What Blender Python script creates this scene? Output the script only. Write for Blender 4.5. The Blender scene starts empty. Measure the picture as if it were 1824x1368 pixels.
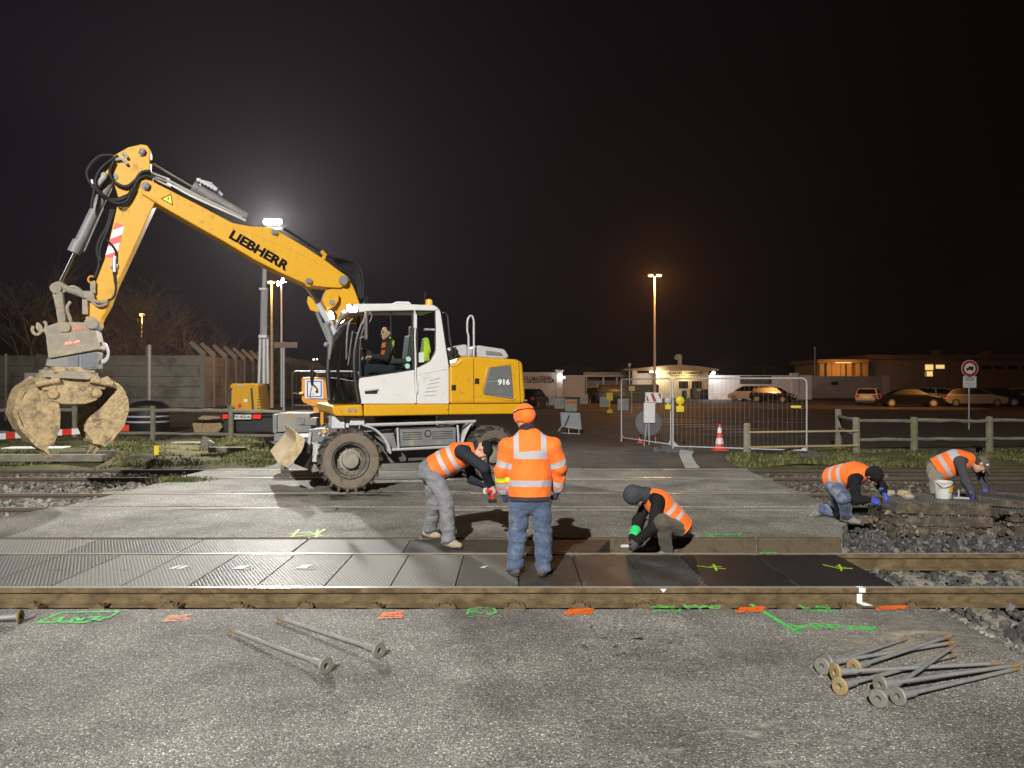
import bpy, bmesh, math, random
import numpy as np
from mathutils import Vector, Matrix
random.seed(7); np.random.seed(7)
R = math.radians
SC = bpy.context.scene
COL = SC.collection

# ---------------------------------------------------------------- camera
CAMH = 1.9; FPX = 1400.0; CX = 912.0; HZ = 682.0
cam_d = bpy.data.cameras.new('camera'); cam = bpy.data.objects.new('camera', cam_d); COL.objects.link(cam)
cam_d.sensor_width = 36; cam_d.lens = FPX/1824*36; cam_d.clip_end = 1000; cam_d.clip_start = .1
cam.location = (0, 0, CAMH); cam.rotation_euler = (R(90) - 2/FPX, 0, 0)
SC.camera = cam

# ---------------------------------------------------------------- night sky
W = bpy.data.worlds.new('World'); SC.world = W; W.use_nodes = True
nt = W.node_tree; nt.nodes.clear()
wo = nt.nodes.new('ShaderNodeOutputWorld'); bg = nt.nodes.new('ShaderNodeBackground')
tc = nt.nodes.new('ShaderNodeTexCoord'); dp = nt.nodes.new('ShaderNodeVectorMath'); dp.operation = 'DOT_PRODUCT'
dp.inputs[1].default_value = Vector((-.42, .88, .22)).normalized()      # town glow in the mist, over to the left
rp = nt.nodes.new('ShaderNodeValToRGB')
rp.color_ramp.elements[0].position = .55; rp.color_ramp.elements[0].color = (.0017, .0009, .0009, 1)
rp.color_ramp.elements[1].position = 1.0; rp.color_ramp.elements[1].color = (.0070, .0052, .0070, 1)
e = rp.color_ramp.elements.new(.86); e.color = (.0036, .0025, .0030, 1)
nt.links.new(tc.outputs['Generated'], dp.inputs[0]); nt.links.new(dp.outputs['Value'], rp.inputs[0])
nt.links.new(rp.outputs[0], bg.inputs[0]); nt.links.new(bg.outputs[0], wo.inputs[0]); bg.inputs[1].default_value = 1.0

SC.view_settings.view_transform = 'Standard'; SC.view_settings.look = 'None'
SC.view_settings.exposure = 0.12; SC.view_settings.gamma = 1
SC.render.engine = 'CYCLES'
SC.cycles.use_denoising = True
SC.cycles.max_bounces = 5; SC.cycles.transparent_max_bounces = 16
SC.cycles.sample_clamp_indirect = 3.0; SC.cycles.caustics_reflective = False; SC.cycles.caustics_refractive = False

def lamp(kind, name, loc, energy, col, parent=None, aim=None, size=.3, spot=None, blend=.5):
    d = bpy.data.lights.new(name, kind); o = bpy.data.objects.new(name, d); COL.objects.link(o)
    d.energy = energy; d.color = col
    if kind == 'AREA': d.size = size
    else: d.shadow_soft_size = size
    if kind == 'SPOT': d.spot_size = R(spot); d.spot_blend = blend
    o.location = loc
    if aim is not None:
        o.rotation_euler = (Vector(aim) - Vector(loc)).to_track_quat('-Z', 'Y').to_euler()
    if parent is not None: o.parent = parent
    return o
# energies of the lamps the place has
E_FLOOD = 80000; E_TOWER = 8000; E_REAR = 13000; E_CAB = 500; E_SODIUM = 3600; E_GUARD = 260
C_WHITE = (1.0, .965, .895); C_COOL = (1.0, .97, .90); C_SOD = (1.0, .40, .09)

# ---------------------------------------------------------------- pixel (1824 wide photo) -> world
def G(px, py, z=0.0):
    Y = (CAMH - z)*FPX/(py - HZ)
    return Vector(((px - CX)/FPX*Y, Y, z))
def J(px, py, Y):
    return Vector(((px - CX)/FPX*Y, Y, CAMH - (py - HZ)/FPX*Y))

# ---------------------------------------------------------------- object helpers
def tag(o, label=None, cat=None, group=None, kind=None):
    if label: o['label'] = label
    if cat: o['category'] = cat
    if group: o['group'] = group
    if kind: o['kind'] = kind
    return o
def empty(name, loc, rz=0, label=None, cat=None, group=None):
    o = bpy.data.objects.new(name, None); COL.objects.link(o); o.location = loc; o.rotation_euler = (0, 0, rz)
    o.empty_display_size = .2
    return tag(o, label, cat, group)
def kids(o): return [c for c in COL.objects if c.parent == o]
def copy_tree(o, parent=None):
    c = o.copy(); COL.objects.link(c); c.parent = parent
    for k in kids(o): copy_tree(k, c)
    return c
def mesh_obj(name, V, F, mats, parent=None, mi=None, smooth=False, bevel=0, auto=None):
    me = bpy.data.meshes.new(name); me.from_pydata([tuple(v) for v in V], [], [tuple(f) for f in F])
    if not isinstance(mats, (list, tuple)): mats = [mats]
    for m in mats: me.materials.append(m)
    if mi is not None: me.polygons.foreach_set('material_index', np.array(mi, dtype=np.int32))
    if smooth: me.polygons.foreach_set('use_smooth', [True]*len(me.polygons))
    me.update()
    if auto is not None and smooth:
        try: me.set_sharp_from_angle(angle=R(auto))
        except Exception: pass
    o = bpy.data.objects.new(name, me); COL.objects.link(o)
    if parent is not None: o.parent = parent
    if bevel:
        b = o.modifiers.new('bevel', 'BEVEL'); b.width = bevel; b.segments = 2; b.limit_method = 'ANGLE'; b.angle_limit = R(40)
    return o

class MB:
    def __init__(s): s.V = []; s.F = []; s.I = []; s.m = 0
    def add(s, V, F):
        n = len(s.V); s.V += [Vector(v) for v in V]; s.F += [tuple(i+n for i in f) for f in F]; s.I += [s.m]*len(F); return s
    def mat(s, i): s.m = i; return s
    def box(s, c, d, rot=None, taper=1.0):
        c = Vector(c); x, y, z = d[0]/2, d[1]/2, d[2]/2
        P = [Vector((a*x*(taper if k > 0 else 1), b*y*(taper if k > 0 else 1), k*z)) for k in (-1, 1) for b in (-1, 1) for a in (-1, 1)]
        if rot is not None: P = [rot @ p for p in P]
        return s.add([c+p for p in P], [(0,2,3,1),(4,5,7,6),(0,1,5,4),(2,6,7,3),(0,4,6,2),(1,3,7,5)])
    def bb(s, lo, hi):
        return s.box([(a+b)/2 for a, b in zip(lo, hi)], [abs(b-a) for a, b in zip(lo, hi)])
    def tube(s, pts, r, n=8, cap=True, closed=False):
        pts = [Vector(p) for p in pts]; N = len(pts); rs = r if isinstance(r, (list, tuple)) else [r]*N
        V = []; F = []; up = None
        for i, p in enumerate(pts):
            if closed: t = pts[(i+1) % N]-pts[i-1]
            else: t = pts[min(i+1, N-1)]-pts[max(i-1, 0)]
            if t.length < 1e-9: t = Vector((0, 0, 1))
            t.normalize()
            if up is None:
                up = Vector((0, 0, 1)) if abs(t.z) < .9 else Vector((1, 0, 0))
            a = t.cross(up)
            if a.length < 1e-6: a = t.orthogonal()
            a.normalize(); b = a.cross(t).normalized(); up = b
            for k in range(n):
                q = 2*math.pi*k/n; V.append(p + (a*math.cos(q)+b*math.sin(q))*rs[i])
        M_ = N if closed else N-1
        for i in range(M_):
            for k in range(n):
                j = (i+1) % N; F.append((i*n+k, i*n+(k+1) % n, j*n+(k+1) % n, j*n+k))
        if cap and not closed: F += [tuple(range(n-1, -1, -1)), tuple(range((N-1)*n, N*n))]
        return s.add(V, F)
    def cyl(s, p, q, r, r2=None, n=14): return s.tube([p, q], [r, r if r2 is None else r2], n)
    def lathe(s, o, ax, prof, n=24, c0=True, c1=True):            # prof: (radius, distance along ax)
        o = Vector(o); ax = Vector(ax).normalized(); a = ax.orthogonal().normalized(); b = ax.cross(a)
        V = []; F = []
        for r, h in prof:
            for k in range(n):
                q = 2*math.pi*k/n; V.append(o+ax*h+(a*math.cos(q)+b*math.sin(q))*r)
        for i in range(len(prof)-1):
            for k in range(n): F.append((i*n+k, i*n+(k+1) % n, (i+1)*n+(k+1) % n, (i+1)*n+k))
        if c0: F.append(tuple(range(n-1, -1, -1)))
        if c1: F.append(tuple(range((len(prof)-1)*n, len(prof)*n)))
        return s.add(V, F)
    def prism(s, A, B):                        # two matching loops
        n = len(A); F = [tuple(range(n-1, -1, -1)), tuple(range(n, 2*n))]
        F += [(i, (i+1) % n, n+(i+1) % n, n+i) for i in range(n)]
        return s.add(list(A)+list(B), F)
    def slab(s, poly, z0, z1): return s.prism([(x, y, z0) for x, y in poly], [(x, y, z1) for x, y in poly])
    def ball(s, c, r, n=10, sq=(1, 1, 1)):
        c = Vector(c); V = []; F = []
        for i in range(1, n):
            t = math.pi*i/n
            for k in range(2*n):
                q = math.pi*k/n; V.append(c+Vector((math.sin(t)*math.cos(q)*sq[0], math.sin(t)*math.sin(q)*sq[1], math.cos(t)*sq[2]))*r)
        m = 2*n; V += [c+Vector((0, 0, r*sq[2])), c-Vector((0, 0, r*sq[2]))]; a = len(V)-2
        for k in range(m): F.append((a, k, (k+1) % m)); F.append((a+1, (n-2)*m+(k+1) % m, (n-2)*m+k))
        for i in range(n-2):
            for k in range(m): F.append((i*m+k, (i+1)*m+k, (i+1)*m+(k+1) % m, i*m+(k+1) % m))
        return s.add(V, F)
    def build(s, name, mats, parent=None, smooth=False, bevel=0, auto=40, fix=True):
        o = mesh_obj(name, s.V, s.F, mats, parent, s.I, smooth, bevel, None)
        if fix:
            bm = bmesh.new(); bm.from_mesh(o.data); bmesh.ops.recalc_face_normals(bm, faces=bm.faces[:]); bm.to_mesh(o.data); bm.free()
        if smooth and auto is not None:
            try: o.data.set_sharp_from_angle(angle=R(auto))
            except Exception: pass
        return o

def split(o):                                # every loose piece of a mesh becomes an object of its own
    me = o.data; n = len(me.vertices); par = list(range(n))
    def fd(i):
        while par[i] != i: par[i] = par[par[i]]; i = par[i]
        return i
    for e in me.edges: par[fd(e.vertices[0])] = fd(e.vertices[1])
    gr = {}
    for p in me.polygons: gr.setdefault(fd(p.vertices[0]), []).append(p)
    V = [v.co.copy() for v in me.vertices]; sm = me.polygons[0].use_smooth; bv = next((m.width for m in o.modifiers if m.type == 'BEVEL'), 0); out = []
    for ps in gr.values():
        ids = sorted({i for p in ps for i in p.vertices}); mp = {i: k for k, i in enumerate(ids)}
        out.append(mesh_obj(o.name.split('.')[0], [V[i] for i in ids], [[mp[i] for i in p.vertices] for p in ps], list(me.materials), o.parent, [p.material_index for p in ps], sm, bv))
        if sm: out[-1].data.set_sharp_from_angle(angle=R(40))
    bpy.data.objects.remove(o); return out
def rotz(a): return Matrix.Rotation(a, 3, 'Z')
def text_obj(name, txt, size, mat, parent, loc, xdir, ydir, depth=.004, bold=.0, sx=1.0, font_shear=0):
    cu = bpy.data.curves.new(name, 'FONT'); cu.body = txt; cu.size = size; cu.align_x = 'CENTER'; cu.align_y = 'CENTER'
    cu.extrude = depth; cu.offset = bold; cu.resolution_u = 3; cu.shear = font_shear
    t = bpy.data.objects.new(name, cu); COL.objects.link(t)
    dg = bpy.context.evaluated_depsgraph_get(); me = bpy.data.meshes.new_from_object(t.evaluated_get(dg))
    COL.objects.unlink(t); bpy.data.objects.remove(t)
    X = Vector(xdir).normalized(); Y = Vector(ydir).normalized(); Z = X.cross(Y)
    M4 = Matrix.Translation(Vector(loc)) @ Matrix((X*sx, Y, Z)).transposed().to_4x4()
    me.transform(M4); me.materials.clear(); me.materials.append(mat); me.name = name
    o = bpy.data.objects.new(name, me); COL.objects.link(o)
    if parent is not None: o.parent = parent
    return o

# ---------------------------------------------------------------- materials
def M(name, col, rough=.6, metal=0., var=.18, scale=6., bump=0., bscale=60., dirt=None, damt=.5, dscale=3., spec=.5, emit=None, coat=0., stretch=None):
    m = bpy.data.materials.new(name); m.use_nodes = True; n = m.node_tree.nodes; l = m.node_tree.links
    b = n['Principled BSDF']; b.inputs['Roughness'].default_value = rough; b.inputs['Metallic'].default_value = metal
    b.inputs['Specular IOR Level'].default_value = spec; b.inputs['Coat Weight'].default_value = coat
    t = n.new('ShaderNodeTexCoord'); vec = t.outputs['Object']
    if stretch:
        mp = n.new('ShaderNodeMapping'); mp.inputs['Scale'].default_value = stretch; l.new(vec, mp.inputs[0]); vec = mp.outputs[0]
    z = n.new('ShaderNodeTexNoise'); z.inputs['Scale'].default_value = scale; z.inputs['Detail'].default_value = 6; z.inputs['Roughness'].default_value = .65
    l.new(vec, z.inputs['Vector'])
    rp = n.new('ShaderNodeValToRGB'); c = Vector(col)
    rp.color_ramp.elements[0].position = .3; rp.color_ramp.elements[1].position = .7
    rp.color_ramp.elements[0].color = (*(c*(1-var)), 1); rp.color_ramp.elements[1].color = (*(c*(1+var)), 1)
    l.new(z.outputs['Fac'], rp.inputs[0]); out = rp.outputs[0]
    if dirt is not None:
        z2 = n.new('ShaderNodeTexNoise'); z2.inputs['Scale'].default_value = dscale; z2.inputs['Detail'].default_value = 9; z2.inputs['Roughness'].default_value = .7
        l.new(vec, z2.inputs['Vector'])
        r2 = n.new('ShaderNodeMapRange'); r2.inputs['From Min'].default_value = .62-damt*.3; r2.inputs['From Max'].default_value = .75-damt*.25
        l.new(z2.outputs['Fac'], r2.inputs['Value'])
        mx = n.new('ShaderNodeMix'); mx.data_type = 'RGBA'; l.new(r2.outputs[0], mx.inputs['Factor']); l.new(out, mx.inputs['A'])
        mx.inputs['B'].default_value = (*dirt, 1); out = mx.outputs['Result']
        mr = n.new('ShaderNodeMapRange'); mr.inputs['To Min'].default_value = rough; mr.inputs['To Max'].default_value = min(1, rough+.35)
        l.new(r2.outputs[0], mr.inputs['Value']); l.new(mr.outputs[0], b.inputs['Roughness'])
    l.new(out, b.inputs['Base Color'])
    if bump:
        z3 = n.new('ShaderNodeTexNoise'); z3.inputs['Scale'].default_value = bscale; z3.inputs['Detail'].default_value = 5; l.new(vec, z3.inputs['Vector'])
        bp = n.new('ShaderNodeBump'); bp.inputs['Strength'].default_value = bump; bp.inputs['Distance'].default_value = .01
        l.new(z3.outputs['Fac'], bp.inputs['Height']); l.new(bp.outputs[0], b.inputs['Normal'])
    if emit: b.inputs['Emission Color'].default_value = (*emit[0], 1); b.inputs['Emission Strength'].default_value = emit[1]
    return m
def N(m, typ, **kw):
    x = m.node_tree.nodes.new(typ)
    for k, v in kw.items(): setattr(x, k, v)
    return x
def mat_asphalt(name, base, tint, stone=95., wear=(.30, .27, .22), wearamt=.5, gloss=.75):
    m = bpy.data.materials.new(name); m.use_nodes = True; n = m.node_tree.nodes; l = m.node_tree.links; b = n['Principled BSDF']
    t = n.new('ShaderNodeTexCoord'); v = t.outputs['Object']
    vo = N(m, 'ShaderNodeTexVoronoi'); vo.inputs['Scale'].default_value = stone; l.new(v, vo.inputs['Vector'])
    sep = N(m, 'ShaderNodeSeparateColor'); l.new(vo.outputs['Color'], sep.inputs[0])
    rp = N(m, 'ShaderNodeValToRGB'); E = rp.color_ramp.elements
    E[0].position = 0; E[0].color = (*(Vector(base)*.5), 1); E[1].position = 1; E[1].color = (*(Vector(tint)*3.0), 1)
    for p, c in ((.35, Vector(base)), (.75, Vector(tint)), (.93, Vector(tint)*1.35)):
        q = E.new(p); q.color = (*c, 1)
    l.new(sep.outputs[0], rp.inputs[0])
    z = N(m, 'ShaderNodeTexNoise'); z.inputs['Scale'].default_value = .9; z.inputs['Detail'].default_value = 8; z.inputs['Roughness'].default_value = .62; l.new(v, z.inputs['Vector'])
    mr = N(m, 'ShaderNodeMapRange'); mr.inputs['From Min'].default_value = .35; mr.inputs['From Max'].default_value = .68; mr.inputs['To Min'].default_value = .55; mr.inputs['To Max'].default_value = 1.28; l.new(z.outputs['Fac'], mr.inputs['Value'])
    mu = N(m, 'ShaderNodeMix', data_type='RGBA', blend_type='MULTIPLY'); mu.inputs['Factor'].default_value = 1
    cb = N(m, 'ShaderNodeCombineColor'); [l.new(mr.outputs[0], cb.inputs[i]) for i in range(3)]
    l.new(rp.outputs[0], mu.inputs['A']); l.new(cb.outputs[0], mu.inputs['B'])
    # dusty wear running with the traffic and old scuffs
    mp = N(m, 'ShaderNodeMapping'); mp.inputs['Scale'].default_value = (.5, 1.6, 1); l.new(v, mp.inputs[0])
    z2 = N(m, 'ShaderNodeTexNoise'); z2.inputs['Scale'].default_value = 2.1; z2.inputs['Detail'].default_value = 10; z2.inputs['Roughness'].default_value = .72; l.new(mp.outputs[0], z2.inputs['Vector'])
    m2 = N(m, 'ShaderNodeMapRange'); m2.inputs['From Min'].default_value = .56; m2.inputs['From Max'].default_value = .74; m2.inputs['To Max'].default_value = wearamt; l.new(z2.outputs['Fac'], m2.inputs['Value'])
    mx = N(m, 'ShaderNodeMix', data_type='RGBA'); l.new(m2.outputs[0], mx.inputs['Factor']); l.new(mu.outputs['Result'], mx.inputs['A']); mx.inputs['B'].default_value = (*wear, 1)
    # dark oily spots
    z4 = N(m, 'ShaderNodeTexNoise'); z4.inputs['Scale'].default_value = 14; z4.inputs['Detail'].default_value = 4; l.new(v, z4.inputs['Vector'])
    m4 = N(m, 'ShaderNodeMapRange'); m4.inputs['From Min'].default_value = .68; m4.inputs['From Max'].default_value = .72; m4.inputs['To Max'].default_value = .75; l.new(z4.outputs['Fac'], m4.inputs['Value'])
    m5 = N(m, 'ShaderNodeMix', data_type='RGBA'); l.new(m4.outputs[0], m5.inputs['Factor']); l.new(mx.outputs['Result'], m5.inputs['A']); m5.inputs['B'].default_value = (.018, .016, .014, 1)
    l.new(m5.outputs['Result'], b.inputs['Base Color'])
    b.inputs['Roughness'].default_value = gloss; b.inputs['Specular IOR Level'].default_value = .4
    bp = N(m, 'ShaderNodeBump'); bp.inputs['Strength'].default_value = .9; bp.inputs['Distance'].default_value = .006; bp.invert = True
    z3 = N(m, 'ShaderNodeTexNoise'); z3.inputs['Scale'].default_value = 30; l.new(v, z3.inputs['Vector'])
    ad = N(m, 'ShaderNodeMath', operation='SUBTRACT'); l.new(vo.outputs['Distance'], ad.inputs[0]); l.new(z3.outputs['Fac'], ad.inputs[1])
    l.new(ad.outputs[0], bp.inputs['Height']); l.new(bp.outputs[0], b.inputs['Normal'])
    return m
def glass(name, tint=(.85, .92, .9), refl=.1, rough=.02):
    m = bpy.data.materials.new(name); m.use_nodes = True; n = m.node_tree.nodes; l = m.node_tree.links
    o = n['Material Output']; n.remove(n['Principled BSDF'])
    a = n.new('ShaderNodeBsdfTransparent'); a.inputs[0].default_value = (*tint, 1); g = n.new('ShaderNodeBsdfGlossy'); g.inputs['Roughness'].default_value = rough
    f = n.new('ShaderNodeFresnel'); f.inputs[0].default_value = 1.5
    ad = n.new('ShaderNodeMath'); ad.operation = 'ADD'; ad.inputs[1].default_value = refl-.04; l.new(f.outputs[0], ad.inputs[0])
    x = n.new('ShaderNodeMixShader'); l.new(ad.outputs[0], x.inputs[0]); l.new(a.outputs[0], x.inputs[1]); l.new(g.outputs[0], x.inputs[2]); l.new(x.outputs[0], o.inputs[0])
    return m
def emitter(name, col, st): return M(name, (.8, .8, .8), .4, emit=(col, st))

MT = {}
MT['yellow'] = M('yellow_paint', (.60, .315, .010), .42, var=.04, scale=3, dirt=(.40, .215, .025), damt=.2, dscale=9, spec=.3)
MT['yellowdirty'] = M('yellow_paint_muddy', (.60, .35, .03), .45, var=.08, dirt=(.36, .28, .16), damt=.62, dscale=5)
MT['white'] = M('white_paint', (.62, .61, .60), .4, var=.03, dirt=(.45, .42, .38), damt=.1, dscale=5, spec=.35)
MT['grey'] = M('grey_steel_paint', (.16, .165, .17), .5, var=.1, dirt=(.27, .23, .17), damt=.35, dscale=6)
MT['lgrey'] = M('light_grey_paint', (.42, .43, .45), .45, var=.06, dirt=(.35, .3, .24), damt=.3, dscale=6)
MT['dark'] = M('dark_plastic', (.022, .022, .024), .45, var=.1)
MT['black'] = M('black_paint', (.012, .012, .013), .5, var=.1)
MT['mud'] = M('dried_mud_on_steel', (.34, .25, .135), .85, var=.35, scale=14, bump=1, bscale=30, dirt=(.13, .10, .065), damt=.42, dscale=5)
MT['mudgrey'] = M('muddy_grey_steel', (.24, .215, .175), .7, var=.2, scale=6, bump=.4, bscale=25, dirt=(.38, .31, .2), damt=.5, dscale=4)
MT['chrome'] = M('polished_steel', (.7, .7, .7), .14, 1, var=.03)
MT['steel'] = M('galvanised_steel', (.5, .5, .51), .42, .35, var=.12, scale=14)
MT['rubber'] = M('tyre_rubber', (.03, .028, .026), .8, var=.2, bump=.4, bscale=40, dirt=(.17, .135, .10), damt=.55, dscale=5)
MT['sidewall'] = M('dusty_tyre_sidewall', (.175, .14, .105), .9, var=.18, bump=.3, bscale=30, dirt=(.06, .05, .045), damt=.3, dscale=4)
MT['hose'] = M('hose_rubber', (.014, .014, .015), .6, var=.1, spec=.22)
MT['rust'] = M('rusty_steel', (.26, .15, .06), .8, var=.3, scale=15, bump=.4, bscale=60)
MT['conc'] = M('weathered_concrete', (.26, .245, .215), .88, var=.15, scale=3, bump=.4, bscale=50, dirt=(.15, .135, .105), damt=.5, dscale=1.5)
MT['wood'] = M('weathered_wood', (.23, .20, .15), .85, var=.25, scale=8, bump=.5, bscale=40, stretch=(1, 1, 1))
MT['red'] = M('red_paint', (.62, .03, .02), .4, var=.06)
MT['signwhite'] = M('sign_white', (.72, .72, .72), .4, var=.03, dirt=(.5, .48, .44), damt=.15)
MT['orange'] = M('orange_paint', (.66, .27, .02), .42, var=.06, dirt=(.45, .22, .05), damt=.15)
MT['glass'] = glass('cab_glass', (.92, .97, .95), .045)
MT['cglass'] = M('car_glass', (.006, .006, .007), .22, var=.02)
MT['lampw'] = emitter('work_lamp_lens', (1, .96, .88), 90)
# ================================================================ THE SETTING: ground, road, tracks
ASPH = mat_asphalt('chipseal_asphalt', (.178, .172, .158), (.275, .266, .245), 115, wearamt=.35)
ASPH2 = mat_asphalt('crossing_asphalt', (.185, .176, .158), (.285, .27, .242), 105, wear=(.22, .2, .165), wearamt=.55)
ASPH3 = mat_asphalt('road_asphalt', (.06, .055, .049), (.09, .083, .073), 60, wear=(.13, .12, .1), wearamt=.4)
CONC_STRIP = M('dusty_concrete_plank', (.27, .25, .215), .85, var=.3, scale=5, bump=.6, bscale=70, dirt=(.09, .085, .075), damt=.5, dscale=3, stretch=(.35, 2.2, 1))
SOIL = M('dark_soil', (.07, .055, .038), .95, var=.4, scale=5, bump=1, bscale=20, dirt=(.13, .12, .1), damt=.4)
BALL = M('ballast_bed', (.13, .125, .12), .9, var=.5, scale=22, bump=1, bscale=25)

def sheet(name, poly, z, mat, kind='structure'):
    return tag(mesh_obj(name, [(x, y, z) for x, y in poly], [tuple(range(len(poly)))], mat), kind=kind)
def slabs(name, polys, z1, z0, mat):
    b = MB()
    for p in polys: b.slab(p, z0, z1)
    return tag(b.build(name, mat), kind='structure')

sheet('ground', [(-300, -40), (300, -40), (300, 400), (-300, 400)], -.32, SOIL)
sheet('ballast_bed', [(-40, 5.0), (40, 3.0), (40, 18.2), (-40, 18.2)], -.225, BALL)

T1 = (7.305, 8.745); T2 = (12.03, 13.53); T3 = (15.78, 17.2)          # rail centre lines
def jag(p, q, n, amp, seed):
    rr = random.Random(seed); P = []
    for i in range(n+1):
        t = i/n; P.append((p[0]+(q[0]-p[0])*t+(rr.uniform(-amp, amp) if 0 < i < n else 0), p[1]+(q[1]-p[1])*t+(rr.uniform(-amp, amp) if 0 < i < n else 0)))
    return P
# asphalt in front of the near track, its broken edge along the trench
near = [(-14, -14), (9, -14), (4.6, 3.2)] + jag((3.75, 4.6), (3.62, 6.58), 9, .035, 1) + jag((3.6, 6.6), (-14, 6.6), 90, .012, 2)[1:]
slabs('road_near', [near], 0, -.4, ASPH)
mid = jag((-10, 9.66), (4.0, 9.62), 60, .014, 3) + jag((4.05, 9.64), (4.95, 11.6), 8, .05, 4) + [(4.98, 11.72), (-7.05, 11.72)] + jag((-7.1, 11.6), (-7.6, 9.7), 6, .05, 5)[:-1] + [(-10, 9.8)]
slabs('road_middle', [mid], 0, -.35, ASPH2)
LX = lambda y: -7.05+(y-11.7)*.09
RX = lambda y: 4.95+(y-11.7)*.03
def band(y0, y1, dl=0, dr=0): return [(LX(y0)+dl, y0), (RX(y0)+dr, y0), (RX(y1)+dr, y1), (LX(y1)+dl, y1)]
slabs('road_between_rails', [band(12.14, 13.42, .1), band(13.80, 15.48, .05), band(15.89, 17.09, -.1)], -.004, -.35, ASPH2)
fars = [(LX(17.5), 17.46), (5.0, 17.46), (5.3, 19.2), (7.5, 21.0), (9.0, 22.5), (60, 26.5), (120, 30), (120, 175), (-60, 175), (-60, 62), (-40, 32), (-20, 28.2), (-8.6, 27.2), (-7.2, 24), (-5.6, 18.6), (-5.7, 17.6)]
slabs('road_far', [fars], 0, -.35, ASPH3)
# old concrete planks that edge the rails where the road crosses them
def planks(y0, y1, seed):
    rr = random.Random(seed); x = LX(y0)-.25+rr.uniform(0, .3); k = 0
    pb = MB()
    while x < RX(y0)-.2:
        L = rr.uniform(1.6, 2.5); x1 = min(x+L, RX(y0)+.1); dz = rr.uniform(-.006, .006)
        pb.add([(x+.008, y0, dz-.12), (x1-.008, y0, dz-.12), (x1-.008, y1, dz-.12), (x+.008, y1, dz-.12), (x+.008, y0+rr.uniform(-.01, .01), dz), (x1-.008, y0+rr.uniform(-.01, .01), dz), (x1-.008, y1, dz), (x+.008, y1, dz)],
               [(0, 3, 2, 1), (4, 5, 6, 7), (0, 1, 5, 4), (1, 2, 6, 5), (2, 3, 7, 6), (3, 0, 4, 7)]); x = x1
    return pb
for i, (y0, y1) in enumerate(((11.74, 11.985), (13.575, 13.78), (15.5, 15.73), (17.25, 17.44))):
    tag(planks(y0, y1, 20+i).build('crossing_kerb', CONC_STRIP, bevel=.012), kind='structure')

# rails
RAILTOP = M('polished_rail_head', (.55, .545, .53), .3, .45, var=.1, scale=3, stretch=(.2, 6, 1))
RAILSIDE = M('dirty_rail_side', (.128, .089, .043), .88, var=.4, scale=6, bump=.9, bscale=35, dirt=(.075, .046, .02), damt=.5, dscale=7, stretch=(.8, 1, 1.3))
RAILDARK = M('rusty_dark_rail', (.085, .062, .042), .8, var=.25, scale=5, bump=.3, bscale=40)
HEADSIDE = M('worn_head_side', (.072, .063, .050), .75, var=.3, scale=10, bump=.3, bscale=60, dirt=(.11, .082, .048), damt=.35, dscale=12)
def rail(y, top, label, group, side, x0=-45, x1=45):
    P = [(-.036, 0), (.036, 0), (.036, -.045), (.01, -.062), (.01, -.14), (.075, -.158), (.075, -.172), (-.075, -.172), (-.075, -.158), (-.01, -.14), (-.01, -.062), (-.036, -.045)]
    P = [(-.028, .0), (.028, .0), (.036, -.007)] + P[2:] + [(-.036, -.007)]
    b = MB(); b.prism([(x0, y+a, top+z) for a, z in P], [(x1, y+a, top+z) for a, z in P])
    nf = len(P); b.I = [1]*len(b.F); b.I[2] = 0
    for q in (3, 4, 5, 13): b.I[q] = 2
    return tag(b.build('steel_rail', [RAILTOP, side, HEADSIDE if side is RAILSIDE else side]), label, 'rail', group)
rail(T1[0], .002, 'nearest rail, its tan side bared along the open trench', 'steel rails of the level crossing', RAILSIDE)
rail(T1[1], .002, 'rail on the far edge of the black crossing panels', 'steel rails of the level crossing', RAILSIDE)
rail(T2[0], -.006, 'near rail of the middle track, passing behind the workers', 'steel rails of the level crossing', RAILDARK)
rail(T2[1], -.006, 'far rail of the middle track under the excavator wheel', 'steel rails of the level crossing', RAILDARK)
rail(T3[0], .0, 'near rail of the farthest track below the grass strip', 'steel rails of the level crossing', RAILDARK)
rail(T3[1], .0, 'farthest rail, running along the edge of the grass strip', 'steel rails of the level crossing', RAILDARK)

EDGE = M('mud_stained_edge_beam', (.105, .079, .048), .9, var=.4, scale=6, bump=.8, bscale=30, dirt=(.06, .045, .028), damt=.5, dscale=6)
b = MB(); x = -6.6
while x < 4.0:
    x1 = min(x+1.37, 4.03); b.bb((x+.012, 9.575, -.3), (x1-.012, 9.655, .006)); x = x1
tag(b.build('edge_kerb', EDGE, bevel=.015), kind='structure')
# sleepers seen where the near track runs on to ballast, and dirt-caked rail clips along the trench
sl = MB()
sl.add([(-.13, 6.75, -.36), (.13, 6.75, -.36), (.13, 9.3, -.36), (-.13, 9.3, -.36), (-.1, 6.75, -.175), (.1, 6.75, -.175), (.1, 9.3, -.175), (-.1, 9.3, -.175)], [(0, 3, 2, 1), (4, 5, 6, 7), (0, 1, 5, 4), (1, 2, 6, 5), (2, 3, 7, 6), (3, 0, 4, 7)])
s0 = sl.build('concrete_sleeper', M('sleeper_concrete', (.33, .29, .225), .9, var=.15, bump=.4, dirt=(.2, .17, .13), damt=.4), bevel=.015)
s0.location = (4.28, 0, 0); tag(s0, 'pale sleeper in the ballast just past the last black panel', 'sleeper', 'concrete sleepers of the near track')
for k in range(1, 3):
    c = s0.copy(); COL.objects.link(c); c.location = (4.28+.62*k, 0, 0)
    c['label'] = ['second pale sleeper in the ballast, counted from the black panels', 'third pale sleeper from the black panels, cut by the photo edge'][k-1]
clipm = M('clip_caked_in_dirt', (.10, .068, .033), .95, var=.25, bump=.8, bscale=30)
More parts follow.
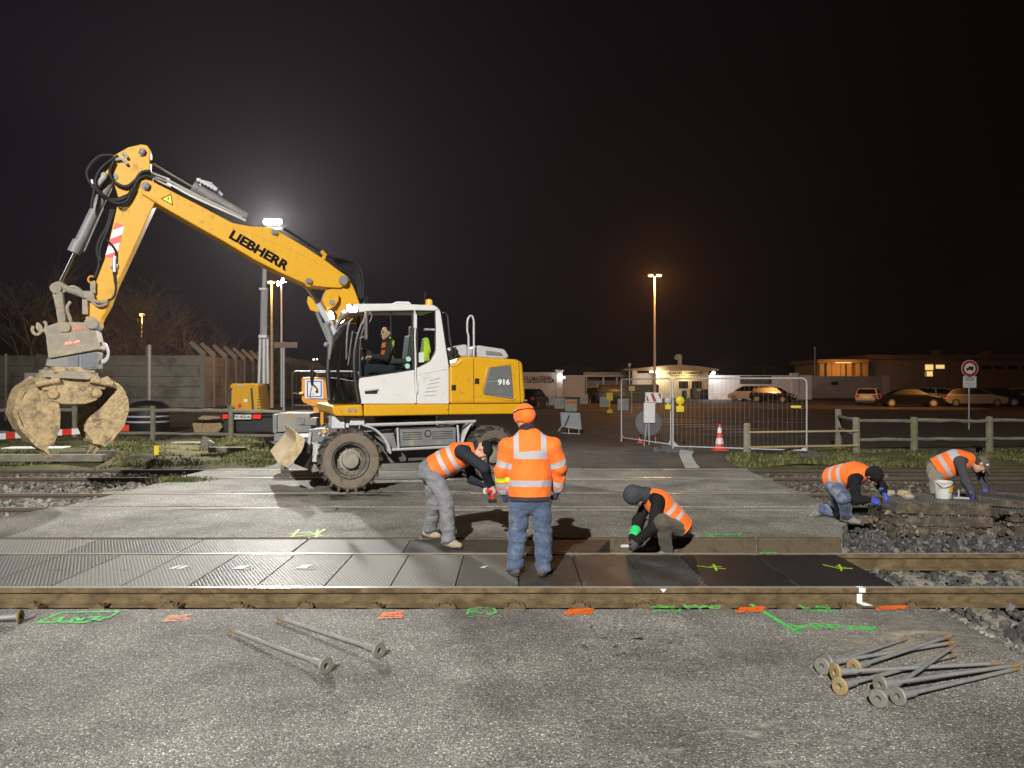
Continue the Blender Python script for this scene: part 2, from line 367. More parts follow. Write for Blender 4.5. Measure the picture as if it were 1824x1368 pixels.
def clip():
    b = MB(); b.box((0, -.03, 0), (.17, .12, .03)); b.box((0, -.05, .022), (.10, .07, .03), taper=.7); b.cyl((0, -.05, .03), (0, -.05, .065), .014, n=8)
    b.tube([(-.07, -.09, .01), (-.05, -.02, .035), (0, 0, .03), (.05, -.02, .035), (.07, -.09, .01)], .011, 6)
    return b.build('rail_clip', clipm, bevel=.006)
c0 = clip(); xs = [-4.35+.62*k for k in range(14)]
cl_lab = 'dirt-caked rail clip on the foot of the nearest rail in the trench'
for k, x in enumerate(xs):
    c = c0 if k == 0 else c0.copy()
    if k: COL.objects.link(c)
    c.location = (x+random.uniform(-.05, .05), T1[0]-.075, -.15); c.rotation_euler = (random.uniform(-.15, .15), random.uniform(-.12, .12), random.uniform(-.35, .35)); c.scale = (random.uniform(.8, 1.5), 1, random.uniform(.7, 1.2)); tag(c, cl_lab, 'rail clip', 'rail clips along the nearest rail')
# white paint stripe on the near rail and a small chalk arrow
wm = M('white_chalk_paint', (.75, .75, .75), .7, var=.15, scale=30)
b = MB(); y = T1[0]
b.bb((3.21, y-.0385, -.04), (3.27, y-.0362, .0022)); b.bb((3.205, y-.025, .0022), (3.265, y+.025, .0045)); b.bb((3.20, y-.014, -.135), (3.25, y-.0105, -.06))
b.add([(3.19, y-.0165, -.136), (3.27, y-.0165, -.136), (3.33, y-.08, -.151), (3.24, y-.08, -.151)], [(0, 1, 2, 3)])
tag(b.build('paint_stripe', wm), 'white paint stripe across the nearest rail', 'paint mark')
b = MB(); b.prism([(1.37, y-.0363, -.006), (1.43, y-.0363, -.006), (1.40, y-.0363, -.04)], [(1.37, y-.0385, -.006), (1.43, y-.0385, -.006), (1.40, y-.0385, -.04)])
tag(b.build('chalk_triangle', wm), 'small white triangle chalked on the nearest rail head', 'paint mark')

# ---------------------------------------------------------------- loose ballast stones
def stone_field(name, spots, smin, smax, mat, zf=lambda x, y: -.225):
    ico = bmesh.new(); bmesh.ops.create_icosphere(ico, subdivisions=1, radius=1)
    base = np.array([v.co[:] for v in ico.verts]); F = np.array([[v.index for v in f.verts] for f in ico.faces]); ico.free()
    # keep only 12-vertex icosahedra, knocked about
    nv = 12; ico = bmesh.new(); bmesh.ops.create_icosphere(ico, subdivisions=1, radius=1)
    base = np.array([v.co[:] for v in ico.verts]); F = np.array([[v.index for v in f.verts] for f in ico.faces]); ico.free(); nv = len(base)
    n = len(spots); rng = np.random.default_rng(5)
    s = rng.uniform(smin, smax, (n, 1, 1)) * rng.uniform(.6, 1.25, (n, 1, 3))
    V = base[None]*(1+rng.uniform(-.28, .28, (n, nv, 1)))*s
    a = rng.uniform(0, 6.28, n); ca, sa = np.cos(a), np.sin(a); t = rng.uniform(-.8, .8, n); ct, st = np.cos(t), np.sin(t)
    x, y, z = V[..., 0], V[..., 1], V[..., 2]
    y, z = y*ct[:, None]-z*st[:, None], y*st[:, None]+z*ct[:, None]
    x, y = x*ca[:, None]-y*sa[:, None], x*sa[:, None]+y*ca[:, None]
    P = np.array([(p[0], p[1], (p[2] if len(p) > 2 else zf(p[0], p[1]))) for p in spots])
    V = np.stack([x, y, z], -1)+P[:, None, :]
    FF = (F[None]+(np.arange(n)*nv)[:, None, None]).reshape(-1, 3)
    return tag(mesh_obj(name, V.reshape(-1, 3), FF, mat), kind='stuff')
def stone_mat(name, a, b_, c_):
    m = bpy.data.materials.new(name); m.use_nodes = True; n = m.node_tree.nodes; l = m.node_tree.links; p = n['Principled BSDF']
    g = N(m, 'ShaderNodeNewGeometry'); rp = N(m, 'ShaderNodeValToRGB'); E = rp.color_ramp.elements
    E[0].color = (*a, 1); E[1].color = (*c_, 1); q = E.new(.55); q.color = (*b_, 1); q = E.new(.9); q.color = (*(Vector(c_)*1.0), 1)
    l.new(g.outputs['Random Per Island'], rp.inputs[0])
    t = N(m, 'ShaderNodeTexCoord'); z = N(m, 'ShaderNodeTexNoise'); z.inputs['Scale'].default_value = 40; l.new(t.outputs['Object'], z.inputs['Vector'])
    mu = N(m, 'ShaderNodeMix', data_type='RGBA', blend_type='MULTIPLY'); mu.inputs['Factor'].default_value = .6; l.new(rp.outputs[0], mu.inputs['A']); l.new(z.outputs['Fac'], mu.inputs['B'])
    l.new(mu.outputs['Result'], p.inputs['Base Color']); p.inputs['Roughness'].default_value = .85
    return m
rng = np.random.default_rng(11)
sp = []
for _ in range(8600):                                                     # right of the crossing, round the near track
    x = rng.uniform(3.6, 9.2); y = rng.uniform(5.0, 12.2)
    if y < 6.62 and x < 3.66+.9*rng.random()**2*(y < 5.6): continue
    if x > .70*y+.5: continue
    if 9.55 < y and x < 4.0+(y-9.6)*.42: continue
    if abs(y-T1[0]) < .05 or abs(y-T1[1]) < .05: continue
    sp.append((x, y, -.21+rng.uniform(-.02, .035)+(0.05 if y < 6.6 else 0)))
stone_field('ballast_stones', sp, .019, .052, stone_mat('grey_ballast', (.045, .044, .043), (.10, .098, .094), (.215, .205, .188)))
sp = []
for _ in range(5200):                                                     # finer stones: trench beside the near rail, edge of the asphalt
    q = rng.random()
    if q < .45: x, y, z = rng.uniform(-5, 3.7), rng.uniform(6.62, 7.2), -.2
    elif q < .75:
        x, y, z = 3.55+abs(rng.normal(0, .55)), rng.uniform(3.9, 6.6), .0
        z = -.20+.16*max(0, 1-(x-3.6)/.5) if x > 3.62 else .008
    else: x, y, z = rng.uniform(1.0, 4.6), rng.uniform(8.85, 9.58), -.2
    sp.append((x, y, z))
stone_field('fine_gravel', sp, .008, .024, stone_mat('pale_gravel', (.12, .11, .09), (.26, .24, .2), (.42, .4, .35)))
sp = []
for _ in range(5200):                                                     # left of the road, round the two far tracks
    y = rng.uniform(11.0, 18.0); x = -abs(rng.normal(0, 2.2))+LX(y)+.05
    if abs(y-T2[0]) < .06 or abs(y-T2[1]) < .06 or abs(y-T3[0]) < .06 or abs(y-T3[1]) < .06: continue
    sp.append((x, y, -.12+rng.uniform(-.03, .03)-.05*(rng.random() < .3)))
stone_field('ballast_stones', sp, .025, .06, stone_mat('brown_ballast', (.10, .09, .075), (.2, .18, .15), (.38, .36, .31)))
tag(MB().slab([(-30, 11.2), (-7.7, 11.2), (-7.1, 12), (-6.7, 17.4), (-30, 17.4)], -.3, -.155).build('ballast_bank', BALL), kind='structure')
tag(MB().slab([(5.02, 11.6), (30, 11.6), (30, 17.9), (5.15, 17.9)], -.3, -.13).build('ballast_bank', SOIL), kind='structure')
sp = [(RX(13)+.1+abs(rng.normal(0, 1.6)), rng.uniform(11.7, 18.4), -.115) for _ in range(2600)]
stone_field('ballast_stones', sp, .015, .05, stone_mat('soiled_ballast', (.05, .042, .03), (.10, .088, .065), (.26, .235, .19)))

# ---------------------------------------------------------------- grass strips
def mound_h(x, y): return .03+.05*math.sin(x*1.3+y)+.045*math.sin(x*2.9-y*1.7)+.03*math.sin(y*3.1+x*.7)
def mound(name, x0f, x1f, y0, y1, mat, nx=70, ny=24, edge=.5, hs=1.0):
    V = []; F = []
    for j in range(ny+1):
        y = y0+(y1-y0)*j/ny; a, c = x0f(y), x1f(y)
        for i in range(nx+1):
            x = a+(c-a)*i/nx; d = min(i/nx*(c-a), (1-i/nx)*(c-a), y-y0, y1-y)/edge
            V.append((x, y, -.03+min(1, max(0, d))*(.05+mound_h(x, y)*hs)))
    for j in range(ny):
        for i in range(nx): k = j*(nx+1)+i; F.append((k, k+1, k+nx+2, k+nx+1))
    return tag(mesh_obj(name, V, F, mat, smooth=True), kind='structure')
TURF = M('mossy_soil', (.085, .085, .022), .95, var=.5, scale=2.2, bump=1, bscale=18, dirt=(.10, .075, .045), damt=.55, dscale=1.6)
lx0 = lambda y: -26.; lx1 = lambda y: -5.55-(max(0, y-18.6))*.36
rx0 = lambda y: 5.15+max(0, y-19.2)*1.2; rx1 = lambda y: 34.
mound('grass_bank', lx0, lx1, 17.55, 27.2, TURF, 120, 40)
mound('grass_verge', rx0, rx1, 17.6, 21.4, TURF, 120, 24, hs=.7)
def blades(name, spots, hmin, hmax, mat):
    n = len(spots); rg = np.random.default_rng(3); P = np.array(spots)
    h = rg.uniform(hmin, hmax, n); a = rg.uniform(0, 6.28, n); w = h*.13+.004; ln = rg.uniform(.1, .9, n)*h; d = rg.uniform(0, 6.28, n)
    dx, dy = np.cos(a)*w, np.sin(a)*w; lx, ly = np.cos(d)*ln, np.sin(d)*ln
    V = np.zeros((n, 5, 3)); V[:, 0] = P+np.stack([-dx, -dy, 0*h], 1); V[:, 1] = P+np.stack([dx, dy, 0*h], 1)
    V[:, 2] = P+np.stack([dx*.7+lx*.4, dy*.7+ly*.4, h*.6], 1); V[:, 3] = P+np.stack([-dx*.7+lx*.4, -dy*.7+ly*.4, h*.6], 1); V[:, 4] = P+np.stack([lx, ly, h], 1)
    k = (np.arange(n)*5)[:, None]; q = k+np.array([0, 1, 2, 3]); t = k+np.array([3, 2, 4])
    return tag(mesh_obj(name, V.reshape(-1, 3), list(map(tuple, q))+list(map(tuple, t)), mat), kind='stuff')
def grass_mat(name, a, b_, c_, sc):
    m = bpy.data.materials.new(name); m.use_nodes = True; n = m.node_tree.nodes; l = m.node_tree.links; p = n['Principled BSDF']
    t = N(m, 'ShaderNodeTexCoord'); z = N(m, 'ShaderNodeTexNoise'); z.inputs['Scale'].default_value = sc; z.inputs['Detail'].default_value = 3; l.new(t.outputs['Object'], z.inputs['Vector'])
    g = N(m, 'ShaderNodeNewGeometry'); ad = N(m, 'ShaderNodeMath', operation='MULTIPLY_ADD'); ad.inputs[1].default_value = .45; l.new(g.outputs['Random Per Island'], ad.inputs[0]); 
    s2 = N(m, 'ShaderNodeMath', operation='SUBTRACT'); s2.inputs[1].default_value = .22; l.new(z.outputs['Fac'], s2.inputs[0]); l.new(s2.outputs[0], ad.inputs[2])
    rp = N(m, 'ShaderNodeValToRGB'); E = rp.color_ramp.elements; E[0].position = .3; E[1].position = .72; E[0].color = (*a, 1); E[1].color = (*c_, 1); q = E.new(.5); q.color = (*b_, 1)
    l.new(ad.outputs[0], rp.inputs[0]); l.new(rp.outputs[0], p.inputs['Base Color']); p.inputs['Roughness'].default_value = .8
    return m
GM = grass_mat('winter_grass', (.04, .065, .010), (.085, .105, .02), (.24, .19, .09), .9)
sp = []
def clump(x, y): return math.sin(x*2.1+y*1.1)+math.sin(x*.9-y*2.7)+math.sin(x*4.3+y*3.9)*.6
while len(sp) < 36000:
    y = rng.uniform(17.6, 26.8); a = lx0(y)+4; x = rng.uniform(-17.5, lx1(y))
    c = clump(x, y)+rng.normal(0, .8)
    if c > .15: sp.append((x, y, mound_h(x, y)))
blades('grass', sp, .03, .10, GM)
sp = []
while len(sp) < 15000:
    y = rng.uniform(17.7, 21.3); x = rng.uniform(rx0(y), 16)
    if clump(x, y)+rng.normal(0, .8) > .35: sp.append((x, y, .0+mound_h(x, y)*.6))
blades('grass', sp, .04, .13, GM)
sp = [(rng.normal(-6.5, .25), rng.normal(15.3, .12), -.01) for _ in range(900)]
sp += [(rng.normal(7.2, 1.3), rng.normal(11.9, .5), -.12) for _ in range(900)]
blades('grass_tuft', sp, .03, .10, GM)

# ---------------------------------------------------------------- far road markings (flat paint on the road)
WP = M('worn_road_paint', (.55, .53, .49), .7, var=.2, scale=9, dirt=(.1, .09, .08), damt=.45, dscale=5)
b = MB()
for i, (px, py) in enumerate(((1190, 748), (1208, 752), (1232, 756.5), (1268, 760), (1308, 764.5), (1350, 769.5))):
    c = G(px, py); w = .27; L = 1.15
    b.add([(c.x-L-.5, c.y-w, .005), (c.x+L-.5, c.y-w, .005), (c.x+L+.5, c.y+w, .005), (c.x-L+.5, c.y+w, .005)], [(0, 1, 2, 3)])
tag(b.build('zebra_crossing', WP, fix=False), kind='structure')
b = MB()
for (xa, ya, xb, yb, w) in ((930, 735.5, 1018, 737, .16), (930, 730.5, 1100, 730.8, .2), (1130, 726, 1330, 727, .1), (1210, 741, 1440, 747, .1), (1500, 727, 1600, 727.5, .2), (1505, 731, 1527, 731.2, .1), (1440, 716, 1570, 716.5, .3)):
    a = G(xa, ya); c = G(xb, yb); b.add([(a.x, a.y-w, .005), (c.x, c.y-w, .005), (c.x, c.y+w, .005), (a.x, a.y+w, .005)], [(0, 1, 2, 3)])
tag(b.build('road_markings', WP, fix=False), kind='structure')

# ---------------------------------------------------------------- rubber crossing panels
def panel_mat(name, base, pattern, dust=(.26, .25, .225), dusty=.35, rough=.38):
    m = bpy.data.materials.new(name); m.use_nodes = True; n = m.node_tree.nodes; l = m.node_tree.links; p = n['Principled BSDF']
    t = N(m, 'ShaderNodeTexCoord'); v = t.outputs['Object']
    z = N(m, 'ShaderNodeTexNoise'); z.inputs['Scale'].default_value = 2.3; z.inputs['Detail'].default_value = 9; z.inputs['Roughness'].default_value = .7; l.new(v, z.inputs['Vector'])
    r = N(m, 'ShaderNodeMapRange'); r.inputs['From Min'].default_value = .5; r.inputs['From Max'].default_value = .75; r.inputs['To Max'].default_value = dusty; l.new(z.outputs['Fac'], r.inputs['Value'])
    x = N(m, 'ShaderNodeMix', data_type='RGBA'); l.new(r.outputs[0], x.inputs['Factor']); x.inputs['A'].default_value = (*base, 1); x.inputs['B'].default_value = (*dust, 1)
    out = x.outputs['Result']
    p.inputs['Roughness'].default_value = rough; p.inputs['Specular IOR Level'].default_value = .2
    if pattern:
        def wave(rot, sc):
            mp = N(m, 'ShaderNodeMapping'); mp.inputs['Rotation'].default_value = (0, 0, rot); l.new(v, mp.inputs[0])
            w = N(m, 'ShaderNodeTexWave'); w.inputs['Scale'].default_value = sc; w.inputs['Distortion'].default_value = .3; w.inputs['Detail'].default_value = 0; l.new(mp.outputs[0], w.inputs['Vector']); return w.outputs['Fac']
        a = wave(R(28), 9.5); c = wave(R(-28), 9.5)
        mx = N(m, 'ShaderNodeMath', operation='MULTIPLY'); l.new(a, mx.inputs[0]); l.new(c, mx.inputs[1])
        bp = N(m, 'ShaderNodeBump'); bp.inputs['Strength'].default_value = 1; bp.inputs['Distance'].default_value = .012; l.new(mx.outputs[0], bp.inputs['Height']); l.new(bp.outputs[0], p.inputs['Normal'])
        mu = N(m, 'ShaderNodeMix', data_type='RGBA', blend_type='MULTIPLY'); mu.inputs['Factor'].default_value = .75
        r3 = N(m, 'ShaderNodeMapRange'); r3.inputs['To Min'].default_value = .35; r3.inputs['To Max'].default_value = 1.5; r3.inputs['From Max'].default_value = .6; l.new(mx.outputs[0], r3.inputs['Value'])
        l.new(out, mu.inputs['A']); l.new(r3.outputs[0], mu.inputs['B']); out = mu.outputs['Result']
    else:
        zz = N(m, 'ShaderNodeTexNoise'); zz.inputs['Scale'].default_value = 60; l.new(v, zz.inputs['Vector'])
        bp = N(m, 'ShaderNodeBump'); bp.inputs['Strength'].default_value = .2; l.new(zz.outputs['Fac'], bp.inputs['Height']); l.new(bp.outputs[0], p.inputs['Normal'])
    l.new(out, p.inputs['Base Color'])
    return m
PAN = [panel_mat('studded_rubber_%s' % k, c, True, dusty=d, rough={'plain': .42, 'dusty': .5, 'dark': .36}[k]) for k, c, d in (('plain', (.17, .168, .162), .45), ('dusty', (.27, .265, .25), .65), ('dark', (.058, .056, .053), .35))]
PANB = panel_mat('smooth_new_rubber', (.022, .022, .023), False, dust=(.05, .05, .048), dusty=.25, rough=.5)
seams = [((p-CX)/FPX*7.33) for p in (-165, -40, 85, 211, 331, 453, 575, 694, 810, 924, 1038, 1152, 1266, 1424, 1600)]
names_l = []
lab_t = ['ribbed rubber panel cut by the left photo edge', 'ribbed rubber panel second from the left photo edge', 'ribbed rubber panel above the green framed paint mark', 'ribbed rubber panel with two small white stencil marks', 'dark panel with a white stencil, next to the twin stencilled one', 'dark panel with a white square stencil', 'pale studded panel right of the dark pair', 'pale studded panel with an embossed plate, in front of the bending man',
         'studded panel just left of the man in jeans', 'dark studded panel under the man in jeans', 'worn studded panel to the right of the man in jeans', 'last studded panel before the smooth black ones', 'smooth black panel with a green cross beside the studded ones', 'smooth black panel with a green cross at the open end']
pi = 0
NP = len(seams)-1
for k in range(NP):
    a, c = seams[k], seams[k+1]; sm = k >= NP-2
    zt = -.006 if not sm else -.002
    b = MB(); g = .006
    b.slab([(a+g, 7.352), (c-g, 7.352), (c-g, 8.70), (a+g, 8.70)], -.16, zt)
    if not sm:
        cx = (a+c)/2; b.bb((cx-.07, 8.0, zt-.001), (cx+.07, 8.09, zt+.004))
    dx = random.uniform(-.4, .4)
    o = b.build('crossing_panel', PANB if sm else PAN[(0, 0, 1, 1, 2, 2, 1, 1, 0, 2, 2, 2, 2, 2)[k]], bevel=.012)
    tag(o, lab_t[len(lab_t)-NP+k] if NP <= len(lab_t) else 'studded rubber panel', 'crossing panel', 'rubber panels between the near rails')
oseam = [((p-CX)/FPX*8.86) for p in (-290, -85, 115, 318, 521, 718, 915, 1062)]
olab = ['ridged outer panel almost wholly outside the left photo edge', 'ridged outer panel at the left photo edge beyond the far rail', 'ridged outer panel second from the left beyond the far rail', 'ridged outer panel with worn ribs beyond the far rail', 'outer panel shining white under the lamp below the green cross', 'outer panel under the boots of the bending man', 'last outer panel, behind the legs of the man in jeans']
for k in range(len(oseam)-1):
    b = MB(); b.slab([(oseam[k]+.006, 8.80), (oseam[k+1]-.006, 8.80), (oseam[k+1]-.006+(.25 if k == 6 else 0), 9.568), (oseam[k]+.006, 9.568)], -.16, -.004)
    tag(b.build('crossing_panel', PAN[(0, 1, 0, 0, 0, 2, 2)[k]], bevel=.012), olab[k], 'crossing panel', 'rubber panels beyond the far rail')
# stencils on the panels
b = MB()
for (px, py, w, h) in ((312, 1010.5, .05, .07), (325, 1010.5, .05, .07), (430, 1010.5, .11, .07), (541, 1009.5, .11, .08), (862, 1010, .05, .05)):
    c = G(px, py); b.add([(c.x-w/2-.02, c.y-h, .001), (c.x+w/2-.02, c.y-h, .001), (c.x+w/2+.02, c.y+h, .001), (c.x-w/2+.02, c.y+h, .001)], [(0, 1, 2, 3)])
tag(b.build('panel_stencils', wm, fix=False), kind='structure')

# ---------------------------------------------------------------- sprayed paint marks: strokes on the asphalt
def spray_mat(name, col, cover=.55):
    m = bpy.data.materials.new(name); m.use_nodes = True; n = m.node_tree.nodes; l = m.node_tree.links; p = n['Principled BSDF']
    p.inputs['Base Color'].default_value = (*col, 1); p.inputs['Roughness'].default_value = .6
    t = N(m, 'ShaderNodeTexCoord'); z = N(m, 'ShaderNodeTexVoronoi'); z.inputs['Scale'].default_value = 85; l.new(t.outputs['Object'], z.inputs['Vector'])
    s = N(m, 'ShaderNodeSeparateColor'); l.new(z.outputs['Color'], s.inputs[0])
    c = N(m, 'ShaderNodeMath', operation='LESS_THAN'); c.inputs[1].default_value = cover; l.new(s.outputs[0], c.inputs[0]); l.new(c.outputs[0], p.inputs['Alpha'])
    return m
GREEN = spray_mat('green_spray', (.10, .62, .12), .82); ORANGE = spray_mat('orange_spray', (.85, .16, .02), .85); LIME = spray_mat('lime_spray', (.38, .68, .04), .8)
ORPALE = spray_mat('faded_orange_spray', (.75, .25, .13), .75)
def strokes(name, lines, mat, label, w=.035, z=.0045, ox=0, fill=None):
    b = MB()
    for ln in lines:
        pts = [G(*p) for p in ln]
        for k in range(len(pts)-1):
            a, c = pts[k], pts[k+1]; d = (c-a); d.z = 0
            if d.length < 1e-4: continue
            d.normalize(); q = Vector((-d.y, d.x, 0))*w*(.5+.12*math.sin(k*2.3)); a2 = a-d*w*.3; c2 = c+d*w*.3
            zz = z+.0006*(len(b.F) % 5)
            b.add([Vector((*(a2+q).xy, zz)), Vector((*(a2-q).xy, zz)), Vector((*(c2-q).xy, zz)), Vector((*(c2+q).xy, zz))], [(0, 1, 2, 3)])
    return tag(b.build(name, mat, fix=False), label, 'paint mark')
cap = lambda X, Y: (1120+X/3.508, 1060+Y/3.508)
strokes('paint_mark', [[(66, 1110), (108, 1092), (212, 1090), (196, 1100), (150, 1110), (66, 1110)], [(98, 1105), (112, 1100), (104, 1108), (122, 1107)], [(126, 1108), (134, 1101), (142, 1107), (150, 1101)], [(156, 1101), (176, 1100), (160, 1107), (182, 1106)]], GREEN, 'pale green sprayed frame with letters at the left trench edge', .03)
blob = lambda x, y, s=1, h=6: [[(x-22*s, y+h), (x-14*s, y-h*.3), (x+22*s, y-h)], [(x-20*s, y+h*.8), (x+18*s, y+h*.6)], [(x-10*s, y), (x+20*s, y+h*.1)], [(x-14*s, y-h*.6), (x+16*s, y-h*.5)]]
strokes('paint_mark', blob(315, 1102, 1, 6), ORPALE, 'faded orange patch beside the green framed letters', .035)
strokes('paint_mark', blob(697, 1097, .95, 6), ORANGE, 'orange patch near the two rods lying alone', .04)
strokes('paint_mark', blob(1032, 1090.5, 1, 5), ORANGE, 'orange patch by the trench below the man in jeans', .06)
strokes('paint_mark', blob(1337, 1087, 1, 4), ORANGE, 'orange patch crossed by the long green line', .06)
strokes('paint_mark', blob(1588, 1083.5, 1.1, 3), ORANGE, 'orange patch close to the ballast at the right', .05)
strokes('paint_mark', [[(832, 1095), (836, 1086), (856, 1084), (880, 1085), (884, 1092), (872, 1097), (868, 1092)], [(834, 1100), (852, 1098)], [(836, 1090), (858, 1093)]], GREEN, 'thin green figure between two orange patches', .022)
strokes('paint_mark', [[cap(130, 78), cap(285, 72)], [cap(180, 66), cap(245, 80)], [cap(190, 84), cap(285, 84)], [cap(160, 116), cap(160, 106), cap(235, 103), cap(310, 103), cap(322, 90)], [cap(290, 112), cap(325, 108)]], GREEN, 'green number fourteen with crossed strokes beside the trench', .022)
strokes('paint_mark', [[cap(345, 64), cap(372, 88)], [cap(362, 76), cap(415, 68), cap(432, 78), cap(388, 84), cap(372, 82)], [cap(440, 86), cap(468, 70), cap(500, 74), cap(470, 80)], [cap(505, 84), cap(520, 72), cap(575, 74), cap(560, 86), cap(508, 84)]], GREEN, 'green letters APPO sprayed beside the number fourteen', .024)
strokes('paint_mark', [[cap(765, 62), cap(830, 100), cap(985, 195), cap(1068, 248)], [cap(985, 195), cap(1110, 205), cap(1050, 218), cap(1030, 215)]], GREEN, 'long green line ending in an arrow on the asphalt', .04)
strokes('paint_mark', [[cap(1125, 186), cap(1185, 214)], [cap(1135, 184), cap(1210, 190), cap(1190, 202), cap(1160, 200)], [cap(1232, 208), cap(1240, 212)], [cap(1240, 188), cap(1300, 190), cap(1318, 204), cap(1270, 214), cap(1240, 188)],
    [cap(1350, 196), cap(1378, 198), cap(1385, 216), cap(1425, 214)], [cap(1410, 196), cap(1440, 216), cap(1475, 206)], [cap(1450, 198), cap(1490, 222)], [cap(1490, 200), cap(1535, 222)], [cap(1545, 204), cap(1480, 216)], [cap(1505, 222), cap(1545, 218)]], GREEN, 'green letters beginning P.D beside the long green arrow', .03)
strokes('paint_mark', [[cap(1070, 66), cap(1095, 86), cap(1130, 86)], [cap(1245, 72), cap(1180, 74), cap(1175, 82), cap(1250, 84), cap(1245, 94), cap(1160, 92)], [cap(1112, 105), cap(1300, 105)]], GREEN, 'underlined green number fifteen right of the green arrow', .024)
strokes('paint_mark', [[(517, 952), (548, 948), (573, 955)], [(532, 944), (520, 957)], [(517, 957), (565, 952), (578, 944)], [(566, 944), (563, 958)]], LIME, 'lime green cross with bars on the asphalt near the excavator wheel', .035)
c7 = lambda X, Y: (1060+X/7.015, 820+Y/7.015)
strokes('paint_mark', [[c7(1375, 893), c7(1445, 930), c7(1480, 965)], [c7(1440, 930), c7(1560, 925), c7(1500, 940)], [c7(1580, 930), c7(1680, 920), c7(1640, 945), c7(1590, 925), c7(1720, 945)], [c7(1700, 930), c7(1820, 915), c7(1800, 945), c7(1740, 935)]], GREEN, 'green letters sprayed behind the crouching worker', .03)
c8 = lambda X, Y: (1000+X/2.2136, 920+Y/2.2136)
strokes('paint_mark', [[c8(535, 196), c8(610, 205), c8(645, 208)], [c8(600, 190), c8(612, 215)], [c8(585, 198), c8(630, 200)]], LIME, 'lime cross on the smooth panel next to the studded ones', .025, z=.003)
strokes('paint_mark', [[c8(1035, 192), c8(1090, 205), c8(1145, 206)], [c8(1095, 190), c8(1105, 216)], [c8(1085, 198), c8(1120, 203)]], LIME, 'lime cross on the smooth panel at the open end', .025, z=.003)
strokes('paint_mark', [[c8(780, 146), c8(800, 141), c8(830, 148), c8(850, 144), c8(825, 143), c8(800, 151), c8(780, 146)]], GREEN, 'small green figure at the rail edge of the smooth panels', .02, z=.004)

# pale dust and scuffs trodden on the asphalt near the ballast, old scratches, a dark glossy patch round the front wheel
def alpha_patch(name, poly, z, col, lo, hi, sc, stretch=(1, 1, 1), rough=.95):
    m = bpy.data.materials.new(name); m.use_nodes = True; n = m.node_tree.nodes; l = m.node_tree.links; p = n['Principled BSDF']; p.inputs['Base Color'].default_value = (*col, 1); p.inputs['Roughness'].default_value = rough
    t = N(m, 'ShaderNodeTexCoord'); mp = N(m, 'ShaderNodeMapping'); mp.inputs['Scale'].default_value = stretch; l.new(t.outputs['Object'], mp.inputs[0])
    z_ = N(m, 'ShaderNodeTexNoise'); z_.inputs['Scale'].default_value = sc; z_.inputs['Detail'].default_value = 10; z_.inputs['Roughness'].default_value = .7; l.new(mp.outputs[0], z_.inputs['Vector'])
    w = N(m, 'ShaderNodeUVMap'); r = N(m, 'ShaderNodeVectorMath', operation='DISTANCE'); r.inputs[1].default_value = (.5, .5, 0); l.new(t.outputs['Generated'], r.inputs[0])
    sx_ = N(m, 'ShaderNodeVectorMath', operation='MULTIPLY'); sx_.inputs[1].default_value = (1, 1, 0); l.new(t.outputs['Generated'], sx_.inputs[0]); l.new(sx_.outputs[0], r.inputs[0])
    f = N(m, 'ShaderNodeMapRange'); f.inputs['From Min'].default_value = .5; f.inputs['From Max'].default_value = .1; l.new(r.outputs['Value'], f.inputs['Value'])
    a = N(m, 'ShaderNodeMapRange'); a.inputs['From Min'].default_value = lo; a.inputs['From Max'].default_value = hi; l.new(z_.outputs['Fac'], a.inputs['Value'])
    mu = N(m, 'ShaderNodeMath', operation='MULTIPLY'); l.new(f.outputs[0], mu.inputs[0]); l.new(a.outputs[0], mu.inputs[1]); l.new(mu.outputs[0], p.inputs['Alpha'])
    return sheet(name, poly, z, m)
alpha_patch('dust_patch', [(2.1, 5.2), (3.75, 5.2), (3.75, 6.58), (2.1, 6.58)], .0025, (.42, .37, .29), .44, .62, 4, (1, 2.2, 1))
alpha_patch('scuff_marks', [(-.2, 3.2), (2.6, 3.2), (2.6, 5.4), (-.2, 5.4)], .0022, (.45, .43, .39), .55, .68, 3.2, (.8, 2.6, 1))
alpha_patch('dark_gloss_patch', [(-4.2, 12.2), (-1.2, 12.2), (-1.2, 14.6), (-4.2, 14.6)], .0024, (.03, .028, .025), .5, .62, 1.6, (1, 2, 1), .25)
alpha_patch('oil_stain', [(.2, 5.3), (1.6, 5.3), (1.6, 6.2), (.2, 6.2)], .0024, (.03, .028, .026), .56, .64, 7, (1, 1.6, 1), .5)
# ================================================================ THE EXCAVATOR
PHI = R(20); EO = Vector((-2.77, 13.55, 0)); EA = Vector((-math.sin(PHI), math.cos(PHI), 0)); EF = Vector((-math.cos(PHI), -math.sin(PHI), 0))
exc = empty('wheeled_excavator', EO, math.pi+PHI, 'yellow and white wheeled excavator with raised boom and muddy grab', 'excavator')
CAMP = Vector((0, 0, CAMH))
def ex(px, py, w):                      # photo point on the machine's lengthwise plane w metres behind its near side
    D = Vector(((px-CX)/FPX, 1, (HZ-py)/FPX)); t = (w-(CAMP-EO).dot(EA))/D.dot(EA); P = CAMP+D*t
    return Vector(((P-EO).dot(EF), -w, P.z))
def exl(pts, w): return [ex(x, y, w) for x, y in pts]
def at_w(P, w): return Vector((P.x, -w, P.z))
def plate(pts, w0, w1, b=None):
    b = b or MB(); A = exl(pts, w0); return b.prism(A, [at_w(p, w1) for p in A])
def exw(u, w, z): return EO+EF*u+EA*w+Vector((0, 0, z))
c1 = lambda X, Y: (X/4.276, 240+Y/4.276)
c2 = lambda X, Y: (300+X/4.275, 240+Y/4.275)
c3 = lambda X, Y: (540+X/8.55, 500+Y/8.55)
c5 = lambda X, Y: (540+X/3.419, 500+Y/3.419)
c6 = lambda X, Y: (60+X/5.7, 440+Y/5.7)
cg = lambda X, Y: (X/4.5615, 540+Y/4.5615)
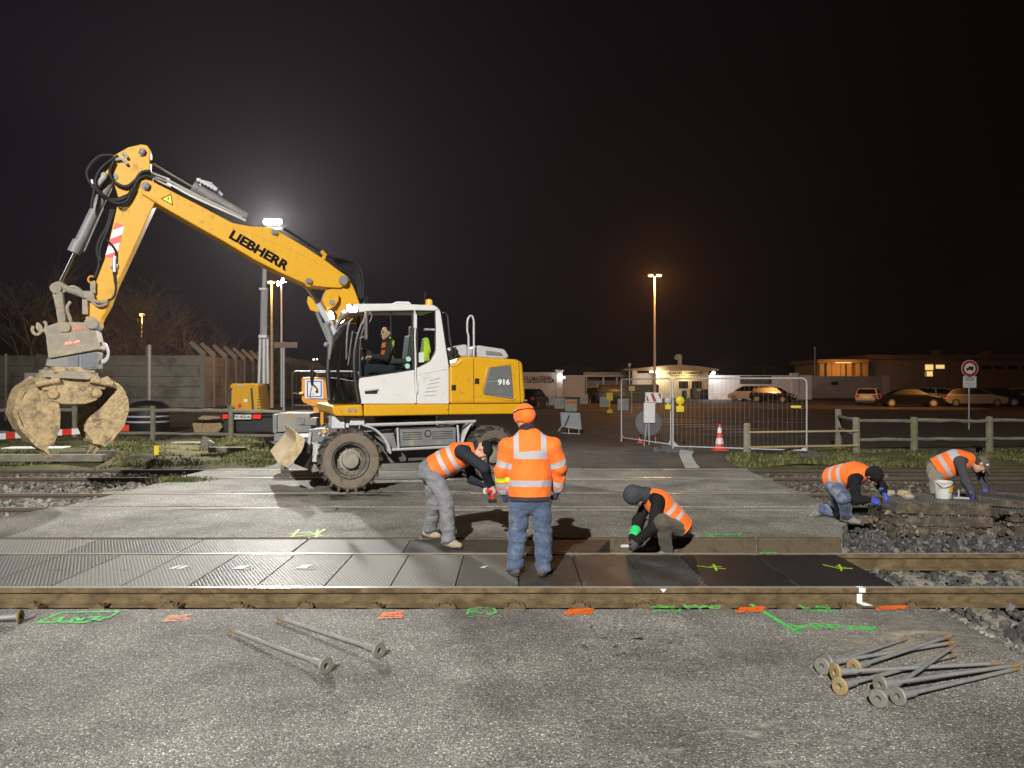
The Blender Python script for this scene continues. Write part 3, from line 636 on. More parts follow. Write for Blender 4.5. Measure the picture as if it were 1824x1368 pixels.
cb_ = lambda X, Y: (480+X/7.6, 720+Y/7.6)
def tubes(name, paths, r, mat, n=7, parent=None, w=None):
    b = MB()
    for i, p in enumerate(paths):
        pts = [ex(q[0], q[1], q[2] if len(q) > 2 else w) for q in p]
        b.tube(spline(pts), r if not isinstance(r, list) else r[i], n)
    return b.build(name, mat, parent or exc, smooth=True)
def spline(P, k=5):
    P = [Vector(p) for p in P]
    if len(P) < 3: return P
    Q = [P[0]*2-P[1]]+P+[P[-1]*2-P[-2]]; out = []
    for i in range(1, len(Q)-2):
        a, b_, c, d = Q[i-1:i+3]
        for j in range(k):
            t = j/k; out.append(.5*((2*b_)+(c-a)*t+(2*a-5*b_+4*c-d)*t*t+(3*b_-a-3*c+d)*t**3))
    return out+[P[-1]]

# ---- boom
BW0, BW1 = 1.10, 1.58
boom_px = [(249, 330), (252, 322), (260, 319.5), (270, 322), (300, 337), (358, 367), (415, 397), (445, 402.6), (485, 405), (510, 420), (546, 441), (581, 464.6), (609, 485.6), (619, 492), (621, 500), (617, 508), (606, 513), (583, 512), (557, 509), (548, 511), (541, 504), (499, 485.6), (452, 462), (400, 430.6), (347, 401), (300, 374.5), (271, 357), (252, 345)]
boom = plate(boom_px, BW0, BW1).build('boom', MT['yellow'], exc, bevel=.018)
b = MB()
for (x, y, r) in ((260, 332, .075), (612, 499, .085), (488, 414, .05), (549, 501, .055)):
    P = ex(x, y, BW0); b.cyl(P+Vector((0, .03, 0)), P-Vector((0, .5, 0)), r, n=18); b.cyl(P+Vector((0, .045, 0)), P, r*.5, n=14)
    q = ex(x+6, y+3, BW0); b.tube([P+Vector((0, .02, 0)), q+Vector((0, .02, 0))], r*.8, 10)
b.build('pivot_pin', MT['grey'], boom, smooth=True, bevel=.004)
b = MB(); A = ex(409, 416, BW0); Bq = ex(515, 478, BW0); mid = ex(461.3, 446.5, BW0-.004)
xd = (Bq-A).normalized(); yd = Vector((0, 1, 0)).cross(xd); yd = yd if yd.z > 0 else -yd
TXT = M('black_lettering', (.006, .006, .006), .8, var=.05, spec=.1)
text_obj('lettering', 'LIEBHERR', .225, TXT, boom, mid, xd, yd, .002, .011, 1.16)
tri = [c1(1230, 488), c1(1302, 455), c1(1315, 535)]
o = plate(tri, BW0-.003, BW0+.01).build('warning_sticker', M('sticker_yellow', (.72, .60, .02), .4), boom)
b = MB(); T_ = exl(tri, BW0-.006)
for i in range(3): b.tube([T_[i], T_[(i+1) % 3]], .006, 4)
b.tube([ex(*c1(1283, 476), BW0-.006), ex(*c1(1281, 500), BW0-.006)], .008, 5); b.ball(ex(*c1(1277, 512), BW0-.006), .009, 4)
b.build('warning_symbol', TXT, boom)
b = MB()                                                    # weld edges and scuffs on the boom side
b.tube(exl([(421, 408.5), (470, 424), (505, 440), (545, 457), (582, 477)], BW0-.0005), .004, 4)
b.build('weld_seam', MT['yellowdirty'], boom)
# base bracket of the boom
br_px = [(603, 495), (611, 489), (620, 493), (632, 516), (640, 538), (646, 575), (600, 575), (584, 556), (575, 535), (580, 519), (592, 514), (599, 507)]
bb_ = plate(br_px, 1.16, 1.52).build('boom_base', MT['yellow'], exc, bevel=.015)
b = plate([(549, 527), (556, 531), (567, 548), (577, 552), (575, 557), (553, 552), (547, 538)], 1.0, 1.08); plate([(580, 517), (592, 514), (604, 524), (603, 536), (596, 547), (583, 549), (576, 540)], 1.02, 1.12, b)
b.build('cylinder_lug', MT['yellow'], exc, bevel=.012)
b = MB()
for (x, y, r) in ((591.5, 539, .05), (612, 500, .075)):
    P = ex(x, y, 1.02); b.cyl(P+Vector((0, .02, 0)), P-Vector((0, .3, 0)), r, n=16)
split(b.build('pivot_pin', MT['grey'], exc, smooth=True))
for w in (1.02, 1.66):
    b = MB(); b.tube([ex(566, 541, w), ex(603, 603, w)], .058, 14); o = b.build('lift_cylinder', MT['lgrey'], exc, smooth=True)
    b = MB(); b.tube([ex(547, 513, w), ex(568, 544, w)], .032, 12); b.build('rod', MT['chrome'], o, smooth=True)
b = MB(); b.tube([ex(564, 556, .98), ex(592, 622, .98)], .034, 12); b.tube([ex(580, 575, .98), ex(588, 600, .98), ex(590, 640, .98)], .06, 12); b.ball(ex(584, 577, .95), .05, 6); b.ball(ex(581, 614, .95), .05, 6)
b.build('adjust_cylinder', MT['grey'], exc, smooth=True)

# ---- stick
stick_px = [(251, 257), (262, 258.5), (268.5, 267), (267.5, 280), (267, 300), (277, 340), (277, 359), (243, 433), (208, 507), (195, 543), (181, 567), (176, 582), (166, 588), (156, 582), (152, 572), (153, 561), (165, 517), (187, 460), (208, 371), (210, 350), (205, 332), (199, 317), (182, 302), (201, 277.5), (229, 262)]
STK = M('stick_paint', (.58, .305, .012), .45, var=.05, scale=3, dirt=(.34, .23, .10), damt=.22, dscale=5, spec=.3)
stick = plate(stick_px, 1.15, 1.53).build('stick', STK, exc, bevel=.014)
b = MB()
P = ex(256, 268, 1.15); Q = ex(252.5, 275.5, 1.15); b.tube([P+Vector((0, .02, 0)), Q+Vector((0, .02, 0))], .055, 10); b.cyl(P+Vector((0, .04, 0)), P, .032); b.cyl(Q+Vector((0, .04, 0)), Q, .028)
P = ex(205, 315, 1.15); b.cyl(P+Vector((0, .015, 0)), P, .05, n=16)
b.build('pivot_pin', MT['grey'], stick, smooth=True, bevel=.004)
P = ex(163.5, 577, 1.15)
b = MB(); b.lathe(P+Vector((0, .07, 0)), (0, -1, 0), [(.07, 0), (.10, .02), (.10, .06), (.12, .07), (.12, .52)]); b.build('pivot_pin', MT['mudgrey'], stick, smooth=True)
# red and white chevron board
cq = [c1(880, 668), c1(948, 690), c1(880, 955), c1(800, 930)]
A = exl(cq, 1.146)
def lerp(a, c, t): return a+(c-a)*t
b = MB(); k = 5; ed = [0, .13, .40, .57, .83, .94, 1]
b.prism(A, [p-Vector((0, .004, 0)) for p in A]); b.build('chevron_board', MT['signwhite'], stick)
b = MB(); up = Vector((0, .003, 0))
def qd(t0, t1, s0, s1): return [lerp(A[0], A[3], t0)+up, lerp(A[1], A[2], s0)+up, lerp(A[1], A[2], s1)+up, lerp(A[0], A[3], t1)+up]
for t0, t1, s0, s1 in ((0, .22, 0, .02), (.48, .70, .27, .49), (.95, 1, .74, .98)): b.add(qd(t0, t1, s0, s1), [(0, 1, 2, 3)])
b.build('chevron_stripes', MT['red'], stick, fix=False)

# ---- cylinders
b = MB(); b.tube([ex(346, 333, 1.34), ex(440, 386, 1.34)], [.095, .07], 16); b.tube([ex(344, 332, 1.34), ex(352, 336.5, 1.34)], .105, 16)
b.build('stick_cylinder', MT['grey'], exc, smooth=True)
b = MB(); b.tube([ex(258, 282, 1.34), ex(347, 333.5, 1.34)], .034, 12); b.build('stick_cylinder_rod', MT['chrome'], exc, smooth=True)
b = MB()
for (x0, y0, x1, y1) in ((352, 321, 378, 328), (357, 322, 385, 338), (378, 330, 396, 348)): b.tube([ex(x0, y0, 1.27), ex(x1, y1, 1.27)], .03, 6)
for k in range(6): b.box(ex(354+k*6, 321+k*3.2, 1.22), (.07, .08, .06))
b.build('valve_block', MT['lgrey'], exc, bevel=.008)
b = MB(); b.tube([ex(193, 327, 1.34), ex(140, 436, 1.34)], .088, 16); b.tube([ex(141, 430, 1.34), ex(131, 450, 1.34)], .105, 16); b.tube([ex(205, 312, 1.34), ex(192, 330, 1.34)], .07, 12)
b.tube([ex(184, 370, 1.22), ex(150, 448, 1.22)], .012, 6)
b.build('bucket_cylinder', M('dusty_grey_paint', (.20, .20, .20), .5, var=.08, dirt=(.3, .26, .2), damt=.3), exc, smooth=True)
b = MB(); b.tube([ex(134, 447, 1.34), ex(104, 508, 1.34)], .042, 12); b.build('bucket_cylinder_rod', MT['chrome'], exc, smooth=True)

# ---- linkage
b = MB()
for w in (1.14, 1.46):
    b.tube(spline(exl([(94, 512), (105, 507), (122, 516), (140, 522), (158, 530)], w)), .055, 8)
    b.tube(spline(exl([(112, 520), (130, 511), (150, 523), (160, 527)], w)), .032, 8)
    b.tube(spline(exl([(97, 518), (103, 545), (108, 575)], w)), .038, 8); b.tube(spline(exl([(126, 537), (120, 550), (128, 578)], w)), .03, 8); b.tube(exl([(106, 521), (112, 577)], w), .065, 8)
b.cyl(ex(99, 513, 1.06), ex(99, 513, 1.6), .085, n=14); b.cyl(ex(160, 528, 1.05), ex(160, 528, 1.62), .07, n=14)
b.build('linkage', MT['mudgrey'], exc, smooth=True)
b = MB(); b.box(ex(158, 525, 1.08), (.14, .08, .12)); b.tube(spline(exl([(160, 530), (175, 538), (190, 537)], 1.08)), .03, 8); b.tube(spline(exl([(162, 535), (175, 545), (192, 541)], 1.08)), .022, 8)
b.box(ex(152, 547, 1.12), (.08, .1, .25)); b.box(ex(166, 512, 1.12), (.08, .1, .2))
b.build('hose_clamp', MT['mudgrey'], exc, bevel=.01)
b = MB(); b.tube([ex(163+6*math.cos(t), 498+6*math.sin(t), 1.3) for t in np.linspace(.3, 5.6, 14)], .016, 6); b.build('lifting_eye', MT['yellow'], exc, smooth=True)

# ---- quick coupler, rotator
b = plate([(81, 598), (102, 594), (130, 591), (170.5, 588), (178, 622), (86, 639)], 1.02, 1.68); b.build('coupler', MT['mudgrey'], exc, bevel=.02)
b = plate([(78, 588), (84, 581), (102, 574.5), (130, 573.5), (151, 574), (166, 588), (160, 597), (120, 599), (82, 600)], 1.06, 1.64)
for (x, y) in ((115, 583), (163, 577)): P = ex(x, y, 1.0); b.cyl(P, P-Vector((0, .66, 0)), .085, n=16)
for (x, y) in ((75, 581), (66, 587)): b.tube([ex(x+8*math.cos(t), y+9*math.sin(t), 1.1) for t in np.linspace(-1.2, 3.9, 14)], .03, 7)
b.build('coupler_head', MT['mudgrey'], exc, bevel=.012)
RED_L = M('worn_red_sticker', (.55, .16, .11), .6, var=.3, scale=30)
b = plate([(115, 608.5), (142, 604), (142.5, 611.5), (116, 616)], 1.014, 1.03); plate([(121, 585), (147, 582), (147, 587), (122, 590)], 1.05, 1.07, b); split(b.build('red_sticker', RED_L, exc))
text_obj('sticker_text', 'BOS 1600', .055, MT['signwhite'], exc, ex(129, 610, 1.01), ex(142, 604, 1.01)-ex(115, 608.5, 1.01), Vector((0, 0, 1)), .001)
b = plate([(84, 638), (92, 640), (174, 626), (174, 657), (150, 660), (80, 652)], 1.05, 1.65); b.build('rotator', MT['grey'], exc, bevel=.015)
b = plate([(122, 636), (140, 633), (140, 655), (122, 657)], 1.03, 1.05); plate([(145, 632), (171, 628), (171, 654), (145, 657)], 1.035, 1.06, b); b.build('rotator_cover', M('slate_panel', (.11, .115, .14), .5, dirt=(.2, .18, .15), damt=.2), exc, bevel=.006)
C_ = ex(123, 660, 1.35); b = MB(); b.lathe(C_, (0.06, 0, -1), [(.38, 0), (.44, .02), (.44, .07), (.47, .08), (.47, .13), (.3, .14)]); b.build('slew_ring', MT['mudgrey'], exc, smooth=True)
b = MB()
for (o_) in (0, 3): b.tube(spline(exl([(172, 612+o_), (186, 612+o_), (193, 626+o_), (188, 640+o_), (173, 645+o_)], 1.2)), .022, 7)
b.build('rotator_hose', MT['lgrey'], exc, smooth=True)

# ---- clamshell grab, turned on the rotator
gp = EO+EF*C_.x+EA*1.35+Vector((0, 0, C_.z))                   # world point under the ring
PSI = R(42); gdir = Vector((-math.cos(PSI), -math.sin(PSI), 0)); hdir = Vector((-math.sin(PSI), math.cos(PSI), 0))
iM = Matrix.Rotation(-(math.pi+PHI), 3, 'Z')
def gl(g, h, z):                                             # grab frame -> excavator frame
    k = .91; return iM @ (gp+(gdir*g+hdir*h+Vector((0, 0, z)))*k-EO)
b = MB()
fr = [(-.30, -.05), (.30, -.05), (.42, -.22), (.38, -.55), (.18, -.62), (-.18, -.62), (-.38, -.55), (-.42, -.22)]
for (h0, h1) in ((-.40, -.30), (.30, .40)): b.prism([gl(g, h0, z) for g, z in fr], [gl(g, h1, z) for g, z in fr])
mid_ = [(-.26, -.06), (.26, -.06), (.30, -.5), (.1, -.57), (-.1, -.57), (-.30, -.5)]
b.prism([gl(g, -.3, z) for g, z in mid_], [gl(g, .3, z) for g, z in mid_])
b.prism([gl(-.34, -.42, -.05), gl(.34, -.42, -.05), gl(.34, .42, -.05), gl(-.34, .42, -.05)], [gl(-.34, -.42, .06), gl(.34, -.42, .06), gl(.34, .42, .06), gl(-.34, .42, .06)])
grab = b.build('grab', MT['mud'], exc, bevel=.02)
b = MB()
for s in (-1, 1):
    b.cyl(gl(s*.36, -.46, -.42), gl(s*.36, .46, -.42), .075, n=14)
    b.tube([gl(s*.25, -.44, -.18), gl(s*.62, -.44, -.26)], .05, 10)
b.build('pivot_pin', MT['mud'], grab, smooth=True)
def jaw(s):
    outer = [(.30, -.30), (.44, -.18), (.62, -.16), (.80, -.28), (.92, -.52), (.94, -.78), (.84, -1.06), (.66, -1.30), (.52, -1.42)]
    inner = [(.34, -.44), (.46, -.34), (.60, -.28), (.74, -.36), (.85, -.56), (.87, -.78), (.78, -1.03), (.61, -1.27), (.48, -1.39)]
    W_ = .37; b = MB()
    for i in range(len(outer)-1):                              # curved shell plate
        q = [outer[i], outer[i+1], inner[i+1], inner[i]]
        b.prism([gl(s*g, -W_, z) for g, z in q], [gl(s*g, W_, z) for g, z in q])
    side = inner+[(.30, -1.28), (.22, -1.05), (.22, -.75), (.26, -.5)] if s > 0 else inner[3:]+[(.30, -1.28), (.16, -1.10), (.20, -.92), (.52, -.62), (.64, -.46)]
    full = inner+[(.30, -1.28), (.22, -1.05), (.22, -.75), (.26, -.5)]
    for h, sd in ((-W_, side), (W_-.035, full)): b.prism([gl(s*g, h, z) for g, z in sd], [gl(s*g, h+.035, z) for g, z in sd])
    lip = [(.30, -1.28), (.48, -1.39), (.52, -1.42), (.32, -1.34)]
    b.prism([gl(s*g, -W_-.01, z) for g, z in lip], [gl(s*g, W_+.01, z) for g, z in lip])
    for h in (-.36, .36): b.prism([gl(s*g, h-.05, z) for g, z in ((.28, -.34), (.40, -.16), (.56, -.10), (.66, -.2), (.5, -.36))], [gl(s*g, h+.05, z) for g, z in ((.28, -.34), (.40, -.16), (.56, -.10), (.66, -.2), (.5, -.36))])
    o = b.build('grab_jaw', MT['mud'], grab, bevel=.018)
    sub = o.modifiers.new('sub', 'SUBSURF'); sub.subdivision_type = 'SIMPLE'; sub.levels = sub.render_levels = 2
    tx = bpy.data.textures.new('mudlumps', 'CLOUDS'); tx.noise_scale = .16
    d = o.modifiers.new('mud', 'DISPLACE'); d.texture = tx; d.strength = .05; d.mid_level = .5
    b = MB()
    for h in ((-.33, 0, .33) if s > 0 else (-.2, .2)):
        b.prism([gl(s*.56, h-.05, -1.35), gl(s*.46, h-.05, -1.33), gl(s*.46, h+.05, -1.33), gl(s*.56, h+.05, -1.35)], [gl(s*.36, h-.012, -1.58), gl(s*.34, h-.012, -1.57), gl(s*.34, h+.012, -1.57), gl(s*.36, h+.012, -1.58)])
    b.build('jaw_teeth', MT['mud'], o, bevel=.006)
jaw(1); jaw(-1)

# ---- hoses and pipes
HB = [[c1(860, 155), c1(760, 165), c1(690, 230), c1(662, 300), c1(690, 370), c1(720, 410), c1(700, 520), c1(700, 560)],
      [c1(900, 160), c1(800, 230), c1(740, 310), c1(730, 400), c1(780, 460), c1(850, 495), c1(930, 480), c1(1000, 440), c1(1050, 350), c1(1100, 315), c1(1170, 325)],
      [c1(870, 200), c1(840, 270), c1(850, 330), c1(900, 380), c1(970, 395), c1(1030, 350), c1(1080, 290), c1(1150, 275)],
      [c1(1020, 400), c1(970, 470), c1(900, 500), c1(830, 490), c1(770, 450), c1(725, 390)],
      [c1(1000, 440), c1(960, 510), c1(880, 520), c1(810, 480), c1(745, 420)]]
tubes('hose', HB, .028, MT['hose'], w=1.08)
tubes('hose', [[c1(1030, 420), c1(985, 510), c1(930, 560), c1(890, 545)], [c1(1040, 410), c1(1000, 480), c1(940, 540), c1(900, 550)]], .009, MT['hose'], w=1.08)
tubes('hose', [[c1(850, 570), c1(815, 700), c1(760, 800), c1(740, 880), c1(755, 980), c1(725, 1090)], [c1(870, 570), c1(830, 700), c1(775, 830), c1(760, 900), c1(770, 960)]], .03, MT['hose'], w=1.25)
tubes('hose', [[c1(810, 800), c1(860, 850), c1(885, 900), c1(875, 950)], [c1(868, 1040), c1(875, 1100), c1(885, 1180), c1(865, 1240), c1(820, 1265)]], .02, MT['hose'], w=1.12)
tubes('hose_fitting', [[c1(930, 135), c1(955, 150), c1(972, 178)], [c1(880, 190), c1(930, 185), c1(972, 225)], [c1(875, 925), c1(870, 990), c1(873, 1045)], [c1(700, 345), c1(710, 400)]], .026, MT['steel'], w=1.09)
tubes('hose_fitting', [[c1(770, 300), c1(800, 310), c1(770, 350), c1(740, 380)], [c1(842, 1000), c1(900, 1000)]], .045, MT['steel'], w=1.14)
tubes('boom_pipe', [[c1(1140, 285), c1(1290, 340), c2(0, 345), c2(300, 500), c2(560, 625)], [c1(1170, 335), c1(1300, 395), c2(0, 372), c2(200, 480), c2(590, 655)]], .018, MT['steel'], w=1.2)
tubes('boom_pipe', [[c1(1150, 310), c1(1290, 365), c2(0, 360), c2(250, 490), c2(580, 640)]], .018, MT['steel'], w=1.38)
tubes('hose', [[c2(880, 715, )+(1.2,), c2(1000, 790)+(1.2,), c2(1180, 905)+(1.2,), c2(1240, 928)+(1.2,), c2(1350, 945)+(1.2,), c2(1435, 985)+(1.25,), c2(1478, 1060)+(1.25,), c2(1485, 1240)+(1.3,)]] +
      [[c2(1210+k*8, 912)+(1.3+.04*k,), c2(1340-k*6, 955+k*22)+(1.3+.05*k,), c2(1420-k*9, 1010+k*18)+(1.3+.05*k,), c2(1462-k*8, 1090+k*14)+(1.3+.05*k,), c2(1470-k*7, 1245)+(1.3+.05*k,)] for k in range(4)], .026, MT['hose'])
tubes('hose_fitting', [[c2(1165, 885), c2(1200, 925)], [c2(1170, 935), c2(1195, 942)]], .035, MT['yellow'], w=1.16)
b = MB()
for k in range(4): P = ex(302+k*38, 345+k*20, 1.12); b.box(P, (.05, .06, .06))
b.build('pipe_bracket', MT['yellow'], exc, bevel=.006)

# ---- upper structure: deck skirt, engine housing
sk = plate([(591, 723), (645, 720.3), (648, 741.5), (598, 741.5), (594, 737)], .0, 2.45); sk.build('deck_skirt', MT['yellow'], exc, bevel=.03)
plate([(648.6, 720.3), (800, 720), (800, 738.5), (648.6, 741.5)], .0, 2.45).build('deck_skirt', MT['yellow'], exc, bevel=.02)
plate([(800.6, 720), (928, 719.2), (934, 722), (935, 735), (928, 737), (800.6, 738.5)], .0, 2.45).build('deck_skirt', MT['yellow'], exc, bevel=.02)
b = plate([(606, 722), (641, 722), (641, 733), (606, 733)], -.004, .02); P1 = ex(622, 730, -.01); P2 = ex(631, 730, -.01)
b = MB()
for P in (P1, P2): b.cyl(P+Vector((0, .012, 0)), P-Vector((0, .02, 0)), .035, n=14)
b.build('tie_down_hole', MT['mudgrey'], exc, smooth=True)
hood_px = [(801, 652), (812, 646), (821, 637), (834, 634.5), (921, 640), (931, 645.5), (936, 705), (935, 718.4), (801, 719.4)]
hood = plate(hood_px, .03, 2.4).build('engine_housing', MT['yellow'], exc, bevel=.045)
b = MB(); b.tube(exl([(843.6, 637), (844, 718)], .025), .005, 4); b.tube(exl([(924, 644), (927, 718)], .025), .005, 4); b.tube(exl([(802, 653), (815, 652), (822, 645)], .027), .003, 4)
split(b.build('panel_gap', MT['black'], hood))
vent = plate([(871, 657), (873, 654.6), (908, 651), (911, 653), (915, 708), (912, 711), (863, 703), (861, 700)], .012, .05).build('engine_grille', M('grille_grey', (.12, .125, .125), .5, var=.06, dirt=(.2, .18, .14), damt=.2), hood, bevel=.012)
b = MB(); b.tube(exl([(870, 654), (910, 649), (914, 651), (917.5, 711), (912, 714), (861, 706), (857.5, 702), (868, 657), (870, 654)], .03), .012, 6); b.build('grille_frame', MT['yellow'], hood, smooth=True)
b = MB(); b.tube(exl([(869, 680), (887, 678.5)], .01), .004, 4); b.tube(exl([(880, 705), (912, 709)], .01), .004, 4); b.build('grille_line', MT['lgrey'], hood)
text_obj('lettering', '916', .135, M('silver_lettering', (.75, .75, .75), .4), hood, ex(897.5, 681.2, .008), Vector((-1, 0, 0)), Vector((0, 0, 1)), .002, .006, 1.15)
for (x, y) in ((808.5, 690.5), (850, 679)):
    plate([(x-4, y-5), (x+4, y-5), (x+4, y+5), (x-4, y+5)], .02, .04).build('latch', MT['black'], hood, bevel=.005)
P = ex(796.5, 727, -.005); b = MB(); b.ball(P, .035, 8, (1, .4, 1)); b.build('cap', MT['yellow'], exc, smooth=True)
b = plate([(803, 636), (806, 620), (826, 613.5), (834, 614), (834, 636)], .5, 1.3); plate([(846, 634), (847, 616), (855, 615), (900, 622), (908, 636), (900, 640), (846, 638)], .35, 2.0, b)
b.build('engine_cover', MT['lgrey'], exc, bevel=.04)
plate([(866, 624), (893, 628), (897, 634), (866, 632)], .33, .36).build('cover_vent', MT['grey'], exc, bevel=.01)
b = MB(); b.tube(spline(exl([(835, 635), (834.5, 600), (832.5, 590), (833, 570), (838.5, 562.5), (843.5, 570), (844, 600), (844, 635)], .2)), .02, 8); b.build('handrail', MT['lgrey'], exc, smooth=True)
b = MB(); b.ball(ex(808, 628, .3), .09, 8); b.tube(spline(exl([(802, 640), (812, 633), (806, 622), (800, 600)], .25)), .02, 6); b.build('rear_hose', MT['dark'], exc, smooth=True)

# ---- cab
CW0, CW1 = .04, 1.04
roof = plate([(619, 548), (624, 543.5), (637, 541), (700, 540.5), (774, 543.6), (782, 549), (776, 553.6), (740, 553), (661, 554.2), (640, 556.5), (624, 556.5)], CW0-.02, CW1+.02).build('cab_roof', MT['white'], exc, bevel=.02)
plate([(700, 541), (706, 537), (728, 537.2), (734, 542)], .3, .8).build('roof_hatch', MT['white'], roof, bevel=.01)
rear = plate([(741.5, 655.5), (765, 644), (772, 634), (775.8, 623), (776, 560), (775, 553.6), (782, 549.5), (785, 556), (799.5, 652), (800, 719.4), (741.5, 719.4)], CW0, CW0+.07).build('cab_side_panel', MT['white'], exc, bevel=.012)
b = MB()
for k in range(5):
    x0 = 754.5+2.6*k; y0 = 705-6.8*k; b.tube(exl([(x0, y0), (x0+22-k*.6, y0-1.5-k*.8)], CW0-.002), .007, 5)
b.tube(exl([(742, 668.5), (797, 657.5)], CW0-.001), .004, 4)
b.build('louvre', MT['lgrey'], rear, smooth=True)
door = plate([(641, 673), (700, 664.5), (738.6, 658.5), (739.5, 719.4), (641.5, 719.4), (638.5, 690)], CW0, CW0+.06).build('cab_door', MT['white'], exc, bevel=.012)
b = plate([(650, 695.5), (674, 693), (672, 702), (650, 702)], CW0-.004, CW0+.02); b.build('handle_recess', MT['black'], door, bevel=.006)
b = MB(); b.tube(exl([(649, 696), (674, 693)], CW0-.02), .018, 8); b.build('door_handle', MT['lgrey'], door, smooth=True)
b = MB(); b.tube(exl([(738.5, 553), (740.3, 575), (739, 600), (740.3, 640), (740.5, 718)], CW0-.02), .016, 7); b.box(ex(739.5, 572, CW0-.02), (.05, .05, .25)); b.box(ex(741.5, 690, CW0-.02), (.04, .04, .2)); b.build('door_hinge', MT['white'], door, smooth=True)
plate([(659, 555), (738, 553.5), (739, 658), (642, 672.5), (640, 640), (642, 605)], CW0+.02, CW0+.028).build('door_glass', MT['glass'], door)
plate([(741.5, 553.5), (774, 553.8), (775.3, 623), (771, 634), (764.5, 643.5), (742, 655)], CW0+.02, CW0+.028).build('side_glass', MT['glass'], exc)
b = MB()
b.tube(spline(exl([(659, 556), (646, 590), (641.5, 620), (641, 650), (641.5, 673)], CW0+.01)), .024, 8); b.tube(exl([(641.5, 672.5), (738.5, 658)], CW0+.01), .014, 6); b.tube(exl([(659, 555.5), (775, 554)], CW0+.01), .016, 6)
b.tube(exl([(735, 555), (736.5, 657)], CW0+.02), .02, 6); b.tube(spline(exl([(775, 555), (775.5, 620), (771, 634), (764, 644), (742, 655.5)], CW0+.01)), .012, 6); b.tube(exl([(743, 555), (743.5, 654)], CW0+.02), .016, 6)
b.build('window_seal', MT['black'], exc, smooth=True)
b = MB(); b.tube(exl([(696, 556), (697.5, 628)], .1), .014, 6); b.build('window_bar', MT['dark'], exc, smooth=True)
Npx = [(655, 556.5), (646, 577), (638.5, 600), (634, 625), (633, 650), (635, 680), (641, 718)]
Fpx = [(616, 556.5), (604, 573), (596, 592), (589.5, 612), (585.5, 640), (584.5, 672), (588, 716)]
Nl = exl(Npx, CW0+.02); Fl = exl(Fpx, CW1)
b = MB(); b.tube(spline(Nl), .035, 8); b.tube(spline(Fl), .045, 8); b.tube([Nl[0], Fl[0]], .03, 8); b.tube([Nl[-1], Fl[-1]], .045, 8)
A = ex(652, 575, CW0); b.tube(spline([p+Vector((.02, .02, 0)) for p in Nl[1:]]), .03, 8)
b.build('windscreen_frame', MT['dark'], exc, smooth=True)
V = []; F = []
NS, FS = spline(Nl, 3), spline(Fl, 3)
for i in range(len(NS)):
    for j in range(7):
        t = j/6; V.append(lerp(NS[i], FS[i], t)+Vector((.10*math.sin(math.pi*t), 0, 0)))
for i in range(len(NS)-1):
    for j in range(6): k = i*7+j; F.append((k, k+1, k+8, k+7))
mesh_obj('windscreen', V, F, MT['glass'], exc, smooth=True)
b = MB(); b.prism([Nl[-2], Nl[-1], Fl[-1], Fl[-2]], [p-Vector((.06, 0, 0)) for p in (Nl[-2], Nl[-1], Fl[-1], Fl[-2])]); b.build('front_panel', MT['dark'], exc)
b = MB(); p0 = ex(612, 712, .5); b.tube([p0, ex(600, 660, .62), ex(604, 640, .62)], .014, 6); b.tube([ex(600, 690, .66), ex(609, 610, .56)], .02, 6); b.build('wiper', MT['steel'], exc, smooth=True)
b = MB(); b.tube([ex(640, 596, .05), ex(628, 590, -.02), ex(620, 650, .2)], .012, 6); b.tube(spline(exl([(630, 566), (622, 575), (618, 600), (617, 640)], .3)), .016, 6); b.build('front_wiring', MT['grey'], exc, smooth=True)
# far side, rear posts, floor of the cab
b = MB()
for x in (640, 778): b.tube([ex(x, 552, CW1), ex(x+ (20 if x > 700 else -10), 716, CW1)], .035, 6)
b.tube([ex(782, 553, .1), ex(799, 655, .1)], .04, 6)
b.prism([at_w(ex(645, 716, .1), .1), at_w(ex(798, 716, .1), .1), at_w(ex(798, 716, .1), 1.0), at_w(ex(645, 716, .1), 1.0)], [at_w(ex(645, 722, .1), .1), at_w(ex(798, 722, .1), .1), at_w(ex(798, 722, .1), 1.0), at_w(ex(645, 722, .1), 1.0)])
b.prism([at_w(ex(790, 655, .1), .1), at_w(ex(798, 655, .1), .1), at_w(ex(800, 718, .1), .1), at_w(ex(794, 718, .1), .1)], [at_w(ex(790, 655, .1), 1.02), at_w(ex(798, 655, .1), 1.02), at_w(ex(800, 718, .1), 1.02), at_w(ex(794, 718, .1), 1.02)])
A = [ex(x, y, CW1) for x, y in ((600, 672), (795, 668), (795, 716), (596, 716))]; b.prism(A, [p+Vector((0, .04, 0)) for p in A])
b.build('cab_frame', MT['dark'], exc)
b = MB(); su = ex(704, 660, .5)
b.box(su+Vector((0, 0, -.06)), (.5, .5, .12)); b.box(su+Vector((-.24, 0, .32)), (.12, .5, .66), Matrix.Rotation(-.12, 3, 'Y')); b.box(su+Vector((-.31, 0, .72)), (.09, .28, .2)); b.box(su+Vector((.0, .3, .16)), (.4, .1, .1)); b.box(su+Vector((0, -.3, .16)), (.4, .1, .1)); b.cyl(su+Vector((0, 0, -.5)), su, .16)
b.build('driver_seat', M('seat_cloth', (.03, .035, .035), .8), exc, bevel=.04)
b = MB(); b.box(su+Vector((.52, .12, -.1)), (.12, .12, .9)); b.box(su+Vector((.55, -.05, .28)), (.06, .36, .26), Matrix.Rotation(.4, 3, 'Y')); b.tube([su+Vector((.4, 0, -.3)), su+Vector((.36, 0, .12))], .03, 8)
b.tube([su+Vector((.33+.06*math.sin(t)*0, .17*math.cos(t), .16+.17*math.sin(t)*.5)) for t in np.linspace(0, 6.28, 20)], .014, 6)
b.build('control_console', MT['dark'], exc, bevel=.015)
STK2 = M('round_inspection_sticker', (.35, .55, .48), .5, var=.2, scale=25)
b = MB()
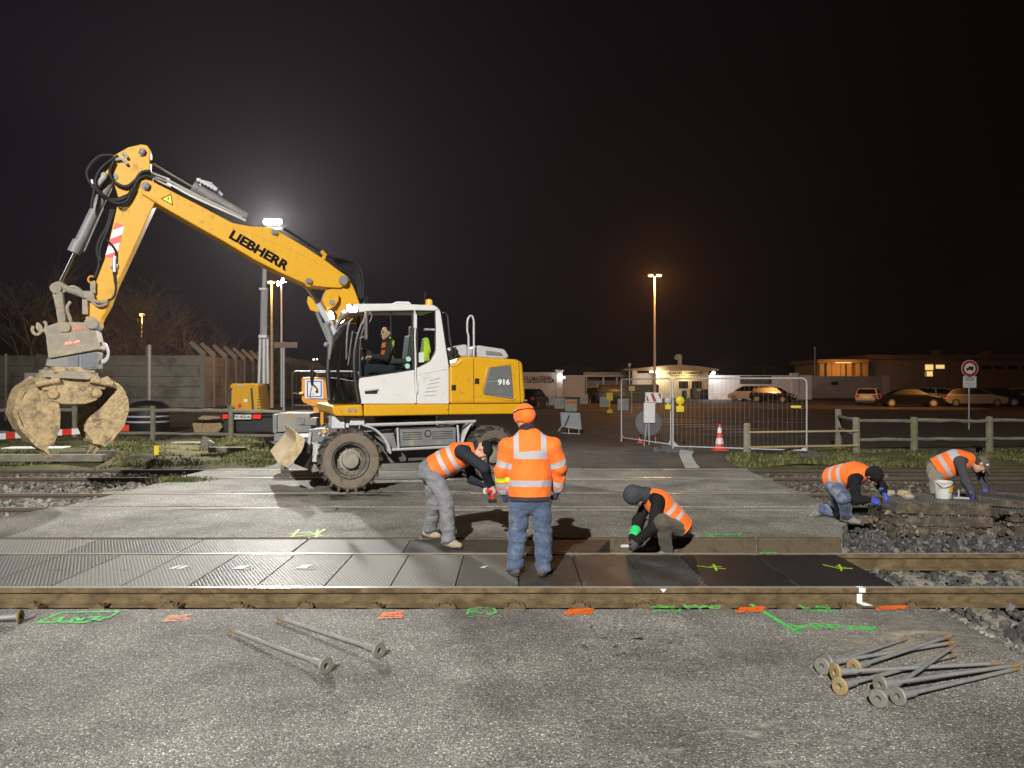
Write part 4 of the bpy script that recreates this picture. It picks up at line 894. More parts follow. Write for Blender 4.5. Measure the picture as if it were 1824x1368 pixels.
for (x, y, r) in ((727.5, 639.5, .045), (726, 652, .045)): P = ex(x, y, CW0+.015); b.cyl(P, P+Vector((0, .003, 0)), r, n=18)
b.build('window_sticker', STK2, door, smooth=False)
b = plate([(746, 628), (755, 627.5), (755.5, 645), (746, 645.5)], CW0+.012, CW0+.018); b.build('window_sticker', M('paper_sticker', (.5, .56, .5), .6, var=.1, scale=30), exc)
b = plate([(757.5, 585), (773, 584), (773, 589.5), (758, 590)], CW0+.012, CW0+.017); o = text_obj('window_lettering', 'LIEBHERR', .05, MT['signwhite'], exc, ex(765.5, 587, CW0+.01), Vector((-1, 0, 0)), Vector((0, 0, 1)), .001)
# a yellow jacket hung behind the seat
b = MB(); jp = ex(758, 616, .5); b.box(jp, (.16, .32, .30), taper=.6); b.box(jp+Vector((.02, .02, -.2)), (.14, .26, .2)); b.build('hanging_jacket', M('hi_vis_yellow_cloth', (.42, .55, .03), .8, var=.3, scale=9), exc, bevel=.04)
# lamps, mirrors, beacon
def lamp_head(name, P, d, s=.1, parent=exc):
    d = Vector(d).normalized(); b = MB(); b.lathe(P-d*s*.9, d, [(s*.5, 0), (s*.95, s*.5), (s, s*.95)], 16); o = b.build(name, MT['dark'], parent, smooth=True)
    b = MB(); b.lathe(P-d*.01, d, [(s*.93, 0), (s*.93, .016), (s*.6, .03)], 16); b.build('lamp_lens', MT['lampw'], o, smooth=True); return o
LP1 = ex(623.5, 549, .0); LP1b = ex(631, 550.5, -.02); LP2 = ex(590.5, 561, 1.12)
lamp_head('work_lamp', LP1, (1, .55, -.45), .075); lamp_head('work_lamp', LP1b, (.8, .9, -.45), .06); lamp_head('work_lamp', LP2, (1, .45, -.5), .085)
b = MB(); b.box(ex(652, 580, -.10), (.05, .16, .50)); b.build('mirror', M('mirror_back', (.10, .085, .08), .5, var=.15), exc, bevel=.03)
b = MB(); b.tube(spline(exl([(660, 556), (662, 565), (657, 576)], -.06)), .012, 6); b.tube(exl([(640, 603), (652, 598)], -.06), .012, 6); b.build('mirror_arm', MT['grey'], exc, smooth=True)
b = MB(); mp_ = ex(556, 668, .4); b.ball(mp_, .19, 10, (.18, .5, 1)); b.build('mirror', MT['black'], exc, smooth=True)
b = MB(); b.tube(spline(exl([(556, 686), (553, 700), (553, 709), (560, 710), (586, 711)], .4)), .012, 6); b.build('mirror_arm', MT['grey'], exc, smooth=True)
b = MB(); bp_ = ex(764, 542, .5); b.lathe(bp_+Vector((0, 0, -.02)), (0, 0, 1), [(.065, 0), (.065, .03), (.055, .1), (.03, .115)], 16); b.build('beacon', M('amber_beacon', (.8, .32, .02), .25, emit=((1, .35, .03), .4)), exc, smooth=True)
b = MB(); b.tube([ex(755, 543, .3), ex(758, 520, .3)], .006, 5); b.tube(spline(exl([(789, 557), (797, 561), (800, 590), (806, 630)], .1)), .016, 6); b.tube([ex(648, 541, .9), ex(653, 528, .9), ex(656, 541, .9)], .014, 6); b.build('antenna', MT['dark'], exc, smooth=True)

# ---- undercarriage
b = MB()
def EB(u0, u1, w0, w1, z0, z1): return b.bb((u0, -w1, z0), (u1, -w0, z1))
EB(-2.15, -.45, .62, 1.95, .42, .95); EB(-.45, .9, .75, 1.8, .5, .93); EB(-3.2, -2.1, .75, 1.8, .5, .9); b.cyl((-1.25, -1.28, .9), (-1.25, -1.28, 1.24), .62, n=28)
b.tube([(0, -.4, .56), (0, -2.15, .56)], .16, 12); b.tube([(-2.55, -.5, .56), (-2.55, -2.05, .56)], .15, 12)
b.build('chassis', M('chassis_grey', (.075, .075, .075), .6, var=.15, dirt=(.2, .16, .11), damt=.4), exc, bevel=.015)
tb = plate([(712, 765), (812, 761), (812, 792), (712, 796)], .12, .6).build('tool_box', MT['grey'], exc, bevel=.012)
b = MB()
for k in range(4): b.tube(exl([(717, 771+4*k), (752, 770+4*k)], .118), .006, 4); b.tube(exl([(770, 769.5+4*k), (807, 768+4*k)], .118), .006, 4)
P = ex(762, 772, .11); b.tube([P+Vector((.055*math.cos(t), 0, .055*math.sin(t))) for t in np.linspace(0, 6.28, 16)], .01, 5)
b.build('tool_box_ribs', MT['dark'], tb, smooth=True)
b = MB(); b.tube(exl([(651, 757), (760, 753.5), (846, 750.5)], .03), .03, 6); b.tube(exl([(698, 801), (775, 797), (845, 794)], .05), .025, 6); b.tube(exl([(708, 762), (710, 800)], .06), .02, 6); b.tube(exl([(815, 757), (817, 797)], .06), .02, 6); b.tube(exl([(778, 740), (779, 757)], .3), .02, 6)
b.build('side_rail', MT['lgrey'], exc, smooth=True)
V = []; F = []
mg = spline(exl([(650, 756.5), (668, 763), (684, 777), (694, 793), (698, 808)], .0), 4)
for p in mg: V += [p, at_w(p, .5)]
F = [(2*i, 2*i+2, 2*i+3, 2*i+1) for i in range(len(mg)-1)]
o = mesh_obj('mudguard', V, F, MT['lgrey'], exc, smooth=True); sd = o.modifiers.new('t', 'SOLIDIFY'); sd.thickness = .03
mg = spline(exl([(849, 750), (840, 757), (830, 775), (824, 795)], .02), 4); V = []
for p in mg: V += [p, at_w(p, .5)]
F = [(2*i, 2*i+2, 2*i+3, 2*i+1) for i in range(len(mg)-1)]
o = mesh_obj('mudguard', V, F, MT['lgrey'], exc, smooth=True); sd = o.modifiers.new('t', 'SOLIDIFY'); sd.thickness = .02
b = plate([(591, 742), (614, 742), (614, 763), (591, 763.5)], .25, .7); plate([(616, 743), (622, 743), (622, 762), (616, 762)], .3, .7, b); plate([(623.5, 744), (649, 743.5), (649, 757), (623.5, 758)], .2, .7, b); b.build('step_box', M('pale_grey_box', (.5, .51, .55), .5, dirt=(.4, .36, .3), damt=.2), exc, bevel=.01)
b = plate([(698, 803), (660, 770), (700, 765), (708, 800)], .3, .5); plate([(565, 765), (584, 764), (588, 790), (570, 788)], .45, .9, b); plate([(551, 765), (587, 763), (585, 777), (577, 788), (552, 788)], .4, .5, b); plate([(548, 790), (573, 788), (576, 838), (556, 842)], .5, .8, b); split(b.build('axle_bracket', MT['grey'], exc, bevel=.01))
b = MB(); b.cyl(ex(565, 790, .42), ex(563, 822, .42), .075, n=14); b.cyl(ex(553, 770, .38), ex(548, 812, .38), .03, n=10); b.build('blade_cylinder', MT['lgrey'], exc, smooth=True)
P = ex(577.5, 768.5, .39); b = MB(); b.cyl(P+Vector((0, .03, 0)), P-Vector((0, .03, 0)), .035, n=14); b.build('reflector', M('amber_reflector', (.8, .36, .02), .35), exc, smooth=True)
b = MB()
for q in ((568.5, 772), (576, 776)): P = ex(*q, .39); b.cyl(P+Vector((0, .03, 0)), P-Vector((0, .03, 0)), .026, n=12)
b.build('side_lamp', MT['lgrey'], exc, smooth=True)
bl = plate([(526, 769), (533, 773), (544, 783), (541, 796), (536.5, 806), (524, 822), (512, 833.5), (494.5, 824.5), (511, 806), (521, 794), (528, 783)], .0, 2.5).build('dozer_blade', M('tan_worn_steel', (.47, .37, .22), .7, var=.15, dirt=(.3, .22, .13), damt=.4, dscale=4, bump=.3, bscale=20), exc, bevel=.008)
plate([(539, 803), (557, 811), (548, 836), (524, 826)], .35, 2.1).build('blade_arm', MT['black'], exc, bevel=.01)

def tyre():
    b = MB(); R0 = .545; Wd = .22
    b.lathe((0, 0, 0), (0, 1, 0), [(.30, -Wd*.75), (.33, -Wd*.95), (.42, -Wd*1.06), (.48, -Wd*1.0), (R0-.03, -Wd*.82), (R0-.02, -Wd*.4), (R0-.02, Wd*.4), (R0-.03, Wd*.82), (.48, Wd*1.0), (.42, Wd*1.06), (.33, Wd*.95), (.30, Wd*.75)], 48, False, False)
    b.I = [1]*len(b.F); nb = len(b.F)
    for i in range(len(b.I)):
        if 48*3 <= i < 48*8: b.I[i] = 0
    b.m = 0
    for k in range(22):
        for s in (-1, 1):
            a = 2*math.pi*(k+(.5 if s > 0 else 0))/22; P = []
            for (da, rr, yy) in ((0, 0, 0), (.14, 0, 0)): pass
            def pt(da, r, y): q = a+da; return Vector((r*math.cos(q), y, r*math.sin(q)))
            lo = [pt(-.035, R0-.05, -s*.02), pt(.045, R0-.05, -s*.02), pt(.185, R0-.07, s*Wd*1.03), pt(.075, R0-.07, s*Wd*1.03)]
            hi = [pt(-.03, R0+.018, -s*.02), pt(.03, R0+.018, -s*.02), pt(.17, R0+.006, s*Wd*1.0), pt(.085, R0+.006, s*Wd*1.0)]
            b.prism(lo, hi)
    return b
wheel = bpy.data.objects.new('wheel', None); COL.objects.link(wheel); wheel.parent = exc; wheel.empty_display_size = .1
tyre().build('tyre', [MT['rubber'], MT['sidewall']], wheel, smooth=True, auto=30)
b = MB(); b.lathe((0, .235, 0), (0, -1, 0), [(.305, .0), (.315, .01), (.31, .03), (.275, .05), (.262, .13), (.255, .17), (.16, .175), (.02, .18)], 40, False); b.build('rim', M('dark_dusty_rim', (.10, .095, .085), .8, var=.2, dirt=(.24, .20, .15), damt=.4, dscale=7), wheel, smooth=True)
b = MB(); b.lathe((0, .19, 0), (0, -1, 0), [(.10, 0), (.135, .01), (.145, .03), (.15, .11), (.19, .12), (.20, .16)], 32)
for k in range(10):
    q = 2*math.pi*k/10; c = Vector((.205*math.cos(q), .055, .205*math.sin(q))); b.cyl(c+Vector((0, .045, 0)), c-Vector((0, .02, 0)), .015, n=6)
b.build('hub', M('dusty_hub', (.28, .26, .21), .75, var=.2, dirt=(.16, .15, .13), damt=.4), wheel, smooth=True)
wz = .555
wheel.location = (0, -.24, wz)
for (u, w, rz) in ((0, 2.3, math.pi), (-2.55, .24, R(20)), (-2.55, 2.3, math.pi+R(20))):
    c = copy_tree(wheel, exc); c.location = (u, -w, wz); c.rotation_euler = (0, 0, rz)
# light from the machine's own work lamps
def elamp(P, d, name, e, spot=110):
    o = lamp('SPOT', name, P+Vector(d).normalized()*.06, e, C_WHITE, exc, None, .06, spot, .7)
    o.rotation_euler = Vector(d).to_track_quat('-Z', 'Y').to_euler()
elamp(LP1, (1, .55, -.5), 'work_lamp_light', E_CAB); elamp(LP2, (1, .3, -.5), 'work_lamp_light', E_CAB)
# ================================================================ WALLS, BUILDINGS, TREES BEHIND THE CROSSING
def wz_(py, Y): return CAMH+(HZ-py)*Y/FPX
def wx_(px, Y): return (px-CX)/FPX*Y
WALLM = M('precast_concrete', (.30, .285, .25), .9, var=.12, scale=.8, bump=.3, bscale=8, dirt=(.17, .16, .13), damt=.5, dscale=.5)
POSTM = M('precast_post', (.27, .255, .225), .9, var=.1, scale=2)
PLAST = M('pale_plaster', (.60, .54, .48), .9, var=.06, scale=.7, dirt=(.45, .40, .35), damt=.25, dscale=.4)
WHITEW = M('white_plaster', (.68, .67, .66), .9, var=.05, scale=.6, dirt=(.5, .48, .47), damt=.25, dscale=.5)
def courses(b, A, B, h, n, th=.16):
    A = Vector(A); B = Vector(B); d = (B-A).normalized(); q = Vector((-d.y, d.x, 0))*th/2
    for k in range(n):
        z0 = h*k/n+.012; z1 = h*(k+1)/n-.012; o = Vector((0, 0, z0)); p = Vector((0, 0, z1))
        b.prism([A-q+o, B-q+o, B+q+o, A+q+o], [A-q+p, B-q+p, B+q+p, A+q+p])
wy = 60; WH = 4.0
cw = empty('concrete_wall', (wx_(150, wy), wy, 0), 0, 'long precast concrete wall facing the tracks behind the grab', 'wall')
def loc(o, v): return Vector(v)-o.location
b = MB(); xs_ = [wx_(x, wy) for x in (-330, -200, -60, 70, 180, 265, 361)]
for i in range(len(xs_)-1): courses(b, loc(cw, (xs_[i], wy, 0)), loc(cw, (xs_[i+1], wy, 0)), WH, 5)
b.build('wall_panel', WALLM, cw, bevel=.02)
for x in xs_[1:-1]:
    b = MB(); b.bb(loc(cw, (x-.15, wy-.2, 0)), loc(cw, (x+.15, wy+.15, WH+(.75 if x == xs_[5] else .1)))); b.build('post', WALLM, cw)
rw = empty('concrete_wall', (wx_(361, wy), wy, 0), 0, 'precast wall running away from the corner, posts with bent arms', 'wall')
pxs = [361.7, 380, 401, 419, 434.6, 449.5, 463, 475, 486.5, 497.5, 508.5, 519, 527.5, 535.6, 543.5, 551, 558, 565, 571, 577]
def rwp(px):
    t = (px-361.7)/(577-361.7); Y = 60/(1-.505*min(1, t)**1.12) if t > 0 else 60
    return Vector((wx_(px, Y), Y, 0))
pp = [rwp(x) for x in pxs]
b = MB()
for i in range(len(pp)-1): courses(b, loc(rw, pp[i]), loc(rw, pp[i+1]), 3.95, 5, .14)
b.build('wall_panel', WALLM, rw)
for p in pp:
    q = loc(rw, p); b = MB(); b.bb(q+Vector((-.16, -.16, 0)), q+Vector((.16, .12, 4.25)))
    b.prism([q+Vector((-.16, -.14, 4.05)), q+Vector((.16, -.14, 4.25)), q+Vector((.16, .1, 4.25)), q+Vector((-.16, .1, 4.05))], [q+Vector((-1.05, -.1, 4.95)), q+Vector((-.85, -.1, 5.1)), q+Vector((-.85, .06, 5.1)), q+Vector((-1.05, .06, 4.95))])
    b.build('post', POSTM, rw)

def bare_tree(name, loc_, h, spread, label, seed, col=(.17, .145, .115), dens=3):
    rr = random.Random(seed); t = empty(name, loc_, 0, label, 'tree', 'bare trees behind the concrete wall')
    tr = MB(); cr = MB()
    def grow(b, p, d, L, r, lev):
        n = 3; pts = [p]; q = p
        for i in range(n):
            d = (d+Vector((rr.gauss(0, .16), rr.gauss(0, .16), rr.gauss(.05, .1)))).normalized(); q = q+d*L/n; pts.append(q)
        b.tube(pts, [r, r*.85, r*.7, r*.5], 5 if lev < 2 else 3, cap=False)
        if lev >= 4: return
        k = rr.randint(dens, dens+2)
        for _ in range(k):
            i = rr.randint(1, n); a = rr.uniform(0, 6.28); sp_ = rr.uniform(.5, 1.1)*spread
            nd = (d+Vector((math.cos(a)*sp_, math.sin(a)*sp_, rr.uniform(-.25, .35)))).normalized()
            grow(cr, pts[i], nd, L*rr.uniform(.55, .82), r*.5, lev+1)
    grow(tr, Vector((0, 0, 0)), Vector((0, 0, 1)), h*.30, .2, 0)
    bm_ = M('bark_%d' % seed, col, .9, var=.25)
    tr.build('trunk', bm_, t, smooth=True, fix=False, auto=None); cr.build('crown', bm_, t, smooth=True, fix=False, auto=None)
    return t
for i, (px, Y, h, s, lb) in enumerate(((65, 64, 16, 1.0, 'bare tree behind the wall at the far left, partly behind the stick'), (145, 66, 16.5, 1.05, 'tall bare tree seen between the stick and the grab coupler'), (232, 65, 15.5, 1.0, 'bare tree around the small orange lamp behind the wall'), (292, 67, 15.5, 1.05, 'bare tree below the raised boom, right of the orange lamp'), (375, 76, 14, 1.0, 'faint bare tree behind the wall corner'), (435, 84, 13.5, 1.0, 'faint bare tree beside the lighting mast'))):
    bare_tree('bare_tree', (wx_(px, Y), Y, 0), h, s, lb, 30+i, dens=4 if i < 4 else 3)
def leaf_tree(name, loc_, h, rad, label, mat, n=1600, seed=1, conic=True, group=None):
    rr = np.random.default_rng(seed); t = empty(name, loc_, 0, label, 'tree', group); V = []; F = []
    for _ in range(n):
        z = rr.uniform(.12, 1)*h; r = rad*((1-z/h)*1.05+.08 if conic else math.sqrt(max(.02, 1-((z/h-.6)/.42)**2)))*math.sqrt(rr.uniform(.15, 1))*(1+.35*math.sin(z*3.1+rr.normal(0, .4))); a = rr.uniform(0, 6.28)
        c = np.array([r*math.cos(a), r*math.sin(a), z]); s = rr.uniform(.12, .34); d1 = rr.normal(0, 1, 3); d2 = rr.normal(0, 1, 3); d1 /= np.linalg.norm(d1); d2 /= np.linalg.norm(d2); k = len(V)
        V += [c-d1*s, c+d2*s*.4, c+d1*s, c-d2*s*.4]; F.append((k, k+1, k+2, k+3))
    mesh_obj('crown', V, F, mat, t); b = MB(); b.tube([(0, 0, 0), (.05, 0, h*.5), (0, 0, h*.95)], [.2, .12, .03], 7); b.build('trunk', MT['wood'], t, smooth=True)
    return t
EVG = M('evergreen_leaves', (.055, .075, .025), .7, var=.4, scale=3)
leaf_tree('evergreen_tree', (wx_(484, 72), 72, 0), 8.3, 1.6, 'evergreen lit orange by the street lamp beside the lighting mast', EVG, 2200, 2)
leaf_tree('leafy_tree', (wx_(1041, 118), 118, 0), 4.4, 2.2, 'small round tree glowing in lamp light above the gate wall', EVG, 900, 3, False)
leaf_tree('leafy_tree', (wx_(1360, 112), 112, 0), 4.3, 2.6, 'dark bush topping the white wall above the two parked cars', EVG, 900, 4, False)

# ---- garrison wall with lettering, gate, guardhouse
SIGNB = M('sign_black', (.02, .02, .02), .5)
Y = 104; k_ = Y/FPX
gw = empty('lettered_wall', (wx_(975, Y), Y, 0), 0, 'pale wall with black lettering and a small shield, right of the excavator', 'wall')
b = MB(); b.bb((-14, 0, 0), (1.2, .4, wz_(663, Y))); b.build('wall', PLAST, gw)
b = MB(); b.bb((1.2, -.15, 0), (2.0, .5, wz_(660, Y))); b.bb((1.0, -.25, wz_(662, Y)), (2.2, .6, wz_(659, Y))); b.build('pier', PLAST, gw)
text_obj('lettering', 'RÉGIMENT DU MATÉRIEL', .62, SIGNB, gw, (wx_(937, Y)-gw.location.x, -.02, wz_(674, Y)), (1, 0, 0), (0, 0, 1), .01, .02, 1.0)
text_obj('lettering', 'DÉTACHEMENT DE GRESSWILLER', .62, SIGNB, gw, (wx_(925, Y)-gw.location.x+.05, -.02, wz_(679.5, Y)), (1, 0, 0), (0, 0, 1), .01, .02, 1.0)
sx = wx_(981, Y)-gw.location.x; sz = wz_(676, Y); s_ = .26
b = MB(); b.prism([(sx+x*s_, -.01, sz+z*s_) for x, z in ((-1, 1), (-.4, .8), (0, 1.05), (.4, .8), (1, 1), (.9, -.3), (0, -1.3), (-.9, -.3))], [(sx+x*s_, -.05, sz+z*s_) for x, z in ((-1, 1), (-.4, .8), (0, 1.05), (.4, .8), (1, 1), (.9, -.3), (0, -1.3), (-.9, -.3))]); sh = b.build('shield', SIGNB, gw)
b = MB(); b.cyl((sx, -.055, sz-.02), (sx, -.06, sz-.02), .11, n=12); b.build('shield_emblem', MT['signwhite'], sh)
g2 = empty('gate_wall', (wx_(1062, 106), 106, 0), 0, 'recessed pinkish gate wall between the lettered wall and the guardhouse', 'wall')
b = MB(); b.bb((wx_(992, 106)-g2.location.x, 0, 0), (wx_(1044, 106)-g2.location.x, .3, wz_(671, 106))); b.bb((wx_(1044, 106)-g2.location.x, 4, 0), (wx_(1124, 106)-g2.location.x, 4.3, 3.4)); b.build('wall', M('pink_plaster', (.50, .40, .33), .9, var=.08, scale=.5), g2)
b = MB(); b.bb((wx_(990, 106)-g2.location.x, -.4, wz_(671, 106)), (wx_(1126, 106)-g2.location.x, 4.6, wz_(668.5, 106))); b.build('canopy', PLAST, g2)
for x in (1044, 1075, 1099, 1107): b = MB(); X_ = wx_(x, 106)-g2.location.x; b.bb((X_-.12, .0, 0), (X_+.12, .3, wz_(671, 106))); b.build('post', PLAST, g2)
lw = MB(); lw.box((wx_(1000, 103.5), 103.5, wz_(672.5, 103.5)), (.9, .3, .22)); tag(lw.build('wall_lamp', emitter('cool_lamp', (.9, .95, 1), 14), bevel=.05), 'small white lamp at the end of the lettered wall', 'lamp')

GH = empty('guardhouse', (wx_(1200, 100), 100, 0), 0, 'lit guardhouse with wide low roof and lettered board', 'building'); Y = 100
def gx(px): return wx_(px, Y)-GH.location.x
def gz(py): return wz_(py, Y)
WARM = M('warm_plaster', (.66, .56, .38), .85, var=.05, scale=.8)
b = MB(); b.bb((gx(1167), 0, 0), (gx(1262), 6, gz(660))); b.build('wall', WARM, GH)
b = MB(); b.bb((gx(1125), -.6, 0), (gx(1134), .1, gz(660))); b.build('pillar', PLAST, GH); b = MB(); b.bb((gx(1134), 2, 0), (gx(1168), 2.2, gz(664))); b.build('porch_wall', PLAST, GH)
rfm = M('roof_edge', (.45, .33, .2), .8, var=.15, scale=2)
b = MB(); q = [(1118, 660), (1118, 657.5), (1170, 652.5), (1195, 650.5), (1210, 650.2), (1240, 652.5), (1275, 657.5), (1275, 661)]
b.prism([(gx(x), -1.3, gz(y)) for x, y in q], [(gx(x), 7, gz(y)) for x, y in q]); rf = b.build('roof', rfm, GH)
b = MB(); b.bb((gx(1212.5), 1.5, gz(655)), (gx(1219), 2.0, gz(638))); b.build('chimney', PLAST, rf)
b = MB(); b.tube(spline([(gx(1216), 1.75, gz(640)), (gx(1216), 1.75, gz(634)), (gx(1211), 1.75, gz(634.5)), (gx(1210), 1.75, gz(640))]), .3, 10); b.build('chimney_cowl', PLAST, rf, smooth=True)
for x0, x1 in ((1209, 1225.5), (1232, 1249.5)):
    b = MB(); b.bb((gx(x0)-.1, -.04, gz(693.5)), (gx(x1)+.1, .02, gz(678))); f = b.build('window_frame', PLAST, GH); b = MB(); b.bb((gx(x0), -.06, gz(692)), (gx(x1), -.03, gz(679))); b.build('window', MT['cglass'], f)
b = MB(); b.bb((gx(1194), -.2, gz(669)), (gx(1245), -.1, gz(660.5))); sb = b.build('sign_board', M('cream_board', (.72, .62, .38), .6, var=.04), GH)
b = MB(); 
for (xa, ya, xb, yb) in ((1194, 669, 1245, 669), (1194, 660.5, 1245, 660.5), (1194, 669, 1194, 660.5), (1245, 669, 1245, 660.5)): b.tube([(gx(xa), -.21, gz(ya)), (gx(xb), -.21, gz(yb))], .03, 4)
b.build('board_edge', SIGNB, sb)
text_obj('lettering', 'QUARTIER CHAMBERCY', .42, SIGNB, sb, (gx(1219.5), -.22, gz(664.8)), (1, 0, 0), (0, 0, 1), .01, .012, .98)
WLIT = emitter('tube_lamp', (1, .93, .75), 30)
for (x, y, w, h) in ((1159.5, 662.5, .55, .14), (1169, 664, .3, .5)):
    b = MB(); b.box((gx(x), -.9, gz(y)), (w, .2, h)); b.build('porch_lamp', WLIT, GH, bevel=.06)
lamp('POINT', 'porch_light', Vector((gx(1168), -1.5, gz(666))), E_GUARD, (1, .85, .6), GH, size=.3)
lamp('POINT', 'board_light', Vector((gx(1220), -.9, gz(672))), E_GUARD*.3, (1, .8, .42), GH, size=.3)
fl = MB(); fl.ball((wx_(1271, 88.8), 88.8, wz_(664, 88.8)), .16, 8); fl.tube([(wx_(1271, 88.8), 88.9, wz_(664, 88.8)), (wx_(1271, 88.8), 90.1, 2.9)], .04, 6); tag(fl.build('corner_floodlight', emitter('flood_lens', (.95, .97, 1), 30), smooth=True), 'round white floodlight at the guardhouse corner, over the white wall end', 'lamp')
lamp('POINT', 'corner_flood_light', (wx_(1276, 87.6), 87.4, 3.2), 330, (.95, .96, 1), None, None, .1)
cp = MB(); x_ = wx_(1121, 99); cp.cyl((x_, 99, 0), (x_, 99, wz_(650, 99)), .07, n=8); cp.box((x_, 98.9, wz_(649.5, 99)), (.3, .35, .35)); cp.box((x_-.4, 98.9, wz_(658, 99)), (.5, .2, .12)); tag(cp.build('camera_pole', PLAST), 'thin pole with a camera head left of the guardhouse roof', 'pole')
# planters in front of the guardhouse
for i, (px, w, h, lb) in enumerate(((1219, .5, 1.0, 'slim dark bin under the first guardhouse window'), (1235, .7, 1.25, 'tall dark planter under the gap between guardhouse windows'), (1246, .45, .95, 'narrow dark bin under the second guardhouse window'), (1257, .95, 1.15, 'broad dark planter at the guardhouse corner'), (1274, .75, 1.1, 'dark planter against the white wall beside the guardhouse'))):
    b = MB(); b.lathe((0, 0, 0), (0, 0, 1), [(w*.42, 0), (w*.55, h*.15), (w*.6, h*.8), (w*.62, h*.86), (w*.5, h*.9), (w*.45, h*1.0)], 14)
    o = b.build('planter', M('dark_planter_%d' % i, (.035, .04, .03), .7, var=.3, scale=6), smooth=True); o.location = (wx_(px, 92), 92, 0); tag(o, lb, 'planter')
# white wall with mural, then plain wall to the right
Y = 90; ww = empty('white_wall', (wx_(1350, Y), Y, 0), 0, 'long white wall behind the two cars near the guardhouse', 'wall')
def xx(px): return wx_(px, Y)-ww.location.x
b = MB(); b.bb((xx(1262), 0, 0), (xx(1446), .3, wz_(668.5, Y))); b.build('wall', WHITEW, ww)
b = MB(); b.bb((xx(1409), -.15, 0), (xx(1421), .35, wz_(665.5, Y))); b.bb((xx(1408), -.2, wz_(667, Y)), (xx(1422), .4, wz_(664.5, Y))); b.build('pier', WHITEW, ww)
b = MB(); b.bb((xx(1318), -.06, wz_(684, Y)), (xx(1374), .02, wz_(669.5, Y))); b.build('mural', M('dark_mural', (.06, .06, .055), .8, var=1.0, scale=1.6, dirt=(.3, .28, .26), damt=.2, dscale=1.2), ww)
Y = 98; w3 = empty('garden_wall', (wx_(1500, Y), Y, 0), 0, 'dim wall with pale swirls below the orange lit columns', 'wall')
xx3 = lambda px: wx_(px, Y)-w3.location.x
b = MB(); b.bb((xx3(1446), 0, 0), (xx3(1574), .3, wz_(670, Y))); b.build('wall', M('swirled_plaster', (.42, .38, .36), .9, var=.35, scale=.25, stretch=(1, 1, 3)), w3)
b = MB(); b.bb((xx3(1572), -.2, 0), (xx3(1583), .4, wz_(669, Y))); b.build('pier', PLAST, w3)
b = MB(); b.bb((xx3(1481), -.05, wz_(686, Y)), (xx3(1493), .02, wz_(680, Y))); b.build('plaque', MT['dark'], w3)
# barracks building on the right
Y = 112; BK = empty('barracks', (wx_(1640, Y), Y, 0), 0, 'long flat roofed building with two lit windows behind parked cars', 'building')
bx = lambda px: wx_(px, Y)-BK.location.x
bz = lambda py: wz_(py, Y)
DULL = M('dull_render', (.36, .29, .225), .9, var=.1, scale=.4)
b = MB(); b.bb((bx(1544), 0, 0), (bx(2050), 14, bz(640))); b.build('wall', DULL, BK)
b = MB(); b.bb((bx(1540), -1.0, bz(640.5)), (bx(2060), 15, bz(632.5))); rf = b.build('roof', M('roof_fascia', (.30, .20, .13), .8, var=.1), BK)
for (x, r, y) in ((1702, .75, 622), (1795, .9, 624), (1745, .5, 628)): b = MB(); b.lathe((bx(x), 5, bz(633)), (0, 0, 1), [(r, 0), (r, bz(y)-bz(633)), (r*.5, bz(y)-bz(633)+.15)], 14); b.build('roof_vent', DULL, rf, smooth=True)
LITW = emitter('lit_window', (1, .68, .22), .9)
for (x0, y0, x1, y1) in ((1648, 649.5, 1662, 659), (1648, 661.5, 1661, 672), (1667, 650, 1682, 656.5)):
    b = MB(); b.bb((bx(x0), -.05, bz(y1)), (bx(x1), .02, bz(y0))); b.build('lit_window', LITW, BK)
for k in range(9): b = MB(); x0 = 1748+k*24; b.bb((bx(x0), -.05, bz(657.5)), (bx(x0+17), .02, bz(651.5))); b.build('window', MT['cglass'], BK)
for x in (1610, 1643, 1675): b = MB(); b.cyl((bx(x), -6, 0), (bx(x), -6, bz(664)), .08, n=6); b.tube([(bx(x), -6, bz(664)), (bx(x)-.5, -6, bz(660))], .08, 6); b.build('fence_post', DULL, BK)
b = MB(); b.bb((bx(1584), -6.0, 0), (bx(2040), -5.8, bz(671))); b.build('compound_wall', DULL, BK)
BL = empty('lit_annex', (wx_(1503, 110), 110, 0), 0, 'orange lit annex with columns at the end of the flat roofed building', 'building')
bl_ = lambda px: wx_(px, 110)-BL.location.x
OCH = M('ochre_render', (.62, .46, .22), .85, var=.06, scale=.6)
b = MB(); b.bb((bl_(1462), 1.2, 0), (bl_(1543), 10, wz_(647, 110))); b.build('wall', OCH, BL)
b = MB(); b.bb((bl_(1453), -.6, wz_(647, 110)), (bl_(1545), 10, wz_(640.5, 110))); b.build('roof', M('annex_fascia', (.40, .28, .18), .8), BL)
for x in (1463, 1476, 1485, 1493, 1500, 1512, 1527, 1541): b = MB(); b.bb((bl_(x)-.32, -.2, 0), (bl_(x)+.32, .3, wz_(646.5, 110))); b.build('column', OCH, BL)
for (x0, x1) in ((1467, 1472), (1479, 1482), (1505, 1511), (1519, 1524), (1530, 1536)): b = MB(); b.bb((bl_(x0), 1.12, wz_(672, 110)), (bl_(x1), 1.25, wz_(653, 110))); b.build('window', MT['cglass'], BL)
fp = MB(); x_ = wx_(1451.5, 104); fp.cyl((x_, 104, 0), (x_, 104, wz_(620, 104)), .09, n=8); fp.ball((x_, 104, wz_(620, 104)), .18, 6); tag(fp.build('flagpole', PLAST), 'bare pole with a ball top left of the orange lit annex', 'pole')
FB = empty('far_house', (wx_(12, 78), 78, 0), 0, 'dim reddish house at the far left above the wall', 'building')
b = MB(); b.bb((-6, 0, 0), (1.6, 8, 9.3)); b.build('wall', M('dim_brick', (.05, .035, .03), .9), FB); b = MB(); b.bb((-.1, -.05, 6.2), (.6, .05, 8)); b.build('window', MT['black'], FB)
